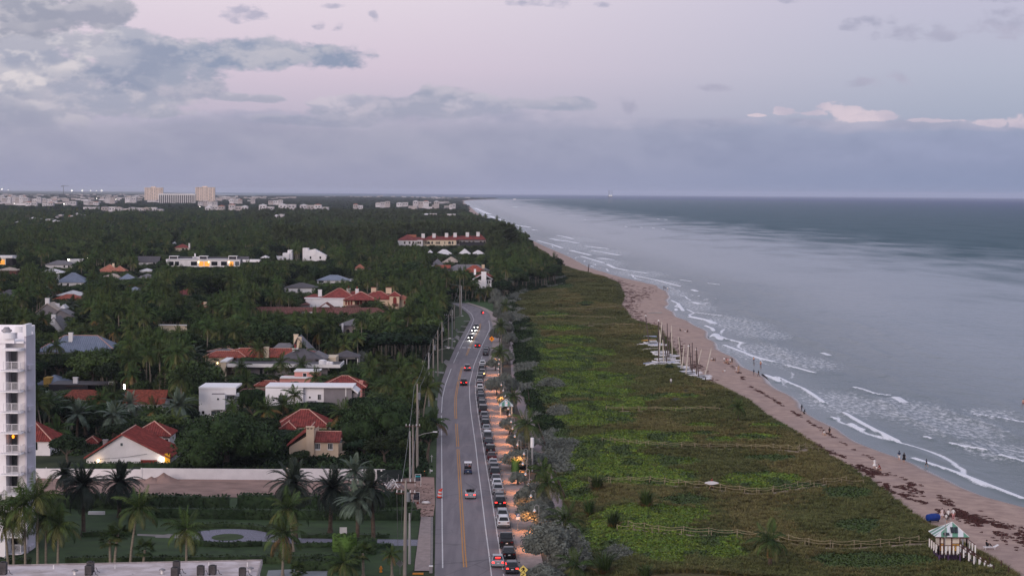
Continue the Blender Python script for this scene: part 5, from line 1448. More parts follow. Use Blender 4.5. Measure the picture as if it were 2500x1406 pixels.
def lit_modern():
 B=Bld('lit_row_house','long low white row house with glowing orange windows amid dark trees',1155.0,520)
 w=M_wwall
 B.box('wall',409,634,586,None,w,0,12.0,foot=True);B.box('end_fin',405,633,411,None,M_wwall2,-1,2);B.box('coping',409,632.5,586,634.5,M_wwall2,-.3,12.4)
 for x0,x1 in((413.5,433),(487,505),(558.5,577)):
  B.box('roof_pavilion',x0,626,x1,633,M_dwall,3,5);B.box('roof_pavilion_frame',x0-1,625,x1+1,626.5,M_trim,2.6,5.6)
  for xx in(x0-.8,x1):B.box('roof_pavilion_post',xx,626,xx+1.2,634,M_trim,2.6,.4)
 B.long(435,500,634,626.5,8,M_greyd,d0=7,cap=False);B.long(500,560,634,627.5,8,M_greyd,d0=7,cap=False);B.long(575,606,634,626,8,M_greyd,d0=5,cap=False)
 for x0,x1,m in((413,424,M_glass),(427,437,M_glass),(466,481,M_glass),(486,497,M_gold),(499,511.5,M_gold),(516,531,M_glass),(539.5,554,M_glass),(560,570,M_gold),(574,584,M_glass2)):
  B.window(x0,638.5,x1,648.5 if m is not M_gold else 650,0,m)
 for x,y in((485,640),(509.5,640),(559,640),(416,655)):B.lamp(x,y,-.3,M_bulb,.28,14)
 B.chimney(474.5,619,477.5,634,9,M_wwall2,.6);B.box('rear_gable',470,627,487,634,M_wwall2,9,1)
 B.box('side_wall',592,634,634,640,M_wwall2,2,8,foot=True)
 B.hip(636,656,629,7,1.2,M_whiter,d0=6,cap=False,part='pavilion_roof')
 B.see(410,627,584,650);B.see(592,633,632,640)
 B=Bld('stepped_white_house','white house stepping up in terraces left of the tall feathery pines',1268.0,735)
 m=M_wwall2
 for x0,x1,yt,d in((672,692,626,0),(690,706,618,1),(702,712,611,2),(739,752,606,0),(752,797,626,.5)):B.box('wall',x0,yt,x1,None,m,d,8,foot=True)
 b=MB();f=[B.p(739,606),B.p(752,611),B.p(768,609),B.p(796,624),B.p(796,640),B.p(739,640)]
 b.poly([(p[0],.2,p[1])for p in f][::-1]);b.poly([(p[0],8,p[1])for p in f])
 for i in range(6):p,q=f[i],f[(i+1)%6];b.quad((p[0],.2,p[1]),(q[0],.2,q[1]),(q[0],8,q[1]),(p[0],8,p[1]))
 b.build('terraced_wall',m,B.root)
 B.chimney(766,608,771,620,-.3,m,1.0);B.chimney(739,606,744,612,-.3,m,1.0)
 for x in(756,780):B.window(x,626,x+4,632,.18,M_glass)
 B.see(674,611,712,634);B.see(738,607,796,636)
lit_modern()
def small_houses():
 S=simple_house
 B=S('small red roofed house with a pale chimney deep in the dark wood',424,462,604.5,5.0,596,M_red,M_cream,10,wins=[(444,606.5,450,610,M_glass),(453,606.5,458,610,M_glass)],chim=(460,594,464,611,-.3),chim_m=M_wwall,show=(426,595,468,610))
 S('white shed just above the small red roof in the dark wood',420,431,594,4.0,590,M_whiter,M_wwall,7,show=(421,590,430,595))
 B=Bld('glowing_flat_house','flat roofed house with an orange lit room at the left picture edge',1222.0,15)
 B.box('roof_slab',-30,624.5,30,630.5,M_wwall2,0,12,foot=True);B.box('wall',-28,630.5,14,None,M_cream,.5,10);B.box('dark_wall',14,631,30,None,M_dwall,.5,10);B.window(-8,634,12,646,.5,M_gold);B.box('side_roof',24,629,43,631,M_trim,2,8);B.lamp(1,637,0,M_bulb,.3,20)
 B.see(0,625,40,646)
 S('white and brown flat house below the orange lit room',-10,42,660,4.5,652,M_tanr,M_brown,12,show=(0,652,40,668))
 S('long grey roofed house with small windows beside a lit porch',109,178,646,4.0,635.5,M_grey,M_wwall,11,wins=[(155,648,159,653,M_glass),(166,648,170,653,M_glass)],show=(112,636,176,652))
 B=Bld('porch_lit_house','white flat house with a greenish lit terrace behind the grey roof',1175.0,215)
 B.box('wall',165,633,205,None,M_wwall2,0,8,foot=True);B.box('terrace_wall',208,632,262,636,mat('painted_green_glow_wall',(190,205,186),.8,.05,1),0,6);B.lamp(167,634,-.3,M_bulbw,.35,40);B.lamp(213,631,-.3,M_bulbw,.3,30,(.8,1,.8));B.see(164,631,200,638)  # greenish lamplight is put into the terrace wall colour
 S('white ridged roof peeking through palms above the grey blue hip',92,155,666,3.5,656.5,M_whiter,M_wwall,10,show=(95,657,152,664))
 S('grey blue standing seam hip roof with a white chimney at its left',136,209,689,4.0,665.5,M_blue,M_wwall,12,ribs=.6,chim=(137,665,144,680,3),chim_m=M_wwall2,wins=[(148,691.5,152,698,M_glass),(164,691.5,168,698,M_glass)],show=(142,666,206,694))
 B=S('faded salmon tiled hip roofs with a small chimney in the middle distance',236,290,663,4.0,646,M_redpale,M_cream,11,cap=None,chim=(274,643,279,650,4),show=(240,646,304,662));B.hip(272,308,661.5,8,2.4,M_redpale,d0=-1,cap=None,part='wing_roof')
 S('flat tan roof just below the salmon tiled house',248,294,676,3.5,667.5,M_tanr,M_wwall,10,show=(250,668,292,677))
 S('grey hip roof touching the tan roof',290,323,681,3.5,668,M_blue,M_wwall,10,show=(294,669,318,681))
 S('grey hip roof half hidden by palms right of the tan roof',333,379,679,3.5,668,M_grey,M_wwall,10,show=(350,669,374,678))
 S('small white pyramid roof beside a silvery tree',339,372,661.5,4.0,655,M_whiter,M_wwall,8,show=(341,655,370,662))
 S('dark grey ridged house with a white gable end amid palms',322,388,640,5.0,625.5,M_greyd,M_wwall,11,'long',wins=[(374,641,378,645,M_glass)],show=(340,626,384,644))
 S('bright white low roof above an orange tiled one',136,206,721,4.0,708.5,M_whiter,M_wwall,11,show=(142,709,204,719))
 S('orange tiled roof below the bright white low roof',126,202,731,3.5,717.5,M_red2,M_cream,9,show=(134,722,196,729))
 S('grey pyramid roof among palms right of the white low roof',303,346,711,4.0,700,M_blue,M_wwall,10,show=(306,700,340,709))
 S('dark grey roof at the far left edge above the tower',-10,40,720,4.0,706,M_greyd,M_wwall,11,show=(2,707,36,720))
 B=Bld('pale_gabled_villa','pale stone roofed villa with a tall chimney above the tower',676.0,125)
 B.gable(79,158,768,740,10,M_tanr,xa=115,wall=M_greyw,cap=False);B.chimney(110,728,120,745,0.5,M_wwall,1.2);B.gable(122,190,777,756,9,M_grey,d0=-3,xa=146,wall=M_greyw,cap=False,part='front_roof');B.chimney(135,741,144,752,6,M_wwall2,1);B.hip(146,160,752,5,1.2,M_whiter,d0=5,cap=False,part='dormer_roof')
 B.see(82,742,156,764);B.see(108,728,122,742);B.see(150,757,184,772)
 B=Bld('grey_slope_house','steep grey roofed house with a white chimney between palms above the blue roof',622.0,130)
 B.gable(92,160,812,774,9,M_grey,xa=132,wall=M_wwall,cap=False);B.chimney(125,768,135,787,-.2,M_wwall2,1);
 for x in(124,131):B.window(x,810,x+5,820,0,M_glass)
 B.see(126,768,152,806)
 S('red tiled roofs glimpsed in three pieces behind a palm clump',414,546,721,4.0,704,M_red,M_cream,12,ribs=0.0,show=(436,706,450,720))
 PROTECT.append((520,709,544,720,800))
 S('small red gable roof with a beige chimney left of the long brown range',472,512,753,4.0,738.5,M_red,M_cream,8,chim=(497,737,504,748,1),chim_m=M_beige,show=(476,738,506,751))
 S('grey hip roofed house with pale walls above the red mansion',692,772,702,5.0,690,M_greyd,M_wwall2,12,wins=[(700,705,704,711,M_glass),(727,705,733,712,M_glass2)],show=(694,690,768,712))
 S('blue grey solar roofed house beyond the grey hip above the mansion',772,852,684,6.0,671,M_blue,M_wwall,11,wins=[(778,686,790,690,M_glass)],show=(776,671,848,690))
 S('white shallow roof right of the blue grey solar roof',842,868,686,4.5,680,M_whiter,M_wwall,8,show=(846,680,866,686))
 S('cream parapet house hidden by palms above the villa',388,461,808,4.6,806.5,M_greyd,M_cream,9,'long',show=(392,794,456,806))
 B=Bld('cream_parapet','cream parapet wall rising over palms above the villa',598.0,424,'wall');B.box('wall',388,794,456,None,M_cream,0,1.0,foot=True);B.box('coping',387,792.5,457,795,M_trim,-.15,1.3)
 B=Bld('shaded_loggia_house','pale house with dark arches lost in palms below the brown range',625.0,895)
 B.box('wall',834,795,960,None,mat('painted_shade_pale_stucco',(150,138,140),.85,.05,.5),0,9,foot=True);B.hip(826,966,794,9,2.0,M_grey,cap=False)  # pale wall with shade put into its grey colour
 for x in(845,860,880):B.window(x,803,x+9,815,0,M_dwall,frame=M_cream,arch=True)
 B.box('white_fin',834,790,838,None,M_wwall2,-2,1);PROTECT.append((834,790,862,812,625))
 S('small faded red roof among trees beyond the mansion',864,890,655,5.0,645,M_redpale,M_beige,8,show=(867,645,888,658))
 S('red roofed house hidden behind the round tree right of the white cube',481,530,1040,3.8,1021,M_red,M_cream,7,ribs=.42,cap=None,show=(484,1022,516,1040))
small_houses()
# ------------------------------------------------------------------ far town
def far_town():
 def tower(name,label,x0,x1,yt,yb,D,floors,bays,m,cat='tower block'):
  B=Bld(name,label,D,(x0+x1)/2,cat)
  a,zt=B.p(x0,yt);c,_=B.p(x1,yt);w=c-a
  k=w/bays
  for i in range(bays):
   xx=a+i*k;d=0 if i%2 else-1.6
   b=MB();b.box(xx,xx+k,d,16,0,zt);b.build('wall',m,B.root)
  b=MB();b.box(a-.4,c+.4,-2.0,16.4,zt,zt+1.2);b.box(a+w*.35,a+w*.6,4,12,zt+1.2,zt+5);b.build('roof',m,B.root)
  fh=zt/floors
  for f in range(1,floors):
   for i in range(bays):
    xx=a+i*k;d=0 if i%2 else-1.6
    g=MB();g.box(xx+k*.3,xx+k*.7,d-.12,d,f*fh+.9,f*fh+fh*.6)
    g.build('window',M_glass2 if(i+f)%3 else M_glass,B.root)
  FOOT.append((B.ox+a-3,B.ox+c+3,D-6,D+20));B.see(x0,yt,x1,yb)
 Mt=mat('far_tower_concrete',(216,196,184),.85,.04,.1)
 tower('tower_block','pale tower block on the horizon left of the long striped slab',353,397,459,484,6900,15,8,Mt)
 tower('tower_block','pale tower block on the horizon right of the long striped slab',477,524,458,484,6900,15,9,Mt)
 B=Bld('striped_slab_block','long white slab block with vertical fins between two pale towers',5700,432,'apartment block')
 a,zt=B.p(388,474);c,_=B.p(476,474)
 b=MB();b.box(a,c,0,14,0,zt);b.build('wall',M_dwall,B.root);b=MB();b.box(a-1,c+1,-2.2,15,zt-2.5,zt+1);b.build('roof',M_wwall,B.root)
 for i in range(20):
  xx=a+(c-a)*i/19;b=MB();b.box(xx-1.0,xx+1.0,-2.0,0,0,zt-2.5);b.build('fin',M_wwall,B.root)
 FOOT.append((B.ox+a-3,B.ox+c+3,5690,5720));B.see(388,474,476,496)
 FARW=[mat('far_wall_a',(186,180,184),.85,.06,.1),mat('far_wall_b',(170,160,160),.85,.06,.1),mat('far_wall_c',(204,198,202),.85,.06,.1)]
 # low white blocks scattered through the trees
 blocks=[(4,100,482,491,5200,'white scalloped apartment row at the left edge of the far town'),(0,64,477,482,6200,'pale flat row above the white scalloped one at the left edge'),(100,138,484,490,5600,'small white block right of the scalloped row'),(62,130,493,497,4300,'long pale roof below the scalloped row'),(245,292,478,487,5600,'white stepped block left of the grey dome tree'),(305,332,479,487,5600,'curved white block right of the grey dome tree'),(204,240,489,493,4700,'low white roof left of centre in the far town'),(155,185,490,495,4500,'white cottage row below the crane'),(203,240,505,508,3700,'bright white short roof in the trees'),(247,398,505.5,512,3500,'very long bright white roof in the trees'),(180,205,521.5,527,2800,'white roof beside a lit gable in the trees'),(135,150,524,533,2600,'small white gabled house in the dark trees'),(166,176,526,531,2650,'cream lit house in the dark trees'),(72,98,533,537,2450,'white low roof in the left wood'),(104,125,533.5,539,2400,'white low hip roof in the left wood'),(36,56,539.5,543.5,2250,'small white roof far left in the wood'),(128,144,540,543,2300,'pale roof below the low hip roof in the left wood'),(500,548,502.5,508,3700,'white row with a gable right of the striped slab'),(558,620,499,508,3600,'white peaked row house in the trees right of the slab'),(632,668,500,509,3500,'white terrace with dark gaps right of the peaked row'),(680,722,499,507,3600,'white terrace second right of the peaked row'),(732,802,499.5,506,3600,'long white tapering roof at the middle of the wood'),(483,530,490,496,4700,'beige low block under the right pale tower'),(560,622,485,492,5600,'beige long block right of the pale towers'),(655,690,487,492,5200,'beige block far beyond the white terraces'),(862,885,499,504,3900,'yellowish villa left of the shore blocks'),(917,952,491,502,4600,'white block at the left of the shore blocks'),(968,996,493,500,4800,'white middle block of the shore blocks'),(1008,1072,491,503,4500,'long white shore block with balconies'),(1032,1066,518,530,2950,'white flat villa standing above the pines near the beach'),(1066,1112,523,527,3000,'long thin white roof beside the flat villa'),(668,692,523,529,2600,'small white gable lost in the middle of the wood'),(1097,1112,498,510,4300,'grey white beach house at the tree edge')]
 for x0,x1,yt,yb,D,lb in blocks:
  B=Bld('far_block',lb,D,(x0+x1)/2,'building','low blocks of the far town')
  a,zt=B.p(x0,yt);c,_=B.p(x1,yt);w=c-a
  n=max(2,int(w/11));rr=random.Random(int(x0*7+D))
  for i in range(n):
   if n>3 and rr.random()<.16:continue
   xx=a+w*i/n;h=zt*rr.uniform(.78,1.0)
   b=MB();b.box(xx,xx+w/n-.05,(i%2)*2.0,12+(i%2)*2.0,0,h);b.build('wall',FARW[(i+int(x0))%3],B.root)
   if i%2==0:
    b=MB();hw=w/n;b.add([(xx-.5,-.5,h),(xx+hw+.5,-.5,h),(xx+hw+.5,13,h),(xx-.5,13,h),(xx+hw/2,6,h+1.8)],[(0,1,4),(1,2,4),(2,3,4),(3,0,4)]);b.build('roof',[M_whiter,M_tanr,M_redpale,M_grey][(i+int(x0))%4],B.root)
   else:
    b=MB();b.box(xx-.2,xx+w/n+.15,1.8,14.2,h,h+.6);b.build('roof',M_whiter,B.root)
   for q in range(2):
    g=MB();g.box(xx+w/n*(.2+.4*q),xx+w/n*(.4+.4*q),(i%2)*2.0-.1,(i%2)*2.0,max(h-4.5,.5),max(h-2.2,1.5));g.build('window',M_glass2,B.root)
  FOOT.append((B.ox+a-2,B.ox+c+2,D-3,D+16));B.see(x0,yt,x1,yt+.4*(yb-yt))
  # terracotta estate roofs, a low row
 for i in range(26):
  x=50+i*8.2+random.uniform(-2,2);D=random.choice([3150,3350,3600]);
  B=Bld('estate_house','terracotta estate house, %s from the left in the long far row'%ORD[i],D,x,'house','terracotta estate houses in the far row')
  w=random.uniform(4,6)
  b=MB();b.box(-w,w,0,9,0,4.5);b.build('wall',M_beige,B.root)
  b=MB();b.add([(-w-.5,-.5,4.5),(w+.5,-.5,4.5),(w+.5,9.5,4.5),(-w-.5,9.5,4.5),(-w*.3,4.5,7),(w*.3,4.5,7)],[(0,1,5,4),(1,2,5),(2,3,4,5),(3,0,4)]);b.build('roof',M_redpale,B.root)
  FOOT.append((B.ox-w,B.ox+w,D-3,D+10))
 PROTECT.append((50,510,260,515,3300))
 # horizon lights on masts
 for x,y,s,lb in[(5,462,2.2,'leftmost bright stadium light on the horizon'),(20,464.5,1.2,'dimmer light right beside the leftmost one'),(175,466,2.6,'bright light at the foot of the far crane'),(201,466,2.6,'bright light second right of the far crane'),(221,466,1.8,'light third right of the far crane'),(235,466,1.2,'small light fourth right of the far crane'),(248,466,2.6,'bright light last right of the far crane'),(156,498,2.0,'yellow white light among the far rooftops'),(236,485,1.8,'white light above the long white roof'),(283,487,1.6,'white light left of the grey dome tree'),(35,497,1.2,'small light far left among rooftops'),(488,505,1.6,'orange light by the right pale tower')]:
  D=9000 if y<470 else 4200
  q=at_depth(x,y,D);r=s*D/F*0.42
  t=thing('light_mast',lb,'light',(q.x,D,0),0,'lights of the far town')
  b=MB();b.cyl(0,0,0,q.z,.25 if D<5000 else .5,n=6);b.build('mast',M_greyw,t)
  b=MB();b.tube([(0,0,q.z-r),(0,0,q.z-r*.5),(0,0,q.z+r*.5),(0,0,q.z+r)],[r*.4,r,r,r*.4],8);b.build('lamp_head',mat('flood_light',(255,250,240),.4,0,1,emit=(255,246,230),emit_s=6.0),t)
  PROTECT.append((x-2,y-2,x+2,y+2,D))
 t=thing('tower_crane','thin tower crane standing on the horizon at left','crane',tuple(at_depth(155,470,9000).xy)+(0,))
 z=at_depth(155,452,9000).z
 b=MB();b.box(-.8,.8,-.8,.8,0,z);b.build('mast',M_greyd,t);b=MB();b.box(-10,24,-.6,.6,z-5,z-3.6);b.build('jib',M_greyd,t);b=MB();b.box(-9,-5,-1,1,z-8,z-5);b.build('counterweight',M_greyd,t)
 # jack-up platform out at sea
 D=9500.0;q=at_depth(1490,480,D)
 t=thing('jack_up_platform','three legged jack up platform standing out at sea near the horizon','sea platform',(q.x,D,SEA_Z))
 zt=at_depth(1490,464,D).z;zd=at_depth(1490,480,D).z
 for x in(1486.3,1489,1494):
  xx=at_depth(x,480,D).x-q.x;b=MB();b.box(xx-.9,xx+.9,-1,1,0,zt);b.build('leg',mat('far_steel',(120,122,136),.7,.05,.1),t)
 b=MB();b.box(-10,11,-8,8,max(zd-2,3),max(zd+4,9));b.build('deck',MATS['far_steel'],t)
 for xx in(-6,2):b=MB();b.box(xx,xx+3.5,-9,-8,zd+3,zd+7);b.build('lit_cabin',mat('platform_lamp',(255,250,240),.4,0,1,emit=(255,250,240),emit_s=1.2),t)
 # pier off the headland
 q=at_depth(1256,486,11500);t=thing('pier','small white building on a low pier beyond the headland','pier',(q.x,11500,SEA_Z))
 b=MB();b.box(-90,70,-3,3,3,5);b.build('deck',MATS['far_steel'],t)
 for k in range(8):b=MB();b.box(-88+20*k,-86+20*k,-2,2,0,3);b.build('pile',MATS['far_steel'],t)
 b=MB();b.box(-8,9,-5,5,5,11);b.build('pavilion',M_wwall,t)
far_town()
# ------------------------------------------------------------------ garden, sand lot and their hedges
M_sand=mat('bare_sand',(150,122,112),0.95,0.14,0.25,detail=8,bump=0.5)
def lot():
 pts=[(70,1166),(940,1160),(985,1168),(1030,1163),(1060,1165),(1062,1230),(1058,1260),(1028,1262),(1012,1225),(640,1216),(330,1204),(60,1206)]
 pxpoly('sand_lot',pts,0.02,M_sand)
 # heaps of sand
 for x,y,rx,h,lb in[(400,1174,2.4,1.25,'taller sand heap against the white boundary wall'),(370,1176,1.9,.8,'lower sand heap left of the taller one'),(570,1198,2.8,.45,'flat sand mound in the middle of the bare lot')]:
  c=at(x,y);n=22;V=[];Fc=[]
  for i in range(9):
   q=i/8
   for k in range(n):
    w=2*pi*k/n;rr=rx*q*(1+.15*sin(3*w)+.08*sin(7*w+1))
    V.append((rr*cos(w),rr*sin(w),h*(1-q)**1.15*(1+.12*sin(5*w+i))+.02))
  for i in range(8):
   for k in range(n):Fc.append((i*n+k,i*n+(k+1)%n,(i+1)*n+(k+1)%n,(i+1)*n+k))
  tag(link('sand_heap',np_mesh('sand_heap',V,Fc,M_sand,smooth=True),None,(c.x,c.y,0)),lb,'sand heap','sand heaps on the bare lot')
  # boundary wall
 D=at(500,1170).y
 W=Bld('boundary_wall','long white boundary wall behind the bare sand lot',D,500,'wall')
 xs=[84,345,700,940]
 for i in range(3):
  W.box('wall_section',xs[i]+.6,1142.5+(0 if i==1 else .8),xs[i+1],None,M_wwall,-.02*i,.22)
 W.box('pilaster',343.5,1141.5,346.5,None,M_wwall,-.12,.1);W.box('pilaster',698.5,1141.5,702,None,M_cream,-.12,.1)
 b=MB();x,z=W.p(117,1145);b.cyl(x,-1.2,0,2.0,.05,n=6);tag(b.build('white_post',M_trim,None,(W.ox,W.D,0)),'thin white post in front of the boundary wall near the tower','post')
 PROTECT.append((84,1143,940,1163,D))
 # dark green site fence and debris at the road end
 Fn=Bld('site_fence','dark green mesh site fence at the end of the white boundary wall',at(950,1180).y,950,'fence')
 mf=mat('fence_mesh',(34,42,42),.9,.1,2)
 Fn.box('mesh_panel',922,1158,946,None,mf,0,.03);Fn.box('mesh_panel',947,1158,972,None,mf,0,.03);Fn.box('mesh_panel',920,1146,982,None,mf,2.5,.03)
 for x in(921.5,946.5,972.5):Fn.box('fence_post',x,1157.5,x+.8,None,M_greyw,-.04,.06)
 Fn.box('notice',930,1160,936,1163,M_trim,-.05,.03);Fn.box('notice',929,1146,933,1150,M_trim,2.4,.03)
 g=at(956,1192);t=thing('rubble_pile','pale heap of broken boards and grilles by the site fence','rubble',(g.x,g.y,0))
 r=random.Random(5)
 for k in range(26):
  b=MB();s=r.uniform(.3,1.1);b.box(-s,s,-.08,.08,-.05,.05)
  b.build('board',[M_trim,M_greyw,M_dwall][k%3],t,(r.uniform(-1.5,1.5),r.uniform(-1.2,1.2),r.uniform(.15,.9)),(r.uniform(-.7,.7),r.uniform(-.9,.9),r.uniform(0,3)))
 b=MB()
 for k in range(5):b.box(-.6+.3*k,-.56+.3*k,-.02,.02,0,1.2);b.box(-.6,.6,-.02,.02,.3*k,.3*k+.04)
 b.build('grille',M_trim,t,(-.2,-.6,.4),(.4,.6,.3))
 # a few twig scraps on the bare ground
 pts=[];
 for k in range(160):
  x,y=random.uniform(1010,1058),random.uniform(1180,1262);p=at(x,y);pts.append((p.x,p.y,.03))
 scatter('twig_litter',pts,rng.uniform(0,6,len(pts)),rng.uniform(.12,.35,len(pts)),rng.integers(0,2,len(pts)),[clump('litter',7,12,.9,.08,.25,M_weed),clump('litter',8,9,1.2,.06,.3,M_bark)])
lot()
def hedge(label,path,w,h,m=None,name='hedge',dens=9.0,cl=None,size=1.0,group=None,x=None):
 """Clipped hedge: a leafy box of leaf faces over a solid core, following a ground polyline of survey pixels."""
 q=[at(*p)for p in path]
 r=np.random.default_rng(int(abs(q[0].x*7+q[0].y)))
 V=[];Fc=[];nv=0
 for a,b in zip(q[:-1],q[1:]):
  d=(b-a);L=d.length;d=np.array(d/L);s=np.array([-d[1],d[0],0])
  o=np.array(a)
  core=[o+s*w*.42*e+np.array([0,0,z])for e in(-1,1)for z in(0,h*.9)]
  c2=[p+d*L for p in core]
  vv=np.array(core+c2);V.append(vv);Fc.append(np.array([(0,1,5,4),(2,6,7,3),(1,3,7,5),(0,2,3,1),(4,5,7,6)])+nv);nv+=8
  n=int(L*(w+2*h)*dens)
  u=r.uniform(0,L,n);k=r.uniform(0,w+2*h,n)
  side=np.where(k<h,-1.0,np.where(k>h+w,1.0,0))
  off=np.where(side<0,-w/2,np.where(side>0,w/2,k-h-w/2));zz=np.where(side<0,k,np.where(side>0,k-h-w,h))
  p=o+d*u[:,None]+s*off[:,None]+np.stack([0*u,0*u,zz],1)+r.normal(size=(n,3))*.06
  nr=unit(s*side[:,None]*.7+np.stack([0*u,0*u,(side==0)*.8],1)+r.normal(size=(n,3))*.5)
  v,f=leaf_quads(p,nr,.17*size*r.uniform(.6,1.3,n),r,.7);V.append(v);Fc.append(f+nv);nv+=len(v)
 return tag(link(name,np_mesh(name,np.concatenate(V),np.concatenate(Fc),m or M_hedge)),label,'hedge',group)
def garden():
 g=[(-80,1216),(330,1206),(640,1218),(1012,1226),(1026,1262),(1010,1390),(930,1440),(-80,1440)]
 pxpoly('garden_lawn',g,0.012,M_lawn)
 # carriage ring and drive
 mp=mat('drive_cobbles',(128,126,140),0.85,0.28,9.0,detail=2)
 c=at(556,1311);e=at(665,1311);f=at(556,1291)
 rx,ry=e.x-c.x,f.y-c.y
 n=40;V=[];Fc=[]
 for k in range(n):
  w=2*pi*k/n;V+=[(c.x+rx*cos(w),c.y+ry*sin(w),.03),(c.x+rx*.36*cos(w),c.y+ry*.42*sin(w),.03)]
 for k in range(n):j=(k+1)%n;Fc.append((2*k,2*j,2*j+1,2*k+1))
 tag(link('drive_ring',np_mesh('drive_ring',V,Fc,mp)),kind='structure')
 pxpoly('drive',[(660,1304),(720,1312),(800,1315),(1022,1317),(1020,1332),(760,1330),(640,1321)],.026,mp)
 V=[(c.x+rx*.35*cos(w),c.y+ry*.41*sin(w),.04)for w in np.linspace(0,2*pi,30)[:-1]]
 me=bpy.data.meshes.new('ring_lawn');me.from_pydata(V,[],[list(range(len(V)))]);me.materials.append(M_verge);tag(link('ring_lawn',me),kind='structure')
 pxpoly('flagstone_path',[(335,1303),(400,1305),(412,1303),(470,1307),(470,1314),(380,1312),(378,1309),(335,1307)],.03,M_drive)
 H=hedge
 H('clipped hedge rounding the far side of the garden ring',[(430,1292),(490,1289),(560,1287),(620,1291),(660,1299),(690,1304)],.9,.7)
 H('clipped hedge rounding the near side of the garden ring',[(450,1325),(500,1333),(560,1335),(640,1332)],.9,.7)
 H('low clipped hedge along the near side of the drive',[(735,1335),(830,1334)],.8,.6)
 H('short hedge stub at the road end of the drive',[(905,1336),(955,1336)],.8,.6)
 H('low hedge along the far side of the drive',[(735,1313),(860,1313),(950,1312)],.7,.55)
 H('tall dark hedge along the back of the garden lawn',[(380,1262),(600,1266),(820,1268),(1000,1268),(1026,1268)],1.5,1.5)
 H('loose shrub hedge between the bare lot and the garden, right half',[(820,1240),(1000,1234)],2.0,2.4,size=1.4,dens=7)
 H('loose shrub hedge between the bare lot and the garden, middle part',[(582,1240),(680,1242),(780,1243)],1.8,2.2,size=1.4,dens=6)
 H('loose shrub hedge between the bare lot and the garden, left half',[(60,1238),(200,1240),(330,1241),(420,1243),(500,1246),(560,1246)],1.8,2.2,size=1.4,dens=6)
 H('low hedge along the near edge of the garden lawn',[(160,1378),(400,1376),(650,1374),(880,1372)],1.2,1.0)
 H('clipped hedge left of the ring under the palms',[(200,1310),(330,1304)],.8,.7)
 H('dark hedge at the foot of the white tower',[(-20,1388),(75,1386)],1.6,1.3)
 H('hedge on top of the boundary wall line before the broad gable',[(175,1157),(430,1156)],1.2,1.95,m=M_hedge,dens=10)
 H('bright clipped hedge mass left of the drive mouth',[(812,1343),(870,1342)],2.6,2.0,m=M_hedge2,size=.9,dens=14)
 H('dark lower hedge mass right of the bright clipped one',[(872,1350),(920,1350)],2.6,1.9,size=.9,dens=14)
 H('hedge around the flat roof near the yucca',[(720,1392),(880,1389)],1.6,1.4)
 H('dark clipped hedge along the drive between poles and palms',[(975,980),(1060,976)],1.5,1.5)
 b=MB();p=at(838,1304);b.box(p.x-.5,p.x+.5,p.y,p.y+.06,.1,1.0);tag(b.build('white_board',M_trim),'small blank white board standing by the drive','board')
 b=MB();p=at(235,1256);b.box(p.x-1.2,p.x+1.2,p.y,p.y+.4,.0,.45);tag(b.build('garden_bench',M_trim),'white slab bench before the back hedge of the garden','bench')
garden()
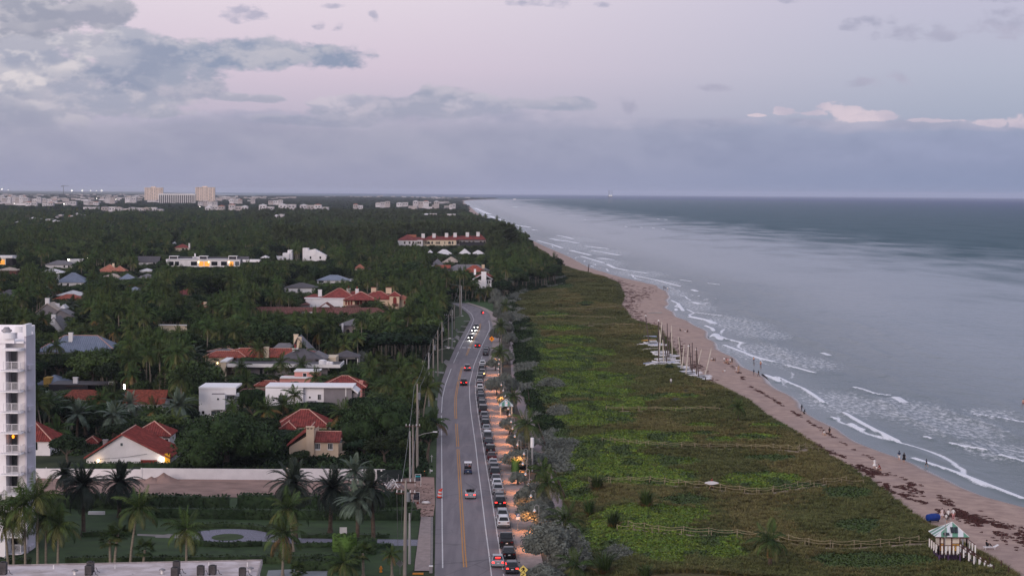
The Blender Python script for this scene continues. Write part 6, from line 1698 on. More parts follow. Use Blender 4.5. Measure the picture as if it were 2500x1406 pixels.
# ------------------------------------------------------------------ palms whose fronds can be told apart
NEAR=[('coconut',(92,1392),(91,1212),'tall straight coconut palm just right of the white tower base',1.12),('coconut',(34,1394),(30,1268),'shorter leafy coconut palm before the tower foot, in the bottom left clump',1.0),('coconut',(62,1394),(58,1232),'coconut palm covering the tower foot, between the tall and the leafy one',1.1),('coconut',(112,1388),(114,1262),'coconut palm between the tall straight one and the doubled trunk',1.0),('grey',(48,1320),(46,1252),'grey green palm low behind the tower foot palms',1.0),('coconut',(75,1330),(78,1240),'dark coconut palm behind the tall straight one',1.0),('coconut',(20,1391),(5,1250),'coconut palm cut by the left picture edge',1.0),('coconut',(141,1390),(144,1280),'drooping coconut palm second right of the tower, trunk doubled',.95),('coconut',(318,1386),(338,1238),'leaning thin coconut palm rising over the left garden hedge',1.0),('coconut',(455,1382),(456,1290),'coconut palm with yellow spear leaf left of the garden ring',1.0),('date',(204,1306),(203,1185),'dark full date palm left of centre in the garden',1.05),('date',(291,1262),(293,1178),'dark full date palm right of the darkest one at the lot edge',1.05),('date',(160,1236),(158,1158),'slim date palm before the boundary wall near the tower',.72),('fan',(269,1386),(268,1318),'sabal palm on the left of the garden fan palm pair',1.0),('fan',(280,1386),(288,1302),'taller sabal palm on the right of the garden fan palm pair',1.0),('fan',(350,1386),(354,1342),'low bushy sabal palm before the garden hedge',.9),('coconut',(716,1345),(704,1240),'tall coconut palm right of the garden ring',1.0),('golden',(690,1406),(693,1302),'coconut palm with orange hanging fronds beside the flat roof corner',1.0),('date',(722,1322),(716,1180),'date palm with arching fronds right of the garden ring',1.1),('date',(806,1300),(812,1190),'date palm with twin trunks in the middle of the palm row',1.05),('grey',(867,1250),(866,1150),'thin crowned date palm standing against the boundary wall',.95),('date',(912,1328),(904,1192),'date palm leaning at the road end of the garden',1.0),('grey',(873,1330),(873,1222),'date palm with brown hanging fronds by the drive',1.05),('coconut',(843,1420),(838,1372),'low coconut palm growing beside the bright clipped hedge',.8),('fan',(887,1406),(886,1350),'small fan palm before the dark hedge mass',.9),('golden',(957,1406),(955,1352),'small yellowing fan crowned palm by the utility poles',.45),('fan',(728,1412),(727,1392),'stemless yucca like palm right of the flat roof',.75),('grey',(432,1076),(436,990),'large silvery palm right of the red brown shingle roof',1.15),('grey',(188,1078),(190,1012),'silvery palm on the left of the grey pair',1.1),('grey',(276,1080),(278,1015),'silvery palm on the right of the grey pair',1.15),('grey',(322,1060),(318,985),'silvery palm under the red brown shingle roof',.9),('golden',(840,1085),(838,1008),'golden green coconut palm right of the cross hip roof',1.1),('golden',(655,1062),(652,1000),'coconut palm left of the cross hip roof with golden fronds',1.0),('golden',(736,1058),(736,1010),'golden coconut palm in front of the cross hip roof',1.0),('golden',(690,1052),(690,985),'coconut palm before the left end of the long white house',.9),('coconut',(717,1045),(718,962),'slim coconut palm standing before the long white house wall',.8),('coconut',(975,980),(976,897),'tall coconut palm with tan hanging fronds left of the pole line',1.15),('coconut',(911,978),(909,903),'coconut palm left of the tan fronded one',.95),('coconut',(687,955),(686,885),'coconut palm before the middle of the villa terrace',.95),('coconut',(737,952),(737,888),'coconut palm before the water tank end of the villa terrace',.95),('coconut',(590,950),(588,895),'coconut palm before the left end of the villa terrace',.85),('coconut',(605,985),(603,930),'coconut palm between the two white modern houses',.9),('coconut',(570,1055),(572,990),'thin drooping coconut palm before the white cube house balcony',.75),('coconut',(138,905),(137,842),'royal looking palm standing before the blue metal roof',1.05),('coconut',(1293,1118),(1287,1034),'broad coconut palm rising over the promenade beside the light pole',1.05),('coconut',(1342,1262),(1336,1176),'coconut palm above the silver trees near the tall pole base',.95),('coconut',(1382,1378),(1381,1268),'slender single coconut palm beside the largest silver tree',.95),('coconut',(1334,1200),(1326,1145),'coconut palm crowded behind the orange promenade lantern',.8),('coconut',(1224,912),(1222,860),'coconut palm between cars and path near the far bend',.95),('coconut',(1224,852),(1223,795),'coconut palm over the warning sign at the road bend',.95),('coconut',(1235,790),(1233,746),'coconut palm at the top of the promenade planting',.9),('coconut',(1256,1008),(1253,966),'small dark palm beside the green and white shelter',.7),('coconut',(1405,1436),(1405,1378),'low spreading coconut palm at the bottom of the promenade',.85),]
for i,(k,b_,t_,lb,s)in enumerate(NEAR):
 big_palm(k,b_,t_,lb,'palms with separate fronds',seed=i*3,scale=s)
 # two palms out on the dune
for i,(bx,by,tx,ty,lb,s)in enumerate([(1803,1030,1803,992,'small palm alone on the dune near the beach edge',.72),(1880,1386,1881,1318,'bushy palm alone on the near dune with a skirt of dead leaves',.95)]):
 p=on_dune(bx,by);t=at_depth(tx,ty,p.y)
 root=thing('coconut_palm',lb,'palm tree',tuple(p),0,'palms alone on the dune');H=t.z-p.z
 link('trunk',palm_trunk('palm_trunk',H,.28 if i else .2,.2 if i else .14,t.x-p.x,M_darkpalmbark,i),root)
 r=np.random.default_rng(i+5)
 for v,az,pc in palm_layout(r,20,.15):
  o=link('frond',FR['coconut'][v],root);o.matrix_local=Matrix.Translation((t.x-p.x,0,H))@frond_matrix(az,pc)@Matrix.Scale(s*r.uniform(.8,1.1),4)
 if i:
  for k in range(16):
   o=link('dead_frond',FR['golden'][3],root);o.matrix_local=Matrix.Translation((t.x-p.x,0,H*.9))@frond_matrix(k*.8,RAD(-70))@Matrix.Scale(.55,4)
   # ------------------------------------------------------------------ silver leaved trees along the promenade
SILVER=[crown_mesh('silver_crown',200+k,3.6,2.6,-1.0,17,10500,.10,M_leaf_silver,.95)for k in range(3)]
SILVT=[trunk_mesh('silver_trunk',210+k,3.2,.14,M_bark,5,1.4)for k in range(2)]
SIL=[(1345,1392,78,120),(1318,1440,55,60),(1388,1400,50,60),(1302,1292,50,72),(1288,1252,44,70),(1318,1262,34,50),(1258,1184,24,34),(1268,1145,50,46),(1300,1140,36,40),(1262,1095,32,40),(1285,1100,30,36),(1236,1062,26,40),(1256,1060,22,30),(1232,1012,18,20),(1226,1000,24,44),(1205,966,30,46),(1226,962,28,48),(1240,960,20,34),(1202,905,22,30),(1212,880,26,34),(1232,890,22,30),(1238,845,18,34),(1212,835,22,40),(1226,822,24,40),(1228,795,20,34),(1215,782,18,30),(1214,765,16,30),(1200,748,15,26),(1222,752,15,28)]
words_sz={0:'broad',1:'rounded',2:'bushy'}
mark_names=[(1275,1410,'the crosswalk sign'),(1268,1300,'the parking sign'),(1270,1160,'the glowing lantern'),(1300,1090,'the tall pole'),(1233,985,'the green and white shelter'),(1172,905,'the car with headlights'),(1200,840,'the orange warning sign'),(1190,760,'the road bend')]
def silver_trees():
 seen={}
 for i,(x,yb,hw,ht)in enumerate(SIL):
  p=at(x+7,yb);s=F/p.y
  R=hw/s*1.12;H=ht/s*1.0
  mk=min(mark_names,key=lambda m_:abs(m_[0]-x)+abs(m_[1]-yb))
  seen.setdefault(mk[2],[]).append((x,yb,p,R,H,i))
 for mk,L in seen.items():
  L.sort(key=lambda e:-e[1])
  ordw=['nearest','second nearest','third nearest','fourth nearest','fifth nearest','sixth nearest','seventh nearest']
  for j,(x,yb,p,R,H,i)in enumerate(L):
   lb='%s silver leaved tree, %s the camera of those by %s'%(words_sz[i%3],ordw[min(j,6)],mk)
   lb=lb.replace(' the camera','')
   t=thing('silver_buttonwood',lb,'tree',(p.x,p.y,0),i*1.7,'silver trees along the promenade')
   link('crown',SILVER[i%3],t,None,None,(R/2.6,R/2.6,H/3.6));link('trunk',SILVT[i%2],t,None,None,(1,1,H/3.6))
silver_trees()
# the big round tree and its neighbours near the sand lot
def single_trees():
 big=crown_mesh('great_crown',301,8.6,10.5,.6,26,15000,.27,mat('deep_green_leaves',(50,68,38),.7,.3,.8,spec=.12),.72,low=.10)
 bt=trunk_mesh('great_trunk',302,7.0,.5,M_bark,7,5.0)
 items=[('round_tree','huge dark round tree filling the middle between the broad gable and beige house',552,1148,140,124,0),('broad_tree','dark leafy tree mass right of the beige house by the pole line',925,1090,110,105,1),('broad_tree','dark tree between the poles and the road, above the first driveway',1012,1128,62,100,2),('broad_tree','bright leaved tree behind the site fence',940,1140,55,78,3),('broad_tree','layered dark tree right of the tower at the broad gable',165,1150,48,100,4),('broad_tree','shrubby tree joining the round tree to the beige house',728,1142,40,44,5),('broad_tree','wide dark tree right of the long white house',900,1035,62,72,6),('broad_tree','broad dark tree over the pole line below the brown range',975,895,95,90,7),('broad_tree','tree with pale trunk next to the poles and mailbox',1045,1130,30,118,8)]
 for nm,lb,x,yb,hw,ht,k in items:
  p=at(x,yb);s=F/p.y
  t=thing(nm,lb,'tree',(p.x,p.y,0),k*1.3,None)
  if k==0 or hw>100:
   link('crown',big,t,None,None,(hw/s/10.2,hw/s/10.2,ht/s/8.4));link('trunk',bt,t)
  else:
   cm,tm,H,R=BROAD[[0,1,0,4,2,1,0,2,1][k]]
   a=hw/s/R;link('crown',cm,t,None,None,(a,a,ht/s/H));link('trunk',tm,t,None,None,(1,1,ht/s/H))
  FOOT.append((p.x-hw/s*.7,p.x+hw/s*.7,p.y-hw/s*.7,p.y+hw/s*.7));PROTECT.append((x-hw*.75,yb-ht*.8,x+hw*.75,yb-ht*.25,p.y))
  # big feathery pine over the beach and a lone one on the dune edge
 for lb,x,yb,tx,ty,hw,k in[('big feathery pine leaning over the beach at the wood corner',1235,632,1236,549,44,0),('second feathery pine left of the big one over the beach',1205,634,1200,556,30,1),('lone thin feathery pine on the dune beside the beach',1299,620,1299,591,9,2),('dark pine clump behind the condominium beach end',1215,640,1215,570,26,1)]:
  p=at(x,yb);s=F/p.y;H=(yb-ty)/s;cm,tm,h0,r0=PINES[k]
  t=thing('feathery_pine',lb,'tree',(p.x,p.y,0),k,'single pines by the beach');link('crown',cm,t,None,None,(hw/s/r0,hw/s/r0,H/h0));link('trunk',tm,t,None,None,(1,1,H/13.0))
single_trees()
# ------------------------------------------------------------------ the wooded estate: individual trees, then the mass behind them
for r in ROAD:
 PROTECT.append((r[1]+2,r[0]-3,r[6],r[0]+3,at(1150,r[0]).y))
XLIM=[(1165,1000),(1130,1030),(1090,1040),(1060,1052),(1000,1012),(960,1010),(930,1010),(890,1040),(850,1075),(800,1085),(775,1100),(740,1085),(736,1080)]
def land_limit(Y):
 yv=proj((0,Y,0))[1]
 if yv>738:return at(float(np.interp(yv,[r[0]for r in XLIM][::-1],[r[1]for r in XLIM][::-1])),yv).x
 return float(dune_left(Y))-0.5 if Y<1740 else float(duneX(Y))-4
TREES=[]
def plant_zone(y0,y1,step,mix,hmul=1.0,prot=True):
 Y=y0
 pr=np.array(PROTECT)
 ft=np.array(FOOT)
 while Y<y1:
  xl=-1250.0/F*Y-14;xr=land_limit(Y)
  n=int((xr-xl)/step)
  xs=xl+(np.arange(n)+rng.uniform(0,1,n))*(xr-xl)/max(n,1)
  for X in xs:
   yy_=Y+rng.uniform(-.6,.6)*step
   if ft.size and np.any((X>ft[:,0])&(X<ft[:,1])&(yy_>ft[:,2])&(yy_<ft[:,3])):continue
   # species gather in stands
   q=float(fbm(X*.013+50,yy_*.006+9,3));q2=float(vnoise(X*.03+5,yy_*.015))
   kind=mix(q,q2,X,yy_,rng.uniform())
   h,r_={'coconut':(rng.uniform(7,13),3.0),'golden':(rng.uniform(6,10),3.0),'grey':(rng.uniform(5,8),3.0),'royal':(rng.uniform(9,14),2.8),'fan':(rng.uniform(4,8),1.8),'broad':(rng.uniform(4.5,13),rng.uniform(2.6,7.2)),'pine':(rng.uniform(13,20),rng.uniform(3.5,6.0)),'silver':(rng.uniform(4,6),2.6)}[kind]
   h*=hmul
   ok=False
   for tr in range(4):
    s=F/yy_;xc,yb=proj((X,yy_,0));rp=r_*s*.75
    yt=yb-(h+(0.8 if kind not in('broad','pine','silver')else 0))*s
    ym=yb-h*s*.35
    if not prot:ok=True;break
    hit=(pr[:,4]>yy_-2)&(pr[:,0]<xc+rp)&(pr[:,2]>xc-rp)&(pr[:,1]<yb)&(pr[:,3]>yt)
    if not hit.any():ok=True;break
    h*=.68
    if kind in('broad','silver'):r_*=.85
    if h<2.2:break
   if ok:TREES.append(dict(kind=kind,v=int(rng.integers(0,100)),X=X,Y=yy_,h=h,r=r_,rz=rng.uniform(0,6.28)))
  Y+=step*rng.uniform(.8,1.15)
def mix_near(q,q2,X,Y,u):
 if q>.60:return 'broad' if u<.8 else 'coconut'
 if u<.36:return 'coconut'
 if u<.50:return 'golden'
 if u<.58:return 'fan'
 if u<.64:return 'grey' if q2>.45 else 'coconut'
 if u<.67:return 'royal'
 if u<.69:return 'silver'
 return 'broad'
def mix_mid(q,q2,X,Y,u):
 if Y>1250 and q>.44 and-.12*Y<X<-.005*Y:return 'pine' if u<.55 else 'broad'
 if q>.52:return 'broad' if u<.85 else 'coconut'
 if u<.4:return 'coconut'
 if u<.47:return 'royal'
 if u<.53:return 'grey'
 if u<.56:return 'silver'
 return 'broad'
plant_zone(346,880,5.2,mix_near)
plant_zone(880,1780,7.2,mix_mid)
NICE={'coconut':'coconut palm','golden':'golden green coconut palm','grey':'silvery palm','royal':'royal palm','fan':'fan palm','broad':'leafy tree','pine':'feathery pine','silver':'silver grey tree'}
NAMES={'coconut':'coconut_palm','golden':'coconut_palm','grey':'silver_palm','royal':'royal_palm','fan':'fan_palm','broad':'broad_tree','pine':'feathery_pine','silver':'silver_tree'}
LAND=[(300,1090,'the broad red gable'),(369,1045,'the red pyramid roof'),(105,1055,'the arched window house'),(765,1080,'the beige chimney house'),(738,1020,'the cross hip roof'),(530,985,'the white cube house'),(760,965,'the long white house'),(640,885,'the villa terrace'),(840,945,'the pink walled house'),(730,920,'the pink flat house'),(185,838,'the blue metal roof'),(350,968,'the red brown shingle roof'),(190,962,'the brown tiled house'),(125,928,'the ochre gable'),(272,935,'the basketball hoop'),(845,866,'the garden pavilion'),(860,725,'the red mansion'),(770,758,'the long brown range'),(1080,590,'the arcaded condominium'),(1095,617,'the white roof row'),(1140,655,'the grey and red roofs'),(1180,690,'the white chimney house'),(500,640,'the lit row house'),(735,622,'the stepped white house'),(445,603,'the small red wood house'),(20,636,'the orange lit room'),(144,643,'the long grey roof'),(172,678,'the grey blue hip roof'),(272,655,'the salmon tiled house'),(272,672,'the tan roof'),(355,659,'the white pyramid roof'),(355,635,'the dark ridged house'),(172,715,'the white low roof'),(20,713,'the dark grey edge roof'),(125,750,'the pale gabled villa'),(130,790,'the steep grey roof'),(480,713,'the three red roof pieces'),(490,746,'the small red gable'),(730,702,'the grey hip house'),(812,680,'the solar roof'),(424,800,'the cream parapet'),(895,803,'the shaded loggia house'),(1040,1000,'the pole line'),(1130,745,'the road bend'),(920,640,'the far pole row'),(1000,860,'the broad tree by the poles'),(330,900,'the dark grove above the hoop'),(600,580,'the middle of the dark wood'),(250,560,'the left dark wood'),(850,560,'the pine wood'),(40,790,'the tower roof'),(560,820,'the villa chimneys'),(1310,660,'the beach palms')]
def visible_area(T):
 """How many cells of a coarse picture each tree shows, nearest trees drawn first; houses and the tower hide too."""
 k=.25;W,Hh=int(2500*k),int(1406*k)
 buf=np.zeros((Hh,W),bool);area=np.zeros(len(T),int);cen=[None]*len(T)
 items=[(t['Y'],0,i)for i,t in enumerate(T)]+[(p[4],1,i)for i,p in enumerate(PROTECT)]
 items.sort()
 for Y,typ,i in items:
  if typ==1:
   x0,y0,x1,y1,D=PROTECT[i]
   buf[max(0,int(y0*k)):max(0,int(y1*k)),max(0,int(x0*k)):max(0,int(x1*k))]=True;continue
  t=T[i];s=F/t['Y'];xc,yb=proj((t['X'],t['Y'],0));yt=yb-t['h']*s;r_=t['r']*s*.8
  hh=(t['h']*.6 if t['kind']in('broad','pine','silver')else 4.5)*s
  x0,x1,y0,y1=int((xc-r_)*k),int((xc+r_)*k)+1,int((yt-.1*hh)*k),int((yt+.8*hh)*k)+1
  x0=max(x0,0);x1=min(x1,W);y0=max(y0,0);y1=min(y1,Hh)
  if x1<=x0 or y1<=y0:continue
  sub=buf[y0:y1,x0:x1];area[i]=int((~sub).sum())
  if area[i]:
   ys_,xs_=np.where(~sub);cen[i]=((x0+xs_.mean())/k,(y0+ys_.mean())/k)
  sub[:]=True
 return area,cen
AREA,CEN=visible_area(TREES)
LIMIT={'coconut_palm':225,'silver_palm':150,'royal_palm':90,'fan_palm':60,'broad_tree':280,'feathery_pine':160,'silver_tree':60}
def solo_trees():
 chosen=[];count={}
 for i in np.argsort(-AREA):
  t=TREES[i];nm=NAMES[t['kind']]
  if AREA[i]<16 or count.get(nm,0)>=LIMIT[nm]:continue
  count[nm]=count.get(nm,0)+1;chosen.append(int(i))
 groups={}
 for i in chosen:
  t=TREES[i];x,y=CEN[i]
  mk=min(LAND,key=lambda m_:((m_[0]-x)/1.6)**2+(m_[1]-y)**2)
  dx,dy=x-mk[0],y-mk[1]
  rel=('left of' if dx<0 else 'right of')if abs(dx)>2.2*abs(dy)else('above' if dy<0 else 'below')
  groups.setdefault((t['kind'],rel,mk[2]),[]).append((x,i))
 for(kind,rel,mk),L in groups.items():
  L.sort()
  for j,(x,i)in enumerate(L):
   t=TREES[i];n=len(L)
   adj='tall ' if t['h']>11 else 'low ' if t['h']<5 else ''
   if n==1:lb='%s%s %s %s'%(adj,NICE[kind],rel,mk)
   else:lb='%s%s, %s from left of those %s %s'%(adj,NICE[kind],ORD[j]if j else 'first',rel,mk)
   palm=kind not in('broad','pine','silver')
   o=thing(NAMES[kind],lb,'palm tree' if palm else 'tree',(t['X'],t['Y'],0),t['rz'],NICE[kind]+'s of the wooded estate')
   if palm:
    P=PALMS[kind];cm,tm,lean=P[t['v']%len(P)];sc=1.0 if kind!='fan' else .95
    link('crown',cm,o,(lean,0,t['h']),None,sc*(.9+.25*((t['v']*7%10)/10)));link('trunk',tm,o,None,None,(1,1,t['h']/10.0))
   elif kind=='silver':
    link('crown',SILVER[t['v']%3],o,None,None,(t['r']/2.6,t['r']/2.6,t['h']/3.6));link('trunk',SILVT[0],o,None,None,(1,1,t['h']/3.6))
   else:
    P=BROAD if kind=='broad' else PINES;cm,tm,H,R=P[t['v']%len(P)]
    link('crown',cm,o,None,None,(t['r']/R,t['r']/R,t['h']/H));link('trunk',tm,o,None,None,(1,1,t['h']/(H if kind=='broad' else 13.0)))
 return set(chosen)
SOLO=solo_trees()
def merged(name,crown,trunk,off):
 """Crown and trunk as one mesh, for the mass that is not told apart."""
 V=[];Fc=[];MI=[];mats=[];k=0
 for me,o in((crown,off),(trunk,(0,0,0))):
  n=len(me.vertices);co=np.empty(n*3,np.float32);me.vertices.foreach_get('co',co);co=co.reshape(-1,3)+np.array(o,np.float32)
  for p in me.polygons:
   q=list(p.vertices)
   if len(q)!=4:continue
   Fc.append([a+k for a in q]);m=me.materials[p.material_index]
   if m not in mats:mats.append(m)
   MI.append(mats.index(m))
  V.append(co);k+=n
 return np_mesh(name,np.concatenate(V),Fc,mats,mat_idx=MI)
MASSP=[];MASSK={}
for key in('coconut','golden','grey','royal','fan'):
 MASSK[key]=list(range(len(MASSP),len(MASSP)+2))
 for cm,tm,lean in PALMS[key][:2]:MASSP.append((merged('mass_'+key,cm,tm,(lean,0,10.0)),10.0,None))
for key,P in(('broad',BROAD),('pine',PINES)):
 MASSK[key]=list(range(len(MASSP),len(MASSP)+len(P)))
 for cm,tm,H,R in P:MASSP.append((cm,H,R))
MASSK['silver']=list(range(len(MASSP),len(MASSP)+3))
for cm in SILVER:MASSP.append((cm,3.6,2.6))
def mass(name,T):
 pts,rot,sc,ix=[],[],[],[]
 for t in T:
  k=MASSK[t['kind']];j=k[t['v']%len(k)];me,H,R=MASSP[j]
  pts.append((t['X'],t['Y'],0));rot.append(t['rz']);ix.append(j)
  sc.append((1,1,t['h']/H)if R is None else(t['r']/R,t['r']/R,t['h']/H))
 return scatter(name,pts,rot,sc,ix,[m_[0]for m_ in MASSP])
mass('estate_woods',[t for i,t in enumerate(TREES)if i not in SOLO])
# far wood that reads as one mass
FARP=[crown_mesh('far_crown',400+k,8.0,6.5,.3,10,420,.9,[M_leaf_dark,M_leaf_mid,M_leaf_dark][k],.7)for k in range(3)]+[pine_crown('far_pine',410,13,4.5,M_leaf_pine),MASSP[MASSK['royal'][0]][0],MASSP[MASSK['coconut'][0]][0]]
def far_woods():
 pts,rot,sc,ix=[],[],[],[]
 Y=1790.0;ft=np.array(FOOT);pr=np.array(PROTECT)
 while Y<15000:
  step=7.0*(Y/1800.0)**0.95
  xl=-1250.0/F*Y-30;xr=float(duneX(Y))-3
  n=int((xr-xl)/step)
  xs=xl+(np.arange(n)+rng.uniform(0,1,n))*(xr-xl)/n
  yv=Y+rng.uniform(-.5,.5,n)*step
  g=fbm(xs*.006,yv*.003,3);town=fbm(xs*.0016+4,yv*.0008+2,3)
  for X,yy_,q,tw in zip(xs,yv,g,town):
   if Y>3200 and q<.36+.10*(Y>4500):continue
   if np.any((X>ft[:,0])&(X<ft[:,1])&(yy_>ft[:,2])&(yy_<ft[:,3])):continue
   k=3 if((q>.56 and-.05*Y<X or q>.43 and-.135*Y<X<-.04*Y and rng.uniform()<.75)and Y<3600)else int(rng.integers(0,3))
   hh=rng.uniform(4.5,11)*(1.5 if k==3 else 1.0)
   if k<3 and rng.uniform()<.14 and Y<3600:k=4+int(rng.uniform()<.5);hh=rng.uniform(8,14)
   s=F/yy_;xc,yb=proj((X,yy_,0));rp=4*s
   hit=(pr[:,4]>yy_)&(pr[:,0]<xc+rp)&(pr[:,2]>xc-rp)&(pr[:,1]<yb)&(pr[:,3]>yb-hh*s)
   if hit.any():hh=3.5
   w=step/7.0
   pts.append((X,yy_,0));rot.append(rng.uniform(0,6.28));ix.append(k);q_=rng.uniform(.6,1.5);sc.append((w*q_,w*q_,hh/(13 if k==3 else 8.0))if k<4 else(1.3,1.3,hh/10.0))
  Y+=step*.85
 print('far woods',len(pts))
 scatter('far_woods',pts,rot,sc,ix,FARP)
far_woods()
def far_houses():
 pr=[MB().box(-6,6,-4,4,0,4).mesh('far_house',FARM[0]),MB().box(-9,9,-5,5,0,8).mesh('far_flat',FARM[1]),MB().box(-14,14,-5,5,0,6).mesh('far_hall',FARM[2])]
 n=1500;Y=rng.uniform(4300,14500,n);X=-1250.0/F*Y*1.02+rng.uniform(0,1,n)*(duneX(Y)-25+1250.0/F*Y*1.02)
 k=fbm(X*.0014+9,Y*.0007,3)>.47
 X,Y=X[k],Y[k];m=len(X)
 scatter('far_houses',np.stack([X,Y,0*X],1),rng.uniform(-.4,.4,m),np.stack([rng.uniform(.6,1.6,m),rng.uniform(.8,1.2,m),rng.uniform(.9,2.4,m)],1),rng.integers(0,3,m),pr)
FARM=[MATS['far_wall_a'],MATS['far_wall_b'],MATS['far_wall_c']]
far_houses()
# understorey filling the ground between trunks
def understorey():
 n=9000
 Y=350*(1750/350)**rng.uniform(0,1,n);pts,rot,sc,ix=[],[],[],[]
 ft=np.array(FOOT)
 for y in Y:
  xl=-1250.0/F*y-6;xr=land_limit(y);X=rng.uniform(xl,xr)
  if np.any((X>ft[:,0])&(X<ft[:,1])&(y>ft[:,2])&(y<ft[:,3])):continue
  pts.append((X,y,0));rot.append(rng.uniform(0,6));sc.append(rng.uniform(.8,1.7)*(y/700)**.35);ix.append(int(rng.choice([0,0,0,1,1,2],p=[.25,.25,.2,.14,.13,.03])))
 for k in range(420):
  y=rng.uniform(327,356);x0,x1=at(430,1150).x,at(1035,1130).x;X=rng.uniform(x0,x1)
  if np.any((X>ft[:27,0])&(X<ft[:27,1])&(y>ft[:27,2])&(y<ft[:27,3])):continue
  pts.append((X,y,0));rot.append(rng.uniform(0,6));sc.append(rng.uniform(.9,1.9));ix.append(int(rng.integers(0,2)))
 scatter('understorey',pts,rot,sc,ix,SHRUBS)
understorey()
# ------------------------------------------------------------------ dune vegetation
PATCH=[(1370,802,62,7),(1380,833,72,10),(1400,862,98,12),(1400,893,84,14),(1440,930,125,20),(1440,960,115,16),(1470,992,95,14),(1560,975,50,6),(1430,1020,125,22),(1560,1075,125,20),(1480,1088,125,22),(1520,1130,135,22),(1665,1130,50,9),(1560,1165,140,24),(1850,1178,108,19),(1600,1260,140,30),(1700,1310,100,16),(1620,1335,175,36),(1560,1290,125,30),(1740,1348,80,22),(1640,968,60,5),(1890,1040,40,4),(1710,1040,40,5),(1850,1068,55,8),(1760,1075,40,6),(1720,1060,40,5),(1350,770,40,6),(1345,1115,60,20),(1400,1200,60,30),(1450,1320,80,30),(1660,1000,50,4)]
PATCHD=[(2120,1372,140,20),(2060,1206,62,14),(2100,1286,64,16),(1395,880,60,8),(1330,960,60,30),(1340,1060,50,40),(1400,1130,70,30),(1960,1190,60,8),(1630,1170,40,8),(1640,1175,30,8),(1430,742,18,3),(1370,700,30,5),(1300,880,40,60),(1290,820,30,30),(1880,1120,60,6),(1660,1225,60,14)]
def in_patch(x,y,L):
 v=np.full(len(x),-2.0)
 for cx,cy,rx,ry in L:v=np.maximum(v,1.15-((x-cx)/rx)**2-((y-cy)/ry)**2)
 return v
def dune_plants():
 n=150000
 Y=236*(1700/236)**rng.uniform(0,1,n)**1.25
 a=dune_left(Y);b=duneX(Y);X=a+(b-a)*rng.uniform(0,1,n)
 Z=dune_z(X,Y)
 # survey pixel of every spot, by the camera projection
 P=np.stack([X,Y,Z-CAM_H],1)@np.array(CAM_RT).T
 px=1250+P[:,0]/-P[:,2]*F;py=703-P[:,1]/-P[:,2]*F
 nz=fbm(X*.25,Y*.12,3);nz2=fbm(X*.08+7,Y*.04,3)
 wob=(nz-.5)*1.5
 fv=in_patch(px,py,PATCH)+wob;fd=in_patch(px,py,PATCHD)+wob
 edge=(X-a)
 sand=nz>.66
 isv=(fv+(rng.uniform(0,1,n)-.5)*.45>.15);isd=(fd+(rng.uniform(0,1,n)-.5)*.45>.2)&~isv
 tone=fbm(X*.3+30,Y*.15,3)
 shr=(edge<1.5+5.5*fbm(Y*.05,0*Y+2,2))&(Y>330)
 u=rng.uniform(0,1,n)
 pathclear=np.zeros(n,bool)
 for poly in DPATHS:
  for(x0,y0),(x1,y1)in zip(poly[:-1],poly[1:]):
   pathclear|=seg_dist(X,Y,(x0,y0),(x1,y1))<.9
 keep=~pathclear
 m=keep&(isv|isd)&~shr&(u<.75);
 pts=np.stack([X,Y,Z-.03],1)[m];k=(Y[m]/420)**.45
 scatter('sea_grape_cover',pts,rng.uniform(0,6,m.sum()),rng.uniform(.75,1.3,m.sum())*k,np.where(isv[m]&(tone[m]+rng.normal(size=m.sum())*.06<.62),rng.integers(0,3,m.sum()),rng.integers(3,6,m.sum())),VINES+VINES2)
 m2=keep&~(isv|isd)&~shr&~(sand&(u<.3))&(u<.62)
 pts=np.stack([X,Y,Z-.02],1)[m2];k=(Y[m2]/380)**.55
 scatter('dune_grass',pts,rng.uniform(0,6,m2.sum()),np.stack([rng.uniform(.8,1.4,m2.sum())*k*1.25,rng.uniform(.8,1.4,m2.sum())*k*1.25,rng.uniform(.5,1.15,m2.sum())],1),np.where(nz2[m2]+rng.normal(size=m2.sum())*.06>.47-.05*np.clip((Y[m2]-380)/200,0,2),0,1)+2*rng.integers(0,2,m2.sum()),TUFTS)
 m3=keep&shr&(u<.30)
 pts=np.stack([X,Y,Z-.1],1)[m3]
 scatter('shore_thicket',pts,rng.uniform(0,6,m3.sum()),rng.uniform(.7,1.25,m3.sum())*(Y[m3]/600)**.3,np.where(nz2[m3]>.5,2,np.where(rng.uniform(size=m3.sum())<.5,0,1)),SHRUBS)
 print('dune',(m).sum(),m2.sum(),m3.sum())
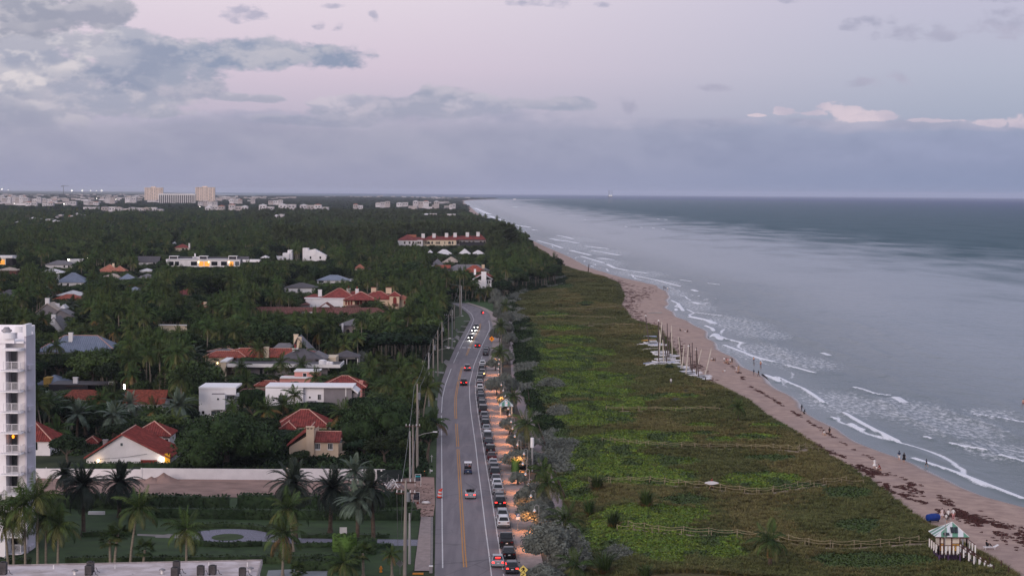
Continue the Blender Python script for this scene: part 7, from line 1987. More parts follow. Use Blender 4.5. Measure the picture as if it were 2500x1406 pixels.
 # walkways over the dune: rows of survey pixels
DP=[[(1440,1182),(1560,1178),(1650,1187),(1730,1194),(1800,1203),(1850,1208),(1900,1203),(1960,1192),(2020,1183),(2100,1183)],[(1520,1292),(1600,1302),(1700,1308),(1800,1312),(1860,1316),(1940,1330),(2000,1338),(2060,1341),(2160,1336),(2280,1330)],[(1480,1080),(1560,1090),(1640,1095),(1720,1097),(1800,1096),(1880,1098),(1950,1104),(2000,1102)],[(1480,1003),(1600,1004),(1760,1006)],[(1360,757),(1440,759),(1520,755)],[(1260,778),(1400,776),(1500,781)],[(1420,800),(1500,795),(1560,798)]]
DPATHS=[[(on_dune(x,y).x,on_dune(x,y).y)for x,y in p]for p in DP]
dune_plants()
def dune_shrubs():
 for i,(x,y,hw,ht,lb,kind)in enumerate([(1458,1198,32,40,'spiky screw pine bush with a brown skirt left of the vine slope','s'),(1577,1240,35,48,'spiky bush with drooping brown leaves in the vine field','s'),(1497,1290,30,44,'spiky bush below the brown skirted one, near the rope walk','s'),(1438,1262,26,44,'dark spiky bush beside the promenade near the slender palm','s'),(1475,1406,42,60,'wide spiky bush at the bottom of the dune','s'),(1575,1420,34,46,'spiky bush right of the wide one at the bottom','s'),(1510,1366,46,40,'silver grey round bush on the near dune','g'),(1365,1015,34,30,'grey green bush at the path bend by the shelter','g'),(1650,978,16,8,'small grey bush in the olive grass near the boats','g'),(1372,1095,30,26,'grey bush beside the vine slope near the tall pole','g'),(1345,945,36,26,'silvery bush beside the path below the far vine mounds','g'),(1432,747,17,6,'dark oval bush alone in the far dune grass','d'),(1612,832,12,9,'dark low bush left of the beached boats','d'),(1634,900,12,12,'small bright bush between the two groups of boats','d')]):
  p=on_dune(x,y);s=F/p.y;R,H=hw/s,ht/s
  if kind=='s':
   t=thing('spiky_bush',lb,'bush',tuple(p),i,'bushes on the dune')
   link('green_blades',grass_tuft('blades',500+i,150,1.0,.95,M_frond,.035),t,None,None,(R,R,H));link('dead_skirt',grass_tuft('skirt',520+i,90,.42,1.0,M_frond_dead,.045),t,None,None,(R*.95,R*.95,H))
  else:
   t=tag(link('round_bush',clump('bush',540+i,2600,1.0,1.0,.05,M_leaf_silver if kind=='g' else M_leaf_dark,.3),None,tuple(p-Vector((0,0,.1))),None,(R,R,H)),lb,'bush','bushes on the dune')
dune_shrubs()
# dried seaweed left by the tide
def seaweed():
 L=[([(1440,670),(1500,684),(1535,700)],5,160),([(1528,705),(1545,722),(1530,745),(1545,765),(1560,782),(1590,796)],6,420),([(1560,730),(1590,700)],5,90),([(1640,822),(1655,850),(1665,872)],3.5,130),([(1690,885),(1720,920),(1740,935)],3,130),([(1960,1072),(2010,1100),(2060,1118)],1.2,150),([(2090,1135),(2130,1160),(2200,1200)],2.4,260),([(2130,1150),(2200,1172),(2260,1205),(2330,1238)],2.2,260),([(2160,1190),(2250,1225),(2300,1248)],1.4,160),([(2300,1232),(2360,1262),(2430,1282),(2520,1310)],3.2,420),([(2340,1250),(2400,1275),(2470,1295)],2.2,200),([(2400,1275),(2460,1310),(2520,1340)],2.4,130),([(1400,663),(1440,672)],4,60),([(1830,940),(1950,1010),(2050,1075),(2150,1130)],.6,120),([(1770,880),(1810,910),(1815,925)],.7,60)]
 pts=[];sc=[]
 for pl,w,n in L:
  q=[at(x,y,-.1)for x,y in pl];d=[0]
  for a,b in zip(q[:-1],q[1:]):d.append(d[-1]+(b-a).length)
  for k in range(int(n*1.3)):
   t=rng.uniform(0,d[-1]);i=min(len(q)-2,int(np.searchsorted(d,t,'right')-1));u=(t-d[i])/(d[i+1]-d[i]);p=q[i].lerp(q[i+1],u)
   X=p.x+rng.normal()*w*.42;Y=p.y+rng.normal()*w*.8
   if vnoise(X*.7,Y*.25)<.38:continue
   pts.append((X,Y,sand_z(X,Y)+.02));kk=(Y/420)**.5;sc.append((rng.uniform(.25,.7)*kk,rng.uniform(.2,.5)*kk,.4))
 scatter('seaweed',pts,rng.uniform(-.5,.5,len(pts)),sc,rng.integers(0,3,len(pts)),[clump('weed',600+k,26,.8,.16,.26,M_weed,1.2)for k in range(3)])
seaweed()
# ------------------------------------------------------------------ vehicles
def paint(nm,rgb):return mat('car_paint_'+nm,rgb,0.28,0.02,0.5,metal=0.15,spec=0.5)
PAINT={k:paint(k,v)for k,v in dict(black=(20,20,24),dark_grey=(52,52,58),grey=(98,98,104),silver=(150,152,158),white=(212,212,216),navy=(26,32,48),dark_red=(84,26,28),maroon=(70,30,36),blue=(40,62,96),tan=(134,122,108)).items()}
M_tyre=mat('tyre_rubber',(22,22,24),0.9,0.1,2);M_rim=mat('alloy_rim',(130,130,134),0.4,0.1,2,metal=.6);M_cglass=mat('car_glass',(14,16,20),0.08,0.05,1,spec=.6)
M_tail=mat('tail_lamp_off',(96,18,18),0.3,0.05,1);M_tailon=mat('tail_lamp_lit',(255,60,50),0.3,0,1,emit=(255,42,36),emit_s=7.0);M_head=mat('head_lamp_off',(190,190,196),0.2,0.05,1);M_headon=mat('head_lamp_lit',(255,255,255),0.3,0,1,emit=(255,250,240),emit_s=14.0)
M_headwarm=mat('head_lamp_amber',(255,230,170),0.3,0,1,emit=(255,190,110),emit_s=12.0)
M_plate=mat('licence_plate',(206,206,208),0.5,0.05,2);M_trimb=mat('black_plastic',(26,26,28),0.6,0.1,2);M_chrome=mat('bright_trim',(170,170,174),.25,.05,1,metal=.8)
SPEC={'sedan':(4.75,1.84,.22,.96,1.45,-1.85,1.15,-1.0,.35,.92),'suv':(4.75,1.92,.26,1.12,1.74,-2.22,1.05,-1.9,.35,1.08),'hatchback':(4.2,1.8,.22,1.0,1.52,-1.95,1.2,-1.45,.4,.95),'pickup truck':(5.6,2.0,.34,1.2,1.9,-.75,1.25,-.5,.6,1.15),'jeep':(4.2,1.88,.38,1.2,1.86,-1.95,.55,-1.88,.42,1.12),'van':(5.3,2.0,.26,1.22,2.1,-2.5,1.7,-2.42,.95,1.15),'convertible':(4.5,1.84,.2,.95,1.3,-1.0,.75,-1.0,.3,.92)}
def car_parts(kind):
 L,W,gc,belt,roof,gb0,gb1,r0,r1,hood=SPEC[kind]
 w=W/2;P=[]
 rear,front=-L/2,L/2
 boxy=kind in('jeep','van','pickup truck')
 def sec(y,hw,z0,z1,sh):
  return[(-hw*.93,y,z0),(-hw,y,z0+.18),(-hw,y,z1-.2),(-hw*sh,y,z1),(hw*sh,y,z1),(hw,y,z1-.2),(hw,y,z0+.18),(hw*.93,y,z0)]
 tz=belt if kind not in('sedan','convertible')else belt+.05
 if kind in('suv','hatchback','van','jeep'):st=[(rear,w*.93,gc+.12,belt*.93,.9),(rear+.12,w*.98,gc,belt,.92),(0,w,gc,belt,.92),(front-.9,w*.98,gc,hood,.9),(front-.18,w*.94,gc+.02,hood*.88,.88),(front,w*.86,gc+.16,hood*.72,.85)]
 else:st=[(rear,w*.9,gc+.14,tz*.88,.88),(rear+.12,w*.97,gc,tz,.9),(0,w,gc,belt,.92),(front-.95,w*.98,gc,hood,.9),(front-.2,w*.93,gc+.02,hood*.85,.86),(front,w*.82,gc+.16,hood*.66,.84)]
 b=MB();vs=[];fs=[]
 for s in st:vs+=sec(*s)
 for i in range(len(st)-1):
  for k in range(8):fs.append((i*8+k,i*8+(k+1)%8,(i+1)*8+(k+1)%8,(i+1)*8+k))
 fs+=[tuple(range(8)),tuple(range((len(st)-1)*8+7,(len(st)-1)*8-1,-1))]
 b.add(vs,[f[::-1]for f in fs]);P.append(('body',b,'paint',None))
 ib,it=w*.90,w*(.86 if boxy else .74)
 if kind!='convertible':
  B0,B1,R0,R1=gb0,gb1,r0,r1
  # four glass faces, each its own pane set between painted pillars
  def face(name,q,shrink=.10):
   c=sum((Vector(p)for p in q),Vector())/4
   k=MB();n=(Vector(q[1])-Vector(q[0])).cross(Vector(q[2])-Vector(q[0])).normalized()
   pts=[c+(Vector(p)-c)*(1-shrink)+n*.012 for p in q];k.poly(pts);P.append((name,k,'glass',None))
  lo,hi=belt-.02,roof-.04
  cab=MB();V=[(-ib,B0,lo),(ib,B0,lo),(ib,B1,lo),(-ib,B1,lo),(-it,R0,hi),(it,R0,hi),(it,R1,hi),(-it,R1,hi)]
  cab.add(V,[(0,1,5,4),(1,2,6,5),(2,3,7,6),(3,0,4,7)]);P.append(('cabin',cab,'paint',None))
  face('rear_window',[V[0],V[1],V[5],V[4]],.16);face('windscreen',[V[2],V[3],V[7],V[6]],.12);face('side_window',[V[1],V[2],V[6],V[5]],.14);face('side_window',[V[3],V[0],V[4],V[7]],.14)
  rf=MB();e=.06
  rf.add([(-it,R0,hi),(it,R0,hi),(it,R1,hi),(-it,R1,hi),(-it*.86,R0+.12,roof),(it*.86,R0+.12,roof),(it*.86,R1-.12,roof),(-it*.86,R1-.12,roof)],[(4,5,6,7),(0,1,5,4),(1,2,6,5),(2,3,7,6),(3,0,4,7)]);P.append(('roof',rf,'paint',None))
  if kind in('suv','van'):
   for s in(-1,1):k=MB();k.box(s*it*.8-.02,s*it*.8+.02,R0+.2,R1-.2,roof+.0,roof+.06);P.append(('roof_rail',k,'trim',None))
 else:
  k=MB();k.box(-w*.74,w*.74,gb0,gb1,belt-.02,belt+.03);P.append(('cockpit',k,'black',None))
  k=MB();k.quad((-w*.8,gb1,belt),(w*.8,gb1,belt),(w*.68,gb1-.55,roof),(-w*.68,gb1-.55,roof));P.append(('windscreen',k,'glass',None))
  for s in(-1,1):
   for yy_ in(.0,-.7):k=MB();k.box(s*.38-.24,s*.38+.24,yy_-.12,yy_,belt,belt+.38);P.append(('seat',k,'black',None))
 if kind=='pickup truck':
  k=MB();k.box(-w*.78,w*.78,rear+.12,gb0-.1,belt-.01,belt+.012);P.append(('load_bed_cover',k,'black',None))
 for s in(-1,1):
  for yy_ in(rear+L*.19,front-L*.19):
   rr=.36 if kind in('suv','pickup truck','jeep','van')else .32
   k=MB();k.tube([(s*(w-.22),yy_,rr),(s*(w-.01),yy_,rr)],rr,14);P.append(('wheel',k,'tyre',None))
   k=MB();k.tube([(s*(w-.02),yy_,rr),(s*(w+.006),yy_,rr)],rr*.62,10);P.append(('rim',k,'rim','wheel'))
  zl=(belt*.80)if kind in('sedan','convertible','hatchback')else belt*.82
  hh=.09 if kind not in('jeep','van')else .16
  k=MB();k.box(s*w*.72-w*.17,s*w*.72+w*.17,rear-.03,rear+.1,zl-hh,zl+hh*.7);P.append(('taillight',k,'tail',None))
  k=MB();k.box(s*w*.62-w*.17,s*w*.62+w*.17,front-.16,front+.02,hood*.62,hood*.62+.15);P.append(('headlight',k,'head',None))
  k=MB();k.box(s*(w+.12)-.09,s*(w+.12)+.09,.62,.8,belt,belt+.16);P.append(('mirror',k,'paint',None))
 k=MB();k.box(-.16,.16,rear-.035,rear-.005,belt*.62,belt*.62+.12);P.append(('licence_plate',k,'plate',None))
 k=MB();k.box(-w*.9,w*.9,rear-.06,rear+.1,gc+.1,gc+.3);P.append(('rear_bumper',k,'black' if kind in('suv','jeep','pickup truck')else 'paint',None))
 if kind=='jeep':k=MB();k.tube([(0.05,rear-.25,1.0),(0.05,rear-.02,1.0)],.37,14);P.append(('spare_wheel',k,'tyre',None));k=MB();k.tube([(0.05,rear-.27,1.0),(0.05,rear-.24,1.0)],.22,10);P.append(('rim',k,'rim','spare_wheel'))
 out=[]
 mm={'paint':PAINT['grey'],'glass':M_cglass,'tyre':M_tyre,'rim':M_rim,'tail':M_tail,'head':M_head,'plate':M_plate,'black':M_trimb,'trim':M_chrome}
 for nm,b,mk,par in P:out.append((nm,b.mesh(nm,mm[mk]),mk,par))
 return out
CARP={k:car_parts(k)for k in SPEC}
def heading(yv,c=6):
 a=at(interp(ROAD[::-1],yv+6,c),yv+6);b=at(interp(ROAD[::-1],yv-6,c),yv-6)
 return math.atan2(-(b.x-a.x),b.y-a.y)
def car(kind,colour,X,Y,rz,label,group=None,tail=None,head=None):
 t=thing(kind.replace(' ','_')if kind!='suv' else 'suv',label,'car' if kind not in('pickup truck','van')else kind.split()[0],(X,Y,ROAD_Z),rz,group);t.scale=(.92,.94,.95)
 last={}
 for nm,me,mk,par in CARP[kind]:
  o=link(nm,me,last.get(par)if par else t);last[nm]=o
  if mk=='paint':set_mat(o,PAINT[colour])
  if mk=='tail' and tail:set_mat(o,tail)
  if mk=='head' and head:set_mat(o,head)
 return t
PARK=[(1403,'hatchback','dark_grey','tail'),(1367,'sedan','black',None),(1341,'pickup truck','black',None),(1291,'suv','white',None),(1273.5,'suv','silver',None),(1241,'suv','black','tail'),(1228,'sedan','dark_grey',None),(1209,'suv','silver',None),(1194,'sedan','white',None),(1182,'sedan','grey',None),(1168,'suv','black',None),(1156,'suv','dark_grey',None),(1143,'sedan','silver',None),(1126,'sedan','maroon',None),(1111,'jeep','black',None),(1091,'sedan','navy',None),(1081,'pickup truck','grey',None),(1074.5,'suv','white',None),(1056,'sedan','silver',None),(1045,'suv','black',None),(1035,'hatchback','dark_grey',None),(1026,'suv','grey',None),(1013,'van','black',None),(996,'suv','dark_grey',None),(988,'sedan','black',None),(980,'suv','navy',None),(972,'sedan','dark_grey',None),(964,'sedan','black',None),(957,'suv','white',None),(949,'suv','dark_red',None),(941,'sedan','silver',None),(934,'suv','black',None),(925,'sedan','dark_grey',None),(908,'suv','black',None),(902,'sedan','navy',None),(896,'suv','white',None),(890,'sedan','grey',None),(869,'sedan','dark_grey',None),(864,'suv','grey',None),(858,'sedan','black',None)]
def cname(k,c):return c.replace('_',' ')+' '+('SUV' if k=='suv' else k)
def park_cars():
 labs=[]
 for i,(yv,k,c,f)in enumerate(PARK):
  pr=cname(*PARK[i-1][1:3])if i else 'picture bottom edge'
  nx=cname(*PARK[i+1][1:3])if i+1<len(PARK)else 'far crosswalk'
  lb='%s parked at the kerb between the %s and the %s'%(cname(k,c),pr,nx)
  if f:lb='%s with glowing red lights parked behind the %s'%(cname(k,c),nx)
  if i==0:lb='dark grey hatchback with a glowing brake light parked beside the crosswalk sign'
  if k=='jeep':lb='black boxy off roader with a spare wheel on its tail, at the kerb'
  if i==3:lb='white SUV parked first beyond the empty kerb space'
  if i==2:lb='black pickup truck parked just before the empty kerb space'
  while lb in labs:lb+=', farther along'
  labs.append(lb)
  L,W=SPEC[k][:2]
  a=at(interp(ROAD[::-1],yv,6),yv);rz=heading(yv)
  car(k,c,a.x-W*.46-.16+sin(-rz)*L/2*1.0,a.y+L/2,rz,lb,'cars parked along the kerb',M_tailon if f else None)
park_cars()
def moving():
 def put(x,yv,k,c,lb,away=True,tail=None,head=None):
  L=SPEC[k][0];p=at(x,yv);rz=heading(yv,3)
  return car(k,c,p.x+sin(-rz)*L/2,p.y+L/2,rz+(0 if away else pi),lb,'cars driving on the shore road',tail,head)
 o=put(1216,1387,'sedan','silver','silver sedan with blazing brake lights pulling out across the bike lane',True,M_tailon)
 b=MB();b.box(-.35,.35,-1.56,-1.5,1.22,1.3);b.build('high_brake_light',M_tailon,o)
 put(1149,1219,'convertible','silver','silver open top car with pink red lights on the inner lane',True,M_tailon)
 put(1132,942,'suv','black','dark SUV with red tail lights, nearer of the two in the far lane',True,M_tailon)
 put(1140.5,906,'suv','grey','grey SUV with red tail lights, farther of the two in the far lane',True,M_tailon)
 put(1165.5,849,'sedan','black','black car with red tail lights on the far crosswalk',True,M_tailon)
 for x,yv,k,c,lb in[(1148,830,'suv','dark_grey','oncoming SUV with white headlights, nearest of the three'),(1156,812,'sedan','grey','oncoming car with white headlights, middle of the three'),(1162,804,'suv','dark_grey','oncoming SUV with white headlights, farthest of the three')]:
  o=put(x,yv,k,c,lb,False,None,M_headon)
  l=bpy.data.lights.new('headlight_beam','SPOT');l.energy=900;l.spot_size=RAD(70);l.spot_blend=.8;l.color=(1,.97,.9)
  lo=bpy.data.objects.new('headlight_beam',l);C.objects.link(lo);lo.location=o.location+Vector((0,-3.0,.7));lo.rotation_euler=(RAD(78),0,pi+o.rotation_euler.z-pi)
  lo.rotation_euler=Vector((0,-1,-.18)).to_track_quat('-Z','Y').to_euler()
  # parked the other way round, amber headlights towards the camera
 a=at(1177,919);car('suv','grey',a.x,a.y+2.4,pi+heading(919),'parked car facing the camera with amber headlights at the kerb','cars parked along the kerb',None,M_headwarm)
 # golf cart with two riders
 p=at(1142,1158);t=thing('golf_cart','white roofed golf cart carrying two riders up the road','golf cart',(p.x,p.y+1.3,ROAD_Z),heading(1150,3))
 b=MB();b.box(-.6,.6,-1.2,1.2,.3,.62);b.box(-.6,.6,.7,1.3,.62,.95);b.box(-.6,.6,-1.25,-.95,.62,.8);b.build('body',PAINT['blue'],t)
 b=MB();b.box(-.62,.62,-1.05,.75,1.86,1.94);b.build('roof',M_wwall2,t)
 for x in(-.56,.56):
  for y in(-1.0,.7):b=MB();b.box(x-.03,x+.03,y-.03,y+.03,.62,1.86);b.build('roof_post',M_trimb,t)
  for y in(-.85,.85):b=MB();b.tube([(x-.1,y,.26),(x+.1,y,.26)],.26,12);b.build('wheel',M_tyre,t)
  b=MB();b.box(x*.85-.06,x*.85+.06,-1.27,-1.2,.6,.72);b.build('taillight',M_tail,t)
 b=MB();b.box(-.5,.5,-.5,.1,.62,.8);b.box(-.5,.5,-.6,-.48,.8,1.2);b.build('seat',M_trimb,t);b=MB();b.box(-.5,.5,-1.1,-.6,.62,.78);b.build('rear_seat',M_trim,t)
 b=MB();b.box(-.12,.12,-1.275,-1.25,.45,.55);b.build('licence_plate',M_plate,t)
 return t
GOLF=moving()
# ------------------------------------------------------------------ utility poles and wires
M_pole=mat('weathered_pole',(140,132,126),0.9,0.12,0.8,stretch=(1,1,.2));M_conc_pole=mat('concrete_pole',(150,148,148),.85,.06,.5);M_ins=mat('white_insulator',(200,198,200),.4,.05,1);M_can=mat('transformer_can',(110,112,116),.5,.08,1)
TOPS=[]
def pole(xb,yb,xt,yt,lb,r=.17,arm=None,cross=None,can=False,m=None,sign=False):
 g=at(xb,yb);tp=at_depth(xt,yt,g.y);H=tp.z;dx=tp.x-g.x
 t=thing('utility_pole',lb,'utility pole',(g.x,g.y,0),0,'utility poles along the road')
 b=MB();b.tube([(0,0,0),(dx*.5,0,H*.5),(dx,0,H)],[r*1.15,r,r*.72],10);b.build('shaft',m or M_pole,t)
 if arm:
  e=at_depth(arm[0],arm[1],g.y);s=at_depth(xb,arm[2],g.y)
  b=MB();b.tube([(dx*s.z/H,0,s.z),(dx+(e.x-tp.x)*.4,0,s.z*.45+e.z*.55),(e.x-g.x,0,e.z)],.05,6);a=b.build('lamp_arm',M_conc_pole,t)
  b=MB();b.box(e.x-g.x-.15,e.x-g.x+.6,-.16,.16,e.z-.06,e.z+.1);b.build('lamp_head',mat('street_lamp_head',(206,206,210),.5,.05,1),a)
 for z in(cross or()):
  b=MB();b.box(dx-1.25,dx+1.25,-.07,.07,H-z-.09,H-z+.09);c=b.build('crossarm',M_wood,t)
  for x in(-1.1,-.55,.55,1.1):b=MB();b.cyl(dx+x,0,H-z+.09,H-z+.4,.07,.05,8);b.build('insulator',M_ins,c)
 if can:b=MB();b.cyl(dx*.9+.3,0,H-2.6,H-1.5,.28,n=10);b.build('transformer',M_can,t)
 TOPS.append((Vector((g.x+dx,g.y,H-.3)),yb));return t
pole(988,1404,991,1172,'nearest tall wooden utility pole with double crossarms by the road sign',.21,cross=(.25,1.6),can=True)
pole(1000,1376,1000,1252,'short grey pole stub standing just right of the nearest tall pole',.16,m=M_conc_pole)
pole(1001,1180,1001,1052,'lower grey pole left of the tall lamp armed pair by the site fence',.15,m=M_conc_pole)
pole(1009,1172,1008,1036,'middle pole of the three by the site fence',.17,cross=(.3,))
pole(1019,1158,1019,937,'tall pole with a lamp arm just beyond the site fence',.19,arm=(1059,1054,1064),can=True)
pole(1034,1012,1032,880,'pole with a lamp arm, second beyond the site fence',.18,arm=(1062,934,943),can=True)
pole(1047,992,1047,861,'tall grey pole beside the driveway, fourth before the bend',.19,m=M_conc_pole)
pole(1058,944,1058,828,'pole with transformer standing before the second driveway',.18,can=True)
pole(1069,918,1069,806,'slim pole with a lamp arm by the second driveway',.16,arm=(1092,849,856))
pole(1079.5,886,1079,786,'pole with a lamp arm, third from the bend',.18,arm=(1096,826,834),can=True)
pole(1095,852,1095,768,'left pole of the tall pair near the far crosswalk',.18,cross=(.3,))
pole(1103.5,846,1104,756,'right pole of the tall pair near the far crosswalk',.19,arm=(1103,828,830),m=M_conc_pole)
pole(1109,804,1109,742,'pole with two lamp arms beside the bend',.18,arm=(1127,771,776))
pole(1123,770,1123,696,'tallest pole left inside the road bend',.22);pole(1126.5,768,1126.5,697,'tallest pole right inside the road bend',.2,m=M_conc_pole)
for i,(x,yb,yt)in enumerate([(1073,700,676),(1052,702,667),(1029,700,659),(985,690,648),(926,656,624),(907,650,617),(895,646,614),(885,642,612),(876,640,611),(870,638,611)]):
 pole(x,yb,x,yt,'%s pole from the right in the far pole row through the wood'%ORD[i],.2,m=M_conc_pole)
 PROTECT.append((x-1,yt,x+1,yt+16,at(x,yb).y))
b=None
def wire(a,c,sag,lb,off=0.0):
 pts=[]
 for k in range(11):
  t=k/10;p=a.lerp(c,t);pts.append((p.x+off,p.y,p.z-sag*4*t*(1-t)))
 w=MB();w.tube(pts,.028,4,cap=False)
 tag(w.build('overhead_wire',mat('wire_grey',(120,120,122),.7,.05,1)),lb,'wire','overhead wires along the road')
line=[TOPS[i]for i in(0,4,6,7,9,11,13)]+[TOPS[i]for i in(15,16,17,18,19)]
for i in range(len(line)-1):
 for k,o in enumerate((-.5,.5)):
  wire(line[i][0],line[i+1][0],.8 if i<7 else 1.6,'%s overhead wire of the %s span counted from the camera'%(('left','right')[k],ORD[i]),o)
tp=TOPS[0][0]
for k,(x,y)in enumerate([(977,1330),(984,1300),(997,1330)]):
 g=at(x,y);w=MB();w.tube([(tp.x+(-1.1,-.4,1.0)[k],tp.y,tp.z-1.5),(g.x,g.y-5,0.1)],.03,4);tag(w.build('guy_wire',MATS['wire_grey']),('left','middle','right')[k]+' stay wire dropping from the nearest pole crossarm','wire','stay wires of the nearest pole')
 # ------------------------------------------------------------------ signs, lamps and small street furniture
M_black=mat('sign_black',(16,16,16),.7,.02,1);M_signy=mat('sign_yellow',(232,206,112),.6,.03,1);M_signo=mat('sign_orange',(244,140,30),.6,.03,1,emit=(244,140,30),emit_s=.25);M_signback=mat('sign_back',(120,122,122),.6,.06,1);M_signblue=mat('sign_blue',(70,96,140),.6,.03,1)
def face_poly(pts,y,name,m,parent,cx=0,cz=0,s=1.0):
 b=MB();b.poly([(cx+p[0]*s,y,cz+p[1]*s)for p in pts]);return b.build(name,m,parent)
def diamond(b,cx,cz,r,y0,y1):
 pts=[(cx,cz-r),(cx+r,cz),(cx,cz+r),(cx-r,cz)]
 b.add([(p[0],y0,p[1])for p in pts]+[(p[0],y1,p[1])for p in pts],[(0,1,2,3),(7,6,5,4),(1,0,4,5),(2,1,5,6),(3,2,6,7),(0,3,7,4)])
def sign_post(x,yb,lb,D=None,H=2.6,cat='sign'):
 g=at(x,yb);t=thing('road_sign',lb,cat,(g.x,g.y,0),0);b=MB();b.cyl(0,0.04,0,H,.035,n=8);b.build('post',M_signback,t);return t
t=sign_post(1277,1445,'yellow diamond pedestrian crossing sign with an arrow plate at the near kerb',H=3.0);t.location.x=at(1277,1445).x
z0=at_depth(1278,1390,t.location.y).z;z1=at_depth(1278,1403,t.location.y).z
b=MB();diamond(b,0,z0,.56,-.02,.0);b.build('sign_panel',M_signy,t)
for pts in([(.03,.30),(.10,.30),(.10,.38),(.03,.38)],[(-.06,.26),(.12,.26),(.10,.0),(-.08,.0)],[(-.08,.0),(.10,.0),(.22,-.30),(.13,-.33),(.02,-.08)],[(-.08,.0),(.02,.0),(-.10,-.20),(-.20,-.32),(-.27,-.27),(-.16,-.16)],[(-.06,.26),(-.06,.16),(-.16,.08),(-.20,.0),(-.26,.02),(-.20,.16)],[(.12,.26),(.22,.08),(.26,.0),(.20,-.02),(.10,.12)]):
 face_poly(pts,-.024,'pedestrian_symbol',M_black,t,0,z0,.95)
b=MB();b.box(-.32,.32,-.02,0,z1-.2,z1+.2);b.build('arrow_plate',M_signy,t)
face_poly([(-.24,-.14),(-.10,-.16),(-.14,-.09),(.16,.08),(.12,.14),(-.18,-.02),(-.22,.03)],-.024,'arrow_symbol',M_black,t,0,z1)
t=sign_post(1263,1297,'small parking sign with blue over white panels leaning over the pavement',H=2.5);t.rotation_euler.y=.06
z=2.15;b=MB();b.box(-.3,.3,-.02,0,z-.05,z+.38);b.build('sign_panel',M_signblue,t);b=MB();b.box(-.28,.28,-.02,0,z-.5,z-.07);b.build('lower_panel',M_trim,t)
b=MB();b.box(-.08,.1,-.025,-.02,z+.22,z+.3);b.box(-.12,-.04,-.025,-.02,z+.04,z+.3);b.build('parking_letter',M_trim,t)
t=sign_post(1200.5,843,'orange diamond warning sign with a dark symbol at the road bend',H=2.2)
b=MB();diamond(b,0,2.0,.85,-.02,0);b.build('sign_panel',M_signo,t);b=MB();b.box(-.12,.14,-.03,-.022,1.75,2.4);b.build('symbol',M_black,t)
for x,yb,H,lb in[(976.5,1402,1.5,'grey back of a diamond sign at the foot of the nearest pole'),(1115,822,2.3,'grey diamond sign back left of the far oncoming cars'),(1109,846,2.6,'grey diamond sign back with a small plate near the far crosswalk')]:
 t=sign_post(x,yb,lb,H=H);b=MB();diamond(b,0,H-.1,.5,-.02,0);b.build('sign_panel',M_signback,t)
 if H>2.4:b=MB();b.box(-.35,.35,-.02,0,H-1.1,H-.8);b.build('lower_plate',M_trim,t)
 # estate boards on white posts
for x0,x1,yt,yb,yg,band,lb in[(1014,1027,1158,1173,1187,True,'dark estate board with a teal band hung on white posts'),(1010,1024,1202,1219,1227,False,'dark estate board with pale lines hung on white posts')]:
 B=Bld('estate_board',lb,at(x1,yg).y,(x0+x1)/2,'sign')
 B.box('panel',x0,yt,x1,yb,mat('board_dark',(36,38,54),.7,.05,1),0,.04)
 if band:B.box('band',x0+.4,yt+2.5,x1-.4,yt+6,mat('board_teal',(40,150,160),.7,.05,1),-.01,.01);
 for k in range(3):B.box('text_line',x0+1.5,yt+(8 if band else 5)+k*3.6,x1-1.5-2*(k%2),yt+(8 if band else 5)+k*3.6+1.0,M_greyw,-.012,.01)
 B.box('post',x1,yt-1,x1+1,None,M_trim,-.03,.1);B.box('post',x0-1,yt-1,x0,None,M_trim,-.03,.1);B.box('top_bar',x0-1,yt-1.2,x1+1,yt-.4,M_trim,-.03,.1)
 # traffic drum
g=at(1073,1215);t=thing('traffic_drum','orange and white banded traffic drum leaning at the road edge','traffic drum',(g.x,g.y,ROAD_Z),0);t.rotation_euler=(.05,.1,0)
M_or=mat('traffic_orange',(226,60,26),.6,.05,1)
for k in range(5):
 b=MB();r0=.36-k*.02;b.cyl(0,0,.08+k*.24,.08+(k+1)*.24,r0,r0-.015,14);b.build('band',[M_or,M_trim,M_or,M_trim,M_or][k],t)
b=MB();b.cyl(0,0,0,.08,.5,n=14);b.build('base',M_trimb,t);b=MB();b.box(.05,.3,-.05,.05,1.28,1.5);b.build('handle',M_or,t)
# mail posts, hydrant, sack
for x,yt,yb,lb,box in[(1050,1144,1155,'white post with a letter box on the first verge',True),(1054,1110,1128,'white T shaped post on the second verge',False)]:
 B=Bld('mail_post',lb,at(x,yb).y,x,'mailbox');B.box('post',x-.8,yt,x+.6,None,M_trim,0,.1)
 if box:B.box('letter_box',x+.6,yt+3,x+6,yt+6.5,M_trim,-.05,.25)
 else:B.box('crossbar',x-3,yt+3,x+3,yt+4.2,M_trim,-.02,.1)
g=at(1037,1160);t=thing('verge_lamp','small lit amber red lamp on the verge by the poles','lamp',(g.x,g.y,0));b=MB();b.cyl(0,0,0,.5,.12,n=8);b.build('base',M_redwood,t);b=MB();b.cyl(0,0,.5,.75,.16,.1,8);b.build('lamp_glass',mat('amber_glow',(255,150,90),.4,0,1,emit=(255,140,80),emit_s=3),t)
g=at(930,1396);t=thing('fire_hydrant','orange yellow fire hydrant by the dark hedge','fire hydrant',(g.x,g.y,0));My=mat('hydrant_paint',(206,130,40),.5,.08,1)
b=MB();b.tube([(0,0,0),(0,0,.1),(0,0,.12),(0,0,.55),(0,0,.58),(0,0,.72),(0,0,.8)],[.2,.2,.13,.13,.17,.12,.04],10);b.build('barrel',My,t);b=MB();b.tube([(-.22,0,.45),(.22,0,.45)],.07,8);b.build('nozzle',My,t)
g=at(1040,1230);t=thing('rubbish_sack','white sack dropped on the sandy road edge','sack',(g.x,g.y,.02));v,f=blob((0,0,.22),(.75,.35,.24));link('sack_body',np_mesh('sack_body',v,f,M_trim,smooth=True),t);b=MB();b.box(-1.4,-1.1,-.15,.15,0,.3);b.build('red_can',M_red2,t)
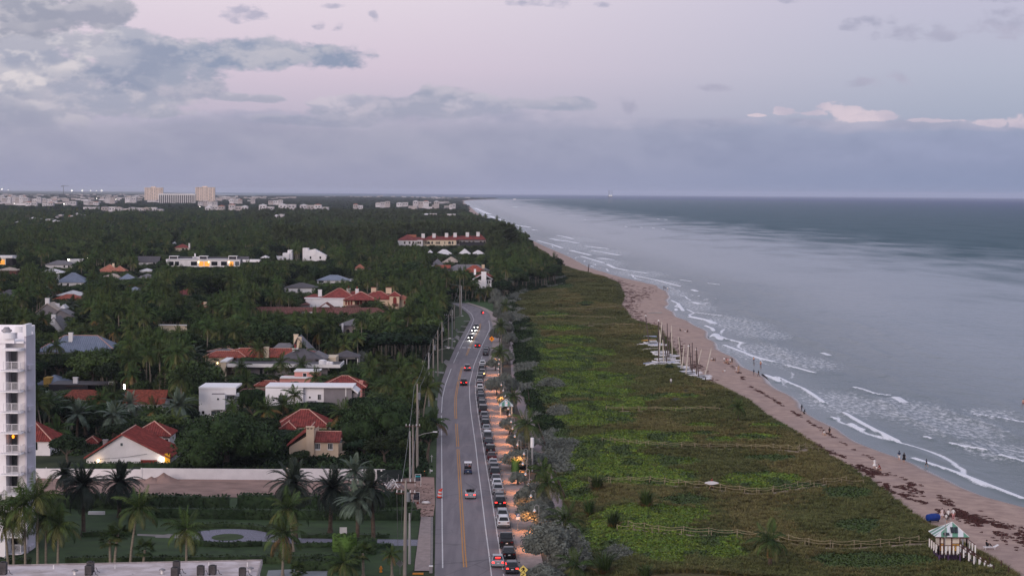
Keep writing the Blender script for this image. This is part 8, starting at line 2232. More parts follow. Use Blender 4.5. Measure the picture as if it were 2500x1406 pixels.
g=at(1052,1398);t=thing('utility_box','small white topped utility box at the near road corner','utility box',(g.x,g.y,.02));b=MB();b.box(-.2,.2,-.2,.2,0,.8);b.build('cabinet',M_greyw,t);b=MB();b.box(-.24,.24,-.24,.24,.8,.9);b.build('lid',M_trim,t)
# promenade lanterns, one lit clump of them glowing on the pavement
M_lant=mat('sodium_lantern',(255,190,120),.4,0,1,emit=(255,150,70),emit_s=2.0)
def lanterns():
 YS=[1395,1345,1300,1262,1232,1205,1178,1152,1128,1106,1086,1068,1050,1034,1018,1002,987,972,957,943,930,917,905,893,880]
 for i,yv in enumerate(YS):
  p=at(interp(ROAD[::-1],yv,7)+(5 if i!=7 else 14),yv);h=3.5
  near=min(mark_names,key=lambda m_:abs(m_[1]-yv))
  t=thing('crook_lantern','%s crook necked lantern on the pavement counted from the camera'%ORD[i],'lamp post',(p.x+.7,p.y,.1),0,'lanterns along the promenade')
  b=MB();pts=[(0,0,0),(0,0,h)]+[(-.3+.3*cos(w),0,h+.3*sin(w))for w in np.linspace(0,pi,8)][1:]+[(-.6,0,h-.25)]
  b.tube(pts,.045,6);b.build('crook_post',M_conc_pole,t)
  b=MB();b.tube([(-.6,0,h-.25),(-.6,0,h-.42),(-.6,0,h-.6)],[.06,.16,.26],10);b.build('shade',M_ins,t)
  b=MB();b.tube([(-.6,0,h-.7),(-.6,0,h-.62),(-.6,0,h-.55)],[.06,.12,.08],8);b.build('bulb',M_lant,t)
  l=bpy.data.lights.new('lantern_light','SPOT');l.energy=950;l.color=(1.0,.36,.09);l.spot_size=RAD(152);l.spot_blend=1.0;l.shadow_soft_size=.12
  o=bpy.data.objects.new('lantern_light',l);C.objects.link(o);o.location=(p.x-.9,p.y,h-.3)
lanterns()
# lit lantern box glowing at the tall hedge
B=Bld('glowing_lantern','glowing orange lantern box between silver trees and the hedge',at(1270,1180).y,1274,'lamp')
b=MB();x,z=B.p(1274,1154);b.cyl(x,0,0,z-.45,.06,n=8);b.build('post',M_conc_pole,B.root)
b=MB();b.box(x-.4,x+.4,-.4,.4,z-.45,z+.3);b.build('lamp_box',M_lant,B.root);b=MB();b.box(x-.48,x+.48,-.48,.48,z+.3,z+.42);b.build('cap',M_trimb,B.root)
hedge('tall amber lit hedge panel behind the glowing lantern',[(1258,1154),(1268,1128)],1.2,2.2,m=M_hedge2)
# tall pole with a thick white head
g=at(1299,1150);B=Bld('antenna_pole','tall pale pole with a thick white cylinder head over the promenade',g.y,1299,'pole')
for(y0,y1,r,m)in((1068,1092,.30,M_wwall2),(1092,1150,.17,M_conc_pole)):
 x,za=B.p(1299.5,y0);_,zb=B.p(1299.5,y1);b=MB();b.cyl(x,0,max(zb,0),za,r,n=12);b.build('head' if r>.2 else 'shaft',m,B.root)
B=Bld('slim_pole','slim white pole standing in the silver trees above the parked cars',at(1216,950).y,1216,'pole');x,za=B.p(1216,906);b=MB();b.cyl(x,0,0,za,.1,n=8);b.build('shaft',M_conc_pole,B.root);b=MB();b.cyl(x,0,za,za+.15,.13,n=8);b.build('cap',M_conc_pole,B.root)
# shelter with a striped roof
def striped_roof(B,x0,x1,y_eave,y_apex,depth,n,M1,M2,d0=0.0):
 a,ze=B.p(x0,y_eave,d0);c,_=B.p(x1,y_eave,d0);ax,zt=B.p((x0+x1)/2,y_apex,d0+depth/2)
 ap=Vector((ax,d0+depth/2,zt));cs=[Vector((a,d0,ze)),Vector((c,d0,ze)),Vector((c,d0+depth,ze)),Vector((a,d0+depth,ze))]
 for k in range(4):
  p,q=cs[k],cs[(k+1)%4]
  for i in range(n):
   u,v=p.lerp(q,i/n),p.lerp(q,(i+1)/n)
   mid=p.lerp(q,.5);w=(q-p).normalized();top=[]
   for s_ in(u,v):
    off=(s_-mid).dot(w);half=(q-p).length/2;k_=1-abs(off)/half
    top.append(s_.lerp(s_+(ap-mid),k_)if k_>0 else s_)
   pts=[u,v,top[1],top[0]]
   nn=(v-u).cross((ap-u)).normalized()*.03*(i%2)
   b=MB();P_=[x_+nn for x_ in pts];b.poly(P_);b.poly([x_-Vector((0,0,.06))for x_ in pts][::-1]);b.quad(pts[0]-Vector((0,0,.06)),pts[1]-Vector((0,0,.06)),P_[1],P_[0])
   b.build('roof_panel',M1 if i%2 else M2,B.root)
 for cc in cs:
  b=MB();b.tube([cc,ap],.05,6);b.build('hip_trim',M_trim if M1 is not None else M_trim,B.root)
 return ap
M_rg=mat('roof_green_metal',(96,142,122),.5,.06,1);M_rw=mat('roof_white_metal',(206,210,214),.5,.04,1)
S=Bld('beach_shelter','small shelter with a green and white striped pyramid roof beside the pavement',at(1235,1014).y,1235,'shelter')
striped_roof(S,1218,1253,991,973.5,3.6,5,M_rg,M_rw)
for x in(1222,1249):
 for d in(.3,3.1):xx,zz=S.p(x,991);b=MB();b.box(xx-.14,xx+.14,d,d+.28,0,zz);b.build('post',M_cream,S.root)
b=MB();xx,_=S.p(1235,990);b.box(xx-1.1,xx+1.1,2.6,3.1,.4,.5);b.build('bench',M_wood,S.root)
for i,(xa,ya,xb_,yb_)in enumerate([(1288,985,1284,950),(1326,1092,1308,1040),(1372,1220,1348,1160),(1401,1300,1386,1262)]):
 p,q=at(xa,ya),at(xb_,yb_)
 n=max(2,int((q-p).length/2.4));t=thing('path_railing',('%s dark timber railing along the sea side of the promenade path'%['farthest','second farthest','second nearest','nearest'][i]),'railing',(p.x+.35,p.y,0),0,'railings along the promenade path')
 for k in range(n+1):w=(q-p)*(k/n);b=MB();b.box(w.x-.06,w.x+.06,w.y-.06,w.y+.06,0,1.0);b.build('post',M_wood,t)
 w=q-p;b=MB();b.tube([(0,0,.95),(w.x,w.y,.95)],.05,4);b.build('top_rail',M_wood,t);b=MB();b.tube([(0,0,.5),(w.x,w.y,.5)],.04,4);b.build('mid_rail',M_wood,t)
 # ------------------------------------------------------------------ lifeguard tower at the dune edge
def lifeguard_tower():
 g=at(2322,1388);D=g.y
 B=Bld('lifeguard_tower','lifeguard tower with a green and white striped roof, white rail posts and a ramp',D,2322,'lifeguard tower')
 M_br=mat('tower_brown_trim',(84,48,42),.8,.1,1);M_wl=mat('tower_cream_board',(214,202,190),.8,.04,1);M_oc=mat('tower_ochre_board',(206,160,88),.8,.06,1);M_pu=mat('purple_base_board',(74,54,86),.85,.12,1);M_pan=mat('solar_panel_glass',(20,24,32),.2,.05,2,spec=.6)
 X=lambda px:B.p(px,1340)[0]
 zf=B.p(2322,1347)[1];ze=B.p(2322,1309)[1]
 striped_roof(B,2284,2366,1309.5,1273.5,4.2,6,M_rg,M_rw)
 ax,az=B.p(2325,1273.5,2.1)
 b=MB();b.box(X(2284),X(2366),0,4.2,ze-.22,ze-.06);b.build('eave_board',M_br,B.root)
 x0,x1=X(2298),X(2347);d0,d1=.7,3.4
 for a,c,m1 in((2299,2306.5,0),(2309,2325,1),(2328,2345,0)):
  b=MB();b.box(X(a),X(c),d0,d0+.08,zf+(1.0 if not m1 else .1),ze-.2);b.build('wall_board',M_wl,B.root)
  if not m1:b=MB();b.box(X(a),X(c),d0-.02,d0+.08,zf+.05,zf+.9);b.build('lower_board',M_oc,B.root)
 for k,w in enumerate(('2','4')):
  b=MB();xx=X(2330+7*k);b.box(xx,xx+.28,d0-.035,d0-.022,zf+.62,zf+.72);b.box(xx+.09,xx+.19,d0-.035,d0-.022,zf+.42,zf+.62);b.build('painted_mark',M_br,B.root)
 b=MB();b.box(x0,x1,d0+.1,d1,zf,ze-.25);b.build('cabin_wall',M_wl,B.root)
 for px in(2298,2307,2326,2346):b=MB();xx=X(px);b.box(xx-.07,xx+.07,d0-.06,d0+.1,zf,ze-.2);b.build('corner_post',M_br,B.root)
 b=MB();b.box(x0,X(2307),d0-.04,d0+.05,zf+.9,zf+1.0);b.box(X(2327),x1,d0-.04,d0+.05,zf+.9,zf+1.0);b.build('mid_rail',M_br,B.root)
 # deck boards one by one
 xa,xb=X(2287),X(2380)
 n=22
 for k in range(n):
  u=xa+(xb-xa)*k/n;b=MB();b.box(u+.01,u+(xb-xa)/n-.015,-1.0,4.6,zf-.1,zf-.02+.006*(k%3));b.build('deck_plank',M_wood,B.root)
 b=MB();b.box(xa+.4,X(2340),.4,4.0,.0,zf-.12);b.build('base_wall',M_pu,B.root);b=MB();b.box(xa+.55,X(2305),.3,.4,.3,1.0);b.build('base_opening',M_dwall,B.root)
 for px,y in((2290,-.8),(2312,-.8),(2340,-.8),(2376,-.8),(2376,4.3),(2352,4.3)):b=MB();xx=X(px);b.box(xx-.1,xx+.1,y-.1,y+.1,0,zf-.1);b.build('stilt',M_pu,B.root)
 def rail(pts,nm,nposts,lo):
  for i in range(len(pts)-1):
   p,q=Vector(pts[i]),Vector(pts[i+1]);b=MB();b.tube([p,q],.05,4);b.build('handrail',M_br,B.root)
   for k in range(nposts+1):
    w=p.lerp(q,k/nposts);b=MB();b.box(w.x-.085,w.x+.085,w.y-.05,w.y+.05,w.z-lo,w.z-.06);b.build('rail_post',M_trim,B.root)
 zr=zf+1.0
 rail([(xa,4.4,zr),(xa,-.95,zr)],'r',4,1.15);rail([(xa,-.95,zr),(X(2333),-.95,zr)],'r',5,1.15)
 rail([(xb,-.2,zr),(xb,4.5,zr),(X(2350),4.5,zr)],'r',3,1.1)
 # ramp dropping to the right
 e=(X(2402),-3.2,1.1);s=(X(2336),-.95,zr)
 rail([s,e],'r',6,1.1);rail([(s[0]+.5,0.2,zr),(e[0]+.4,-1.9,1.1)],'r',6,1.1)
 for k in range(14):
  t=k/14;x=s[0]+(e[0]-s[0])*t;y=s[1]+(e[1]-s[1])*t;z=(zf-.05)*(1-t)+.05*t
  b=MB();b.box(x,x+(e[0]-s[0])/14-.02,y,y+1.2,z-.07,z);b.build('ramp_plank',M_wood,B.root)
 b=MB();b.box(e[0]-.3,e[0]+.35,e[1],e[1]+.06,.1,1.15);b.build('ramp_gate',M_trim,B.root)
 # solar panels on the roof slope
 for pts in([(2319,1287),(2327,1287),(2329,1301),(2321,1301)],[(2328.5,1287),(2336.5,1287),(2338,1301),(2330,1301)],[(2302,1301),(2316,1301),(2318,1307),(2303,1307)]):
  q=[]
  for x,y in pts:
   u=(1309.5-y)/(1309.5-1273.5);dd=u*2.1;xx,_=B.p(x,y,dd);q.append(Vector((xx,dd-.12,ze+(az-ze)*u+.08)))
  b=MB();b.poly([q[3],q[2],q[1],q[0]]);b.poly([p-Vector((0,-.03,.05))for p in q]);
  for i in range(4):p,r_=q[i],q[(i+1)%4];b.quad(p,r_,r_-Vector((0,-.03,.05)),p-Vector((0,-.03,.05)))
  b.build('solar_panel',M_pan,B.root)
 b=MB();xx,zz=B.p(2308,1267,-.2);b.cyl(xx,-.2,zf-1.2,zz,.05,n=8);b.build('signal_mast',M_conc_pole,B.root)
 b=MB();b.box(xa+4.6,xa+5.1,1.0,1.6,0.0,.9);tag(b.build('blue_bin',mat('bin_blue',(40,60,110),.6,.1,1),None,tuple(B.root.location)),'blue bin under the seaward side of the lifeguard tower','bin')
 FOOT.append((0,0,0,0))
lifeguard_tower()
# ------------------------------------------------------------------ rope walks
M_rope=mat('walk_rope',(160,146,116),.9,.1,3);M_ropepost=mat('rope_post',(142,130,108),.9,.12,2)
M_sandpath=mat('sand_path',(142,124,108),.95,.12,.8)
def walks():
 names=['by the yellow green vine patch','leading to the lifeguard tower','in the middle of the dune','left of the beached boats','at the dark oval bush','just below the dark oval bush','just before the beached boats']
 for k,pl in enumerate(DPATHS):
  pts=[Vector((x,y,float(dune_z(x,y))))for x,y in pl]
  vs,fs=[],[]
  seg=[]
  for a,b in zip(pts[:-1],pts[1:]):
   n=max(1,int((b-a).length/1.5))
   seg+=[a.lerp(b,i/n)for i in range(n)]
  seg.append(pts[-1])
  for i,p in enumerate(seg):
   d=(seg[min(i+1,len(seg)-1)]-seg[max(i-1,0)]);d.z=0;d.normalize();s=Vector((-d.y,d.x,0))
   for e in(-.65,.65):q=p+s*e;vs.append((q.x,q.y,float(dune_z(q.x,q.y))+.06))
  fs=[(2*i,2*i+1,2*i+3,2*i+2)for i in range(len(seg)-1)]
  tag(link('sand_path',np_mesh('sand_path',vs,fs,M_sandpath)),kind='structure')
  for e,sd_ in((-1.0,'seaward' if k>9 else 'near'),(1.0,'far')):
   t=thing('rope_fence','rope fence on the %s side of the walk %s'%(sd_,names[k]),'rope fence',tuple(seg[0]),0,'rope fences along the dune walks')
   prev=None;step=2.2 if k<3 else 3.2;acc=0;tops=[]
   for i,p in enumerate(seg):
    d=(seg[min(i+1,len(seg)-1)]-seg[max(i-1,0)]);d.z=0;d.normalize();s=Vector((-d.y,d.x,0));q=p+s*e
    if prev is None or(q-prev).length>=step:
     z=float(dune_z(q.x,q.y));tops.append(Vector((q.x,q.y,z+.95)));prev=q
   for q in tops:
    b=MB();w=q-seg[0];b.cyl(w.x,w.y,w.z-1.0,w.z+.08,.06,n=6);b.build('post',M_ropepost,t)
   for a,c in zip(tops[:-1],tops[1:]):
    b=MB();b.tube([a.lerp(c,u)-seg[0]-Vector((0,0,.22*4*u*(1-u)))for u in(0,.25,.5,.75,1)],.032,4,cap=False);b.build('rope',M_rope,t)
walks()
for i,(x,y)in enumerate([(2416,1384),(2444,1392),(2425,1404),(2462,1408)]):
 p=at(x,y);b=MB();b.cyl(0,0,0,1.3,.08,n=7);tag(b.build('dark_post',M_wood,None,(p.x,p.y,0)),'%s dark post of the short row right of the tower ramp'%ORD[i],'post','dark posts beside the ramp')
 # ------------------------------------------------------------------ beached catamarans
M_hull=mat('white_hull',(214,212,218),.4,.05,.6,spec=.4);M_tramp=mat('trampoline_mesh',(40,42,50),.9,.1,2);M_mast=mat('pale_mast',(200,190,178),.5,.08,1);M_mastd=mat('dark_mast',(88,74,72),.6,.1,1);M_cover=mat('pale_blue_cover',(150,160,186),.8,.1,1);M_sailb=mat('rolled_sail',(196,196,204),.8,.08,1)
def hull_mesh():
 b=MB();n=9;V=[];k=8
 for i in range(n):
  t=i/(n-1);y=-2.6+5.2*t;w=.26*(1-max(0,(t-.45)/.55)**2.2)*(.75+.25*min(1,t*4))+.015;h=.5;z0=.10*max(0,(t-.6)/.4)**2+.02
  for j in range(k):a=2*pi*j/k;V.append((w*cos(a),y,z0+h*.5+h*.5*sin(a)*(1 if sin(a)>0 else .9)+.12*max(0,(t-.7)/.3)))
 F_=[(i*k+j,i*k+(j+1)%k,(i+1)*k+(j+1)%k,(i+1)*k+j)for i in range(n-1)for j in range(k)]+[tuple(range(k-1,-1,-1)),tuple(range((n-1)*k,n*k))]
 b.add(V,F_);return b.mesh('hull',M_hull)
HULL=hull_mesh()
def boats():
 L=[(1592,850,1584,772,'d','farthest left catamaran with a dark mast topped by a white float'),(1605,858,1603,806,'p','catamaran with a pale short upright mast behind the first dark one'),(1612,872,1608,792,'d','catamaran whose dark mast leans left among the far group'),(1616,892,1616,784,'d','catamaran with the tallest dark mast of the far group, float on top'),(1613,898,1610,830,'p','nearest left catamaran of the far group with a pale mast'),(1622,884,1621,790,'d','catamaran with a straight dark mast in the middle of the far group'),(1617,876,1624,786,'p','catamaran with a pale mast crossing behind the straight dark one'),(1634,878,1632,796,'p','catamaran with the stout pale mast at the right of the far group'),(1625,884,1629,812,'d','catamaran with a thin mast leaning right in the far group'),(1636,894,1628,814,'d','catamaran near the bright bush with a dark leaning mast'),(1655,905,1648,823,'p','catamaran with a lone pale mast between the two boat groups'),(1657,906,1651,824,'d','catamaran with a dark mast next to the lone pale one'),(1673,908,1679,842,'p','leftmost catamaran of the near group, pale mast leaning right'),(1679,912,1674,840,'d','catamaran of the near group with a dark mast leaning left'),(1682,918,1682,837,'d','catamaran with the upright dark mast of the near group'),(1683,925,1690,846,'p','catamaran with a thick pale mast leaning right, float on top'),(1689,914,1704,853,'p','catamaran with the most strongly leaning pale mast'),(1698,928,1692,848,'d','near catamaran with dark mast crossing the strongly leaning one'),(1710,926,1709,854,'d','near catamaran with a dark mast and float at the right'),(1712,922,1728,851,'p','rightmost catamaran with a thin pale mast leaning to the sea')]
 for i,(xb,yb,xt,yt,c,lb)in enumerate(L):
  g=at(xb,yb);x,y=g.x,g.y;z=sand_z(x,y)if x>duneX(y)else float(dune_z(x,y))
  t=at_depth(xt,yt,y)
  rz=RAD(-78+30*((i*37%10)/10-.5))if i%3 else RAD(95+14*((i*53%10)/10-.5))
  o=thing('catamaran',lb,'catamaran',(x,y,z+.05),rz,'catamarans drawn up on the beach')
  for s in(-1.05,1.05):link('hull',HULL,o,(s,0,0))
  b=MB();b.box(-1.0,1.0,-1.5,.9,.50,.54);b.build('trampoline',M_cover if i%4==1 else M_tramp,o)
  for yy_ in(-1.55,.95):b=MB();b.tube([(-1.1,yy_,.56),(1.1,yy_,.56)],.06,6);b.build('crossbeam',M_mast,o)
  R_=Matrix.Rotation(-rz,3,'Z');tip=R_ @Vector((t.x-x,0,0))
  H=t.z-z;b=MB();b.tube([(0,.95,.6),(tip.x*.5,.95+tip.y*.5,H*.5),(tip.x,.95+tip.y,H)],[.16,.15,.11],6);b.build('mast',M_mast if c=='p' else M_mastd,o)
  b=MB();b.tube([(.4,-1.9,.68),(.3,1.4,.74)],.10,6);b.build('rolled_sail',M_sailb,o)
  if 'float' in lb:b=MB();b.tube([(tip.x-.05,.95+tip.y,H-.1),(tip.x,.95+tip.y,H+.12),(tip.x+.05,.95+tip.y,H+.3)],[.16,.26,.1],8);b.build('mast_float',M_trim,o)
  # small craft and boards lying in the grass beside them
 for i,(x,y,m,w,lb)in enumerate([(1586,833,M_cover,2.2,'small blue grey dinghy upside down left of the first mast'),(1583,840,mat('ochre_hull',(190,146,70),.6,.1,1),2.4,'ochre dinghy lying in the grass left of the masts'),(1592,842,M_hull,1.6,'white dinghy tip just right of the ochre one'),(1574,853,M_hull,2.4,'white board lying in the grass left of the far group'),(1598,854,M_cover,2.6,'pale covered hull before the far mast group'),(1590,864,M_mast,3.2,'long tan spar lying in the grass'),(1600,893,M_cover,3.4,'blue striped covered boat at the near left of the far group'),(1603,897,M_hull,3.2,'white upturned hull nearest in the far group'),(1660,922,M_hull,3.0,'white upturned hull left in the near group'),(1668,930,M_hull,3.6,'long white upturned hull lowest left in the near group'),(1700,936,M_hull,3.4,'white upturned hull at the near bottom of the boats'),(1641,875,M_hull,2.8,'white upturned hull right of the stout mast'),(1644,886,M_hull,2.6,'white upturned hull below the stout mast')]):
  g=at(x,y);z=float(dune_z(g.x,g.y))if g.x<duneX(g.y)else sand_z(g.x,g.y)
  o=thing('small_boat',lb,'boat',(g.x,g.y,z+.1),RAD(-85+12*(i%3)),'small craft lying by the catamarans');h=link('hull',HULL,o,(0,0,.5),(pi,0,0),(1.9,w/2.6,1.0));set_mat(h,m)
  b=MB();b.box(-.03,.03,-w*.8,w*.8,.46,.54);b.build('keel',M_greyw,o)
boats()
p=at(2278,1274);t=thing('covered_boat','boat under a bright blue tarpaulin at the beach edge near the tower','boat',(p.x,p.y,sand_z(p.x,p.y)+.1),RAD(-62))
M_tarp=mat('blue_tarpaulin',(16,52,128),.6,.12,1.5)
b=MB();b.tube([(0,-1.05,.62),(0,-1.0,.62),(0,-.3,.64),(0,.5,.62),(0,.95,.58),(0,1.0,.58)],[.1,.5,.56,.56,.48,.1],14);b.build('tarpaulin',M_tarp,t)
for yy_ in(-.75,.7):b=MB();b.box(-.4,.4,yy_-.06,yy_+.06,0,.35);b.build('cradle',M_dwall,t)
p=at(1435,672);b=MB();q=at_depth(1438,645,p.y);b.tube([(0,0,0),(q.x-p.x,0,q.z)],[.3,.22],7);tag(b.build('beach_post',M_wood,None,tuple(p)),'tall dark leaning post alone on the far beach','post')
p=at(1600,764);b=MB();b.tube([(-3,0,.3),(0,.5,.35),(2.5,-.5,.45)],[.14,.2,.3],7);tag(b.build('driftwood',M_conc_pole,None,(p.x,p.y,sand_z(p.x,p.y))),'long pale driftwood log on the wide beach','driftwood')
# ------------------------------------------------------------------ people
M_skin=mat('skin',(196,148,122),.6,.05,2);M_hair=mat('dark_hair',(34,26,24),.8,.1,2)
CL={k:mat('cloth_'+k,v,.85,.08,3)for k,v in dict(white=(216,212,212),black=(24,24,28),navy=(36,44,70),pink=(212,150,150),red=(140,56,50),grey=(110,108,112),pale=(208,190,190),tan=(170,140,116),brown=(74,48,44)).items()}
POSE={'stand':dict(pel=(0,0,.94),che=(0,0,1.30),nec=(0,0,1.47),hed=(0,.02,1.63),shl=(-.19,0,1.40),shr=(.19,0,1.40),ell=(-.25,-.02,1.12),elr=(.25,-.02,1.12),wrl=(-.26,.07,.88),wrr=(.26,.07,.88),hpl=(-.10,0,.90),hpr=(.10,0,.90),knl=(-.11,.02,.49),knr=(.11,.02,.49),anl=(-.11,-.02,.08),anr=(.11,-.02,.08),tol=(-.12,.14,.03),tor=(.12,.14,.03)),'walk':dict(pel=(0,0,.92),che=(0,.03,1.28),nec=(0,.05,1.45),hed=(0,.08,1.61),shl=(-.19,.03,1.38),shr=(.19,.03,1.38),ell=(-.24,-.12,1.12),elr=(.24,.16,1.14),wrl=(-.25,-.14,.88),wrr=(.23,.34,.96),hpl=(-.10,0,.88),hpr=(.10,0,.88),knl=(-.11,.20,.50),knr=(.11,-.06,.48),anl=(-.11,.30,.10),anr=(.11,-.38,.16),tol=(-.12,.45,.06),tor=(.12,-.30,.03)),'sit':dict(pel=(0,0,.13),che=(0,-.06,.48),nec=(0,-.02,.66),hed=(0,.03,.82),shl=(-.19,-.04,.58),shr=(.19,-.04,.58),ell=(-.27,.12,.38),elr=(.27,.12,.38),wrl=(-.16,.36,.42),wrr=(.16,.36,.42),hpl=(-.10,.05,.14),hpr=(.10,.05,.14),knl=(-.14,.42,.46),knr=(.14,.42,.46),anl=(-.13,.66,.08),anr=(.13,.66,.08),tol=(-.14,.82,.04),tor=(.14,.82,.04)),'kneel':dict(pel=(0,0,.32),che=(0,.18,.62),nec=(0,.28,.78),hed=(0,.36,.90),shl=(-.19,.22,.70),shr=(.19,.22,.70),ell=(-.24,.40,.46),elr=(.24,.40,.46),wrl=(-.18,.56,.26),wrr=(.18,.56,.26),hpl=(-.10,.02,.30),hpr=(.10,.02,.30),knl=(-.13,.34,.08),knr=(.13,.34,.08),anl=(-.12,-.08,.06),anr=(.12,-.08,.06),tol=(-.12,-.24,.03),tor=(.12,-.24,.03))}
EDGE=[('pel','che','top'),('che','nec','top'),('nec','hed','skin'),('che','shl','top'),('che','shr','top'),('shl','ell','top'),('shr','elr','top'),('ell','wrl','skin'),('elr','wrr','skin'),('pel','hpl','bot'),('pel','hpr','bot'),('hpl','knl','bot'),('hpr','knr','bot'),('knl','anl','leg'),('knr','anr','leg'),('anl','tol','skin'),('anr','tor','skin')]
RADII=dict(pel=.15,che=.15,nec=.06,hed=.105,shl=.07,shr=.07,ell=.042,elr=.042,wrl=.03,wrr=.03,hpl=.10,hpr=.10,knl=.062,knr=.062,anl=.042,anr=.042,tol=.035,tor=.035)
def person_proto(pose):
 J=POSE[pose];keys=list(J);me=bpy.data.meshes.new('person_'+pose)
 me.from_pydata([J[k]for k in keys],[(keys.index(a),keys.index(b))for a,b,_ in EDGE],[]);me.update()
 o=bpy.data.objects.new('person_'+pose,me);C.objects.link(o)
 o.modifiers.new('skin','SKIN');
 for i,k in enumerate(keys):sv=me.skin_vertices[0].data[i];sv.radius=(RADII[k],RADII[k]*(.75 if k in('pel','che')else 1));sv.use_root=(k=='pel')
 s=o.modifiers.new('subdivision','SUBSURF');s.levels=1;s.render_levels=1
 dg=bpy.context.evaluated_depsgraph_get();ev=o.evaluated_get(dg);m2=ev.to_mesh()
 V=[tuple(v.co)for v in m2.vertices];Fs=[tuple(p.vertices)for p in m2.polygons];ev.to_mesh_clear()
 kinds=[]
 for f in Fs:
  c=sum((Vector(V[i])for i in f),Vector())/len(f);best=None
  for a,b,k in EDGE:
   A,B_=Vector(J[a]),Vector(J[b]);d=B_-A;t=max(0,min(1,(c-A).dot(d)/max(d.dot(d),1e-6)));q=(c-A-d*t).length-.3*(RADII[a]+RADII[b])
   if best is None or q<best[0]:best=(q,k)
  kinds.append(best[1])
  # nose, and five separate bent fingers on each hand
 h=Vector(J['hed']);x=MB();x.add([h+Vector((-.015,.10,0)),h+Vector((.015,.10,0)),h+Vector((0,.135,-.02)),h+Vector((0,.10,.04))],[(0,1,2),(1,3,2),(3,0,2)])
 for w,e in(('wrl','ell'),('wrr','elr')):
  W=Vector(J[w]);d=(W-Vector(J[e])).normalized();s=d.cross(Vector((0,1,0)));s=s.normalized()if s.length>.1 else Vector((1,0,0));u=s.cross(d)
  x.tube([W,W+d*.08],[.032,.035],6)
  for k,ln in enumerate((.065,.075,.07,.055)):b0=W+d*.075+u*(.026*(k-1.5));x.tube([b0,b0+d*ln*.6,b0+d*ln*.9+s*.02],[.010,.009,.006],5)
  x.tube([W+d*.02+u*-.035,W+d*.06+u*-.06,W+d*.085+u*-.055],[.011,.010,.007],5)
 n=len(V);V+=x.v;Fs+=[tuple(i+n for i in f)for f in x.f];kinds+=['skin']*len(x.f)
 bpy.data.objects.remove(o)
 return V,Fs,kinds
PROTO={k:person_proto(k)for k in POSE}
def person(x,y,pose,top,bot,label,leg=None,rz=0.0,s=1.0,dress=None,z=None,base=None,group='people on the beach'):
 p=base or at(x,y,-.2)
 if base is None:
  for _ in range(3):p=at(x,y,sand_z(p.x,p.y))
 zz=p.z if z is None else z
 V,Fs,kinds=PROTO[pose]
 key={'top':CL.get(top,M_skin),'bot':CL.get(bot,M_skin),'skin':M_skin,'leg':CL.get(leg,M_skin)}
 mats=[];mi=[]
 for k in kinds:
  if key[k]not in mats:mats.append(key[k])
  mi.append(mats.index(key[k]))
 me=bpy.data.meshes.new('person');me.from_pydata(V,[],Fs)
 for m in mats:me.materials.append(m)
 me.polygons.foreach_set('material_index',mi);me.polygons.foreach_set('use_smooth',[True]*len(Fs));me.update()
 o=tag(link('person',me,None,(p.x,p.y,zz),(0,0,rz),s),label,'person',group)
 h=Vector(POSE[pose]['hed']);hv,hf=blob((h.x,h.y-.03,h.z+.035),(.118,.122,.11));ho=link('hair',np_mesh('hair',hv,hf,M_hair,smooth=True),o)
 if dress:
  w=POSE[pose]['pel'];b=MB();b.tube([(0,0,1.25),(0,0,w[2]),(0,0,.45 if pose!='sit' else .1)],[.17,.19,.36],10);b.build('dress',CL[dress],o)
 return o
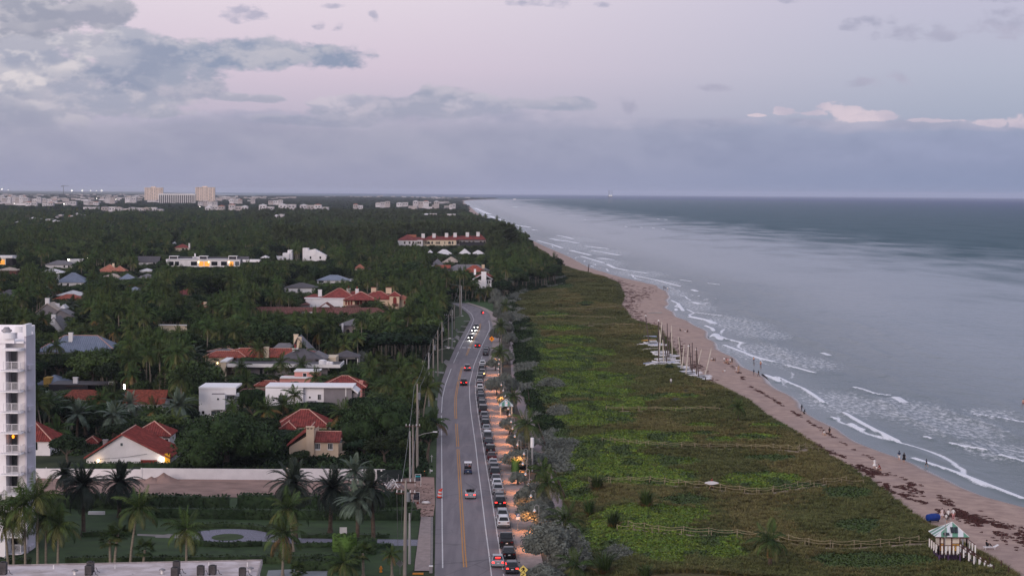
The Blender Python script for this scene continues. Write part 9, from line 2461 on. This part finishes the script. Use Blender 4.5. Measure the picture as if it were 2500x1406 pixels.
def people():
 P=person
 P(2135,1143,'stand','white','white','person in a long white dress standing by a seated child',dress='white',rz=.4);P(2140,1146,'sit','white','pale','small child in white sitting beside the long white dress',s=.75,rz=-.8);P(2150,1147,'kneel','red','brown','person in dull red kneeling on the sand right of the white dress',rz=1.2)
 P(2195,1123,'walk','navy','white','person in navy top and white shorts walking by the wet sand',rz=-.3);P(2207,1128,'stand','black','black','person in a long black dress beside the navy top',dress='black',rz=-.5);P(2262,1140,'walk','navy','black','lone child wading in the wet sand right of the black dress',s=.85,rz=.6)
 P(2300,1264,'walk','pale','pale','child in a pale frock walking above the lifeguard tower',s=.85,dress='pale',rz=2.8);P(2310,1275,'stand','white','grey','small dark haired child close behind the tower mast',s=.75,rz=.3);P(2315,1271,'stand','white','black','person in white top and black trousers above the lifeguard tower',leg='black',rz=.2);P(2327,1269,'stand','white','pink','person in white top and pink trousers above the tower roof',leg='pink',rz=-.3)
 c=at(2418,1339);z=sand_z(c.x,c.y)
 t=thing('sun_lounger','white sun lounger on the sand right of the lifeguard tower','sun lounger',(c.x,c.y,z),RAD(-80));b=MB();b.box(-.32,.32,-.95,.6,.3,.36);b.build('bed',M_trim,t);b=MB();b.add([(-.32,.6,.34),(.32,.6,.34),(.32,1.1,.62),(-.32,1.1,.62)],[(0,1,2,3)]);b.build('backrest',M_trim,t)
 for sx in(-.28,.28):
  for sy in(-.8,.5):b=MB();b.box(sx-.03,sx+.03,sy-.03,sy+.03,0,.3);b.build('leg',M_trim,t)
 P(2411,1338,'sit','black','black','dark clothed person sitting on the white sun lounger',leg='black',rz=-1.4,z=z+.34,base=Vector((c.x-.5,c.y,z)))
 P(2015,1062,'kneel','white','tan','person in white crouching on the sand before the standing dark one',rz=1.5);P(2025,1064,'stand','black','brown','dark person standing alone with the crouching one in white',leg='brown',rz=.2)
 P(1957,1006,'walk','black','black','left dark person of the pair stepping by the wet sand',leg='black',rz=-.9);P(1962,1010,'kneel','black','black','right dark person of the pair bending to the sand',leg='black',rz=-1.0)
 P(1840,916,'stand','navy','grey','left dark bather at the water edge below the boats',s=.9,leg='navy');P(1852,920,'walk','black','black','right dark bather stepping at the water edge below the boats',leg='black',rz=.5);P(1840,887,'stand','skin','navy','bather standing in the shallow wash, left',z=SEA_Z-.2);P(1857,897,'stand','skin','red','bather in the shallow wash, right',z=SEA_Z-.3)
 for i,(x,y,tp,bt,lb)in enumerate([(1768,886,'white','grey','leftmost of the standing group on the open beach'),(1773,888,'red','tan','second from left in the standing group on the open beach'),(1777,888,'pink','tan','third from left in the standing group on the open beach'),(1783,889,'white','black','fourth from left in the standing group on the open beach'),(1787,888,'black','black','rightmost of the standing group on the open beach')]):P(x,y,('stand','walk')[i%2],tp,bt,'person in %s, %s'%(tp,lb),rz=i)
 P(1770,908,'sit','white','white','person in white sitting alone below the standing group',rz=1.0);P(1798,909,'walk','pale','white','person in pale clothes right of the lone sitter',rz=.5);P(1803,907,'stand','tan','tan','tanned person close behind the pale clothed one',leg='skin',rz=.2)
 for i,(x,y,c_)in enumerate([(1738,880,'white'),(1742,881,'black'),(1746,881,'grey')]):P(x,y,'sit',c_,'black','person in %s sitting in the row of three nearest the boats'%c_,rz=1.2*i)
 P(1660,808,'sit','black','black','dark person sitting on the beach behind the masts',rz=-1);P(1673,811,'sit','white','white','person in white sitting right behind the masts',s=.9);P(1679,811,'sit','brown','black','brown clad person sitting next to the white one behind the masts',rz=.6)
 P(1621,707,'stand','black','black','dark person at the left of the far three by the water',leg='black',s=1.1);P(1625,708,'walk','navy','grey','middle person of the far three by the water',s=.9);P(1630,709,'stand','white','tan','person in white at the right of the far three by the water')
 q=on_dune(1638,940);P(0,0,'stand','white','grey','person in white walking in the dune grass left of the near boats',base=q,rz=.4)
 for i,(x,y,c_)in enumerate([(1716,937,'brown'),(1722,938,'black'),(1731,937,'tan')]):P(x,y,('kneel','stand','sit')[i],c_,'brown','person in %s beside the lowest near boats'%c_,rz=i)
 P(2497,1033,'stand','skin','red','swimmer up to the waist at the right picture edge',z=SEA_Z-.75)
 q=on_dune(1737,1192);q2=q+Vector((0,-.3,.35));o=P(0,0,'walk','red','brown','person carrying a white surfboard along the rope walk',base=q,rz=-1.5,group='people on the dune')
 b=MB();V=[]
 for i in range(9):t=i/8;w=.27*sin(pi*min(1,t*.92+.06))+.01;V+=[(-1.1+2.2*t,-.03,-w),(-1.1+2.2*t,.03,-w),(-1.1+2.2*t,.03,w),(-1.1+2.2*t,-.03,w)]
 b.add(V,[f for i in range(8)for f in((4*i,4*i+4,4*i+5,4*i+1),(4*i+3,4*i+2,4*i+6,4*i+7),(4*i,4*i+3,4*i+7,4*i+4),(4*i+1,4*i+5,4*i+6,4*i+2))]);tag(b.build('surfboard',M_hull,None,(q.x,q.y-.35,q.z+.95)),'white surfboard carried along the rope walk','surfboard')
 for dx,c_,lb in((-.28,'navy','driver sitting at the left of the golf cart'),(.28,'red','rider in red sitting at the right of the golf cart')):
  g=GOLF.location;P(0,0,'sit',c_,'black',lb,base=Vector((g.x+dx,g.y-.25,ROAD_Z+.72)),group='golf cart riders',s=.95)
  # rider with a red lamp at the bend
 g=at(1177,767);t=thing('scooter','small scooter with a red tail lamp at the road bend','scooter',(g.x,g.y,ROAD_Z),.6)
 for yy_ in(-.6,.6):b=MB();b.tube([(-.06,yy_,.25),(.06,yy_,.25)],.25,12);b.build('wheel',M_tyre,t)
 b=MB();b.box(-.14,.14,-.7,.1,.35,.75);b.box(-.1,.1,.1,.6,.25,.38);b.box(-.05,.05,.5,.62,.3,1.05);b.box(-.32,.32,.5,.56,1.0,1.06);b.build('frame',PAINT['dark_red'],t);b=MB();b.tube([(0,-.72,.55),(0,-.78,.55)],.22,10);b.build('tail_lamp',M_tailon,t)
 P(0,0,'sit','black','black','dark rider sitting on the scooter at the road bend',base=Vector((g.x,g.y-.2,ROAD_Z+.66)),rz=.6,leg='black',group='road riders')
people()
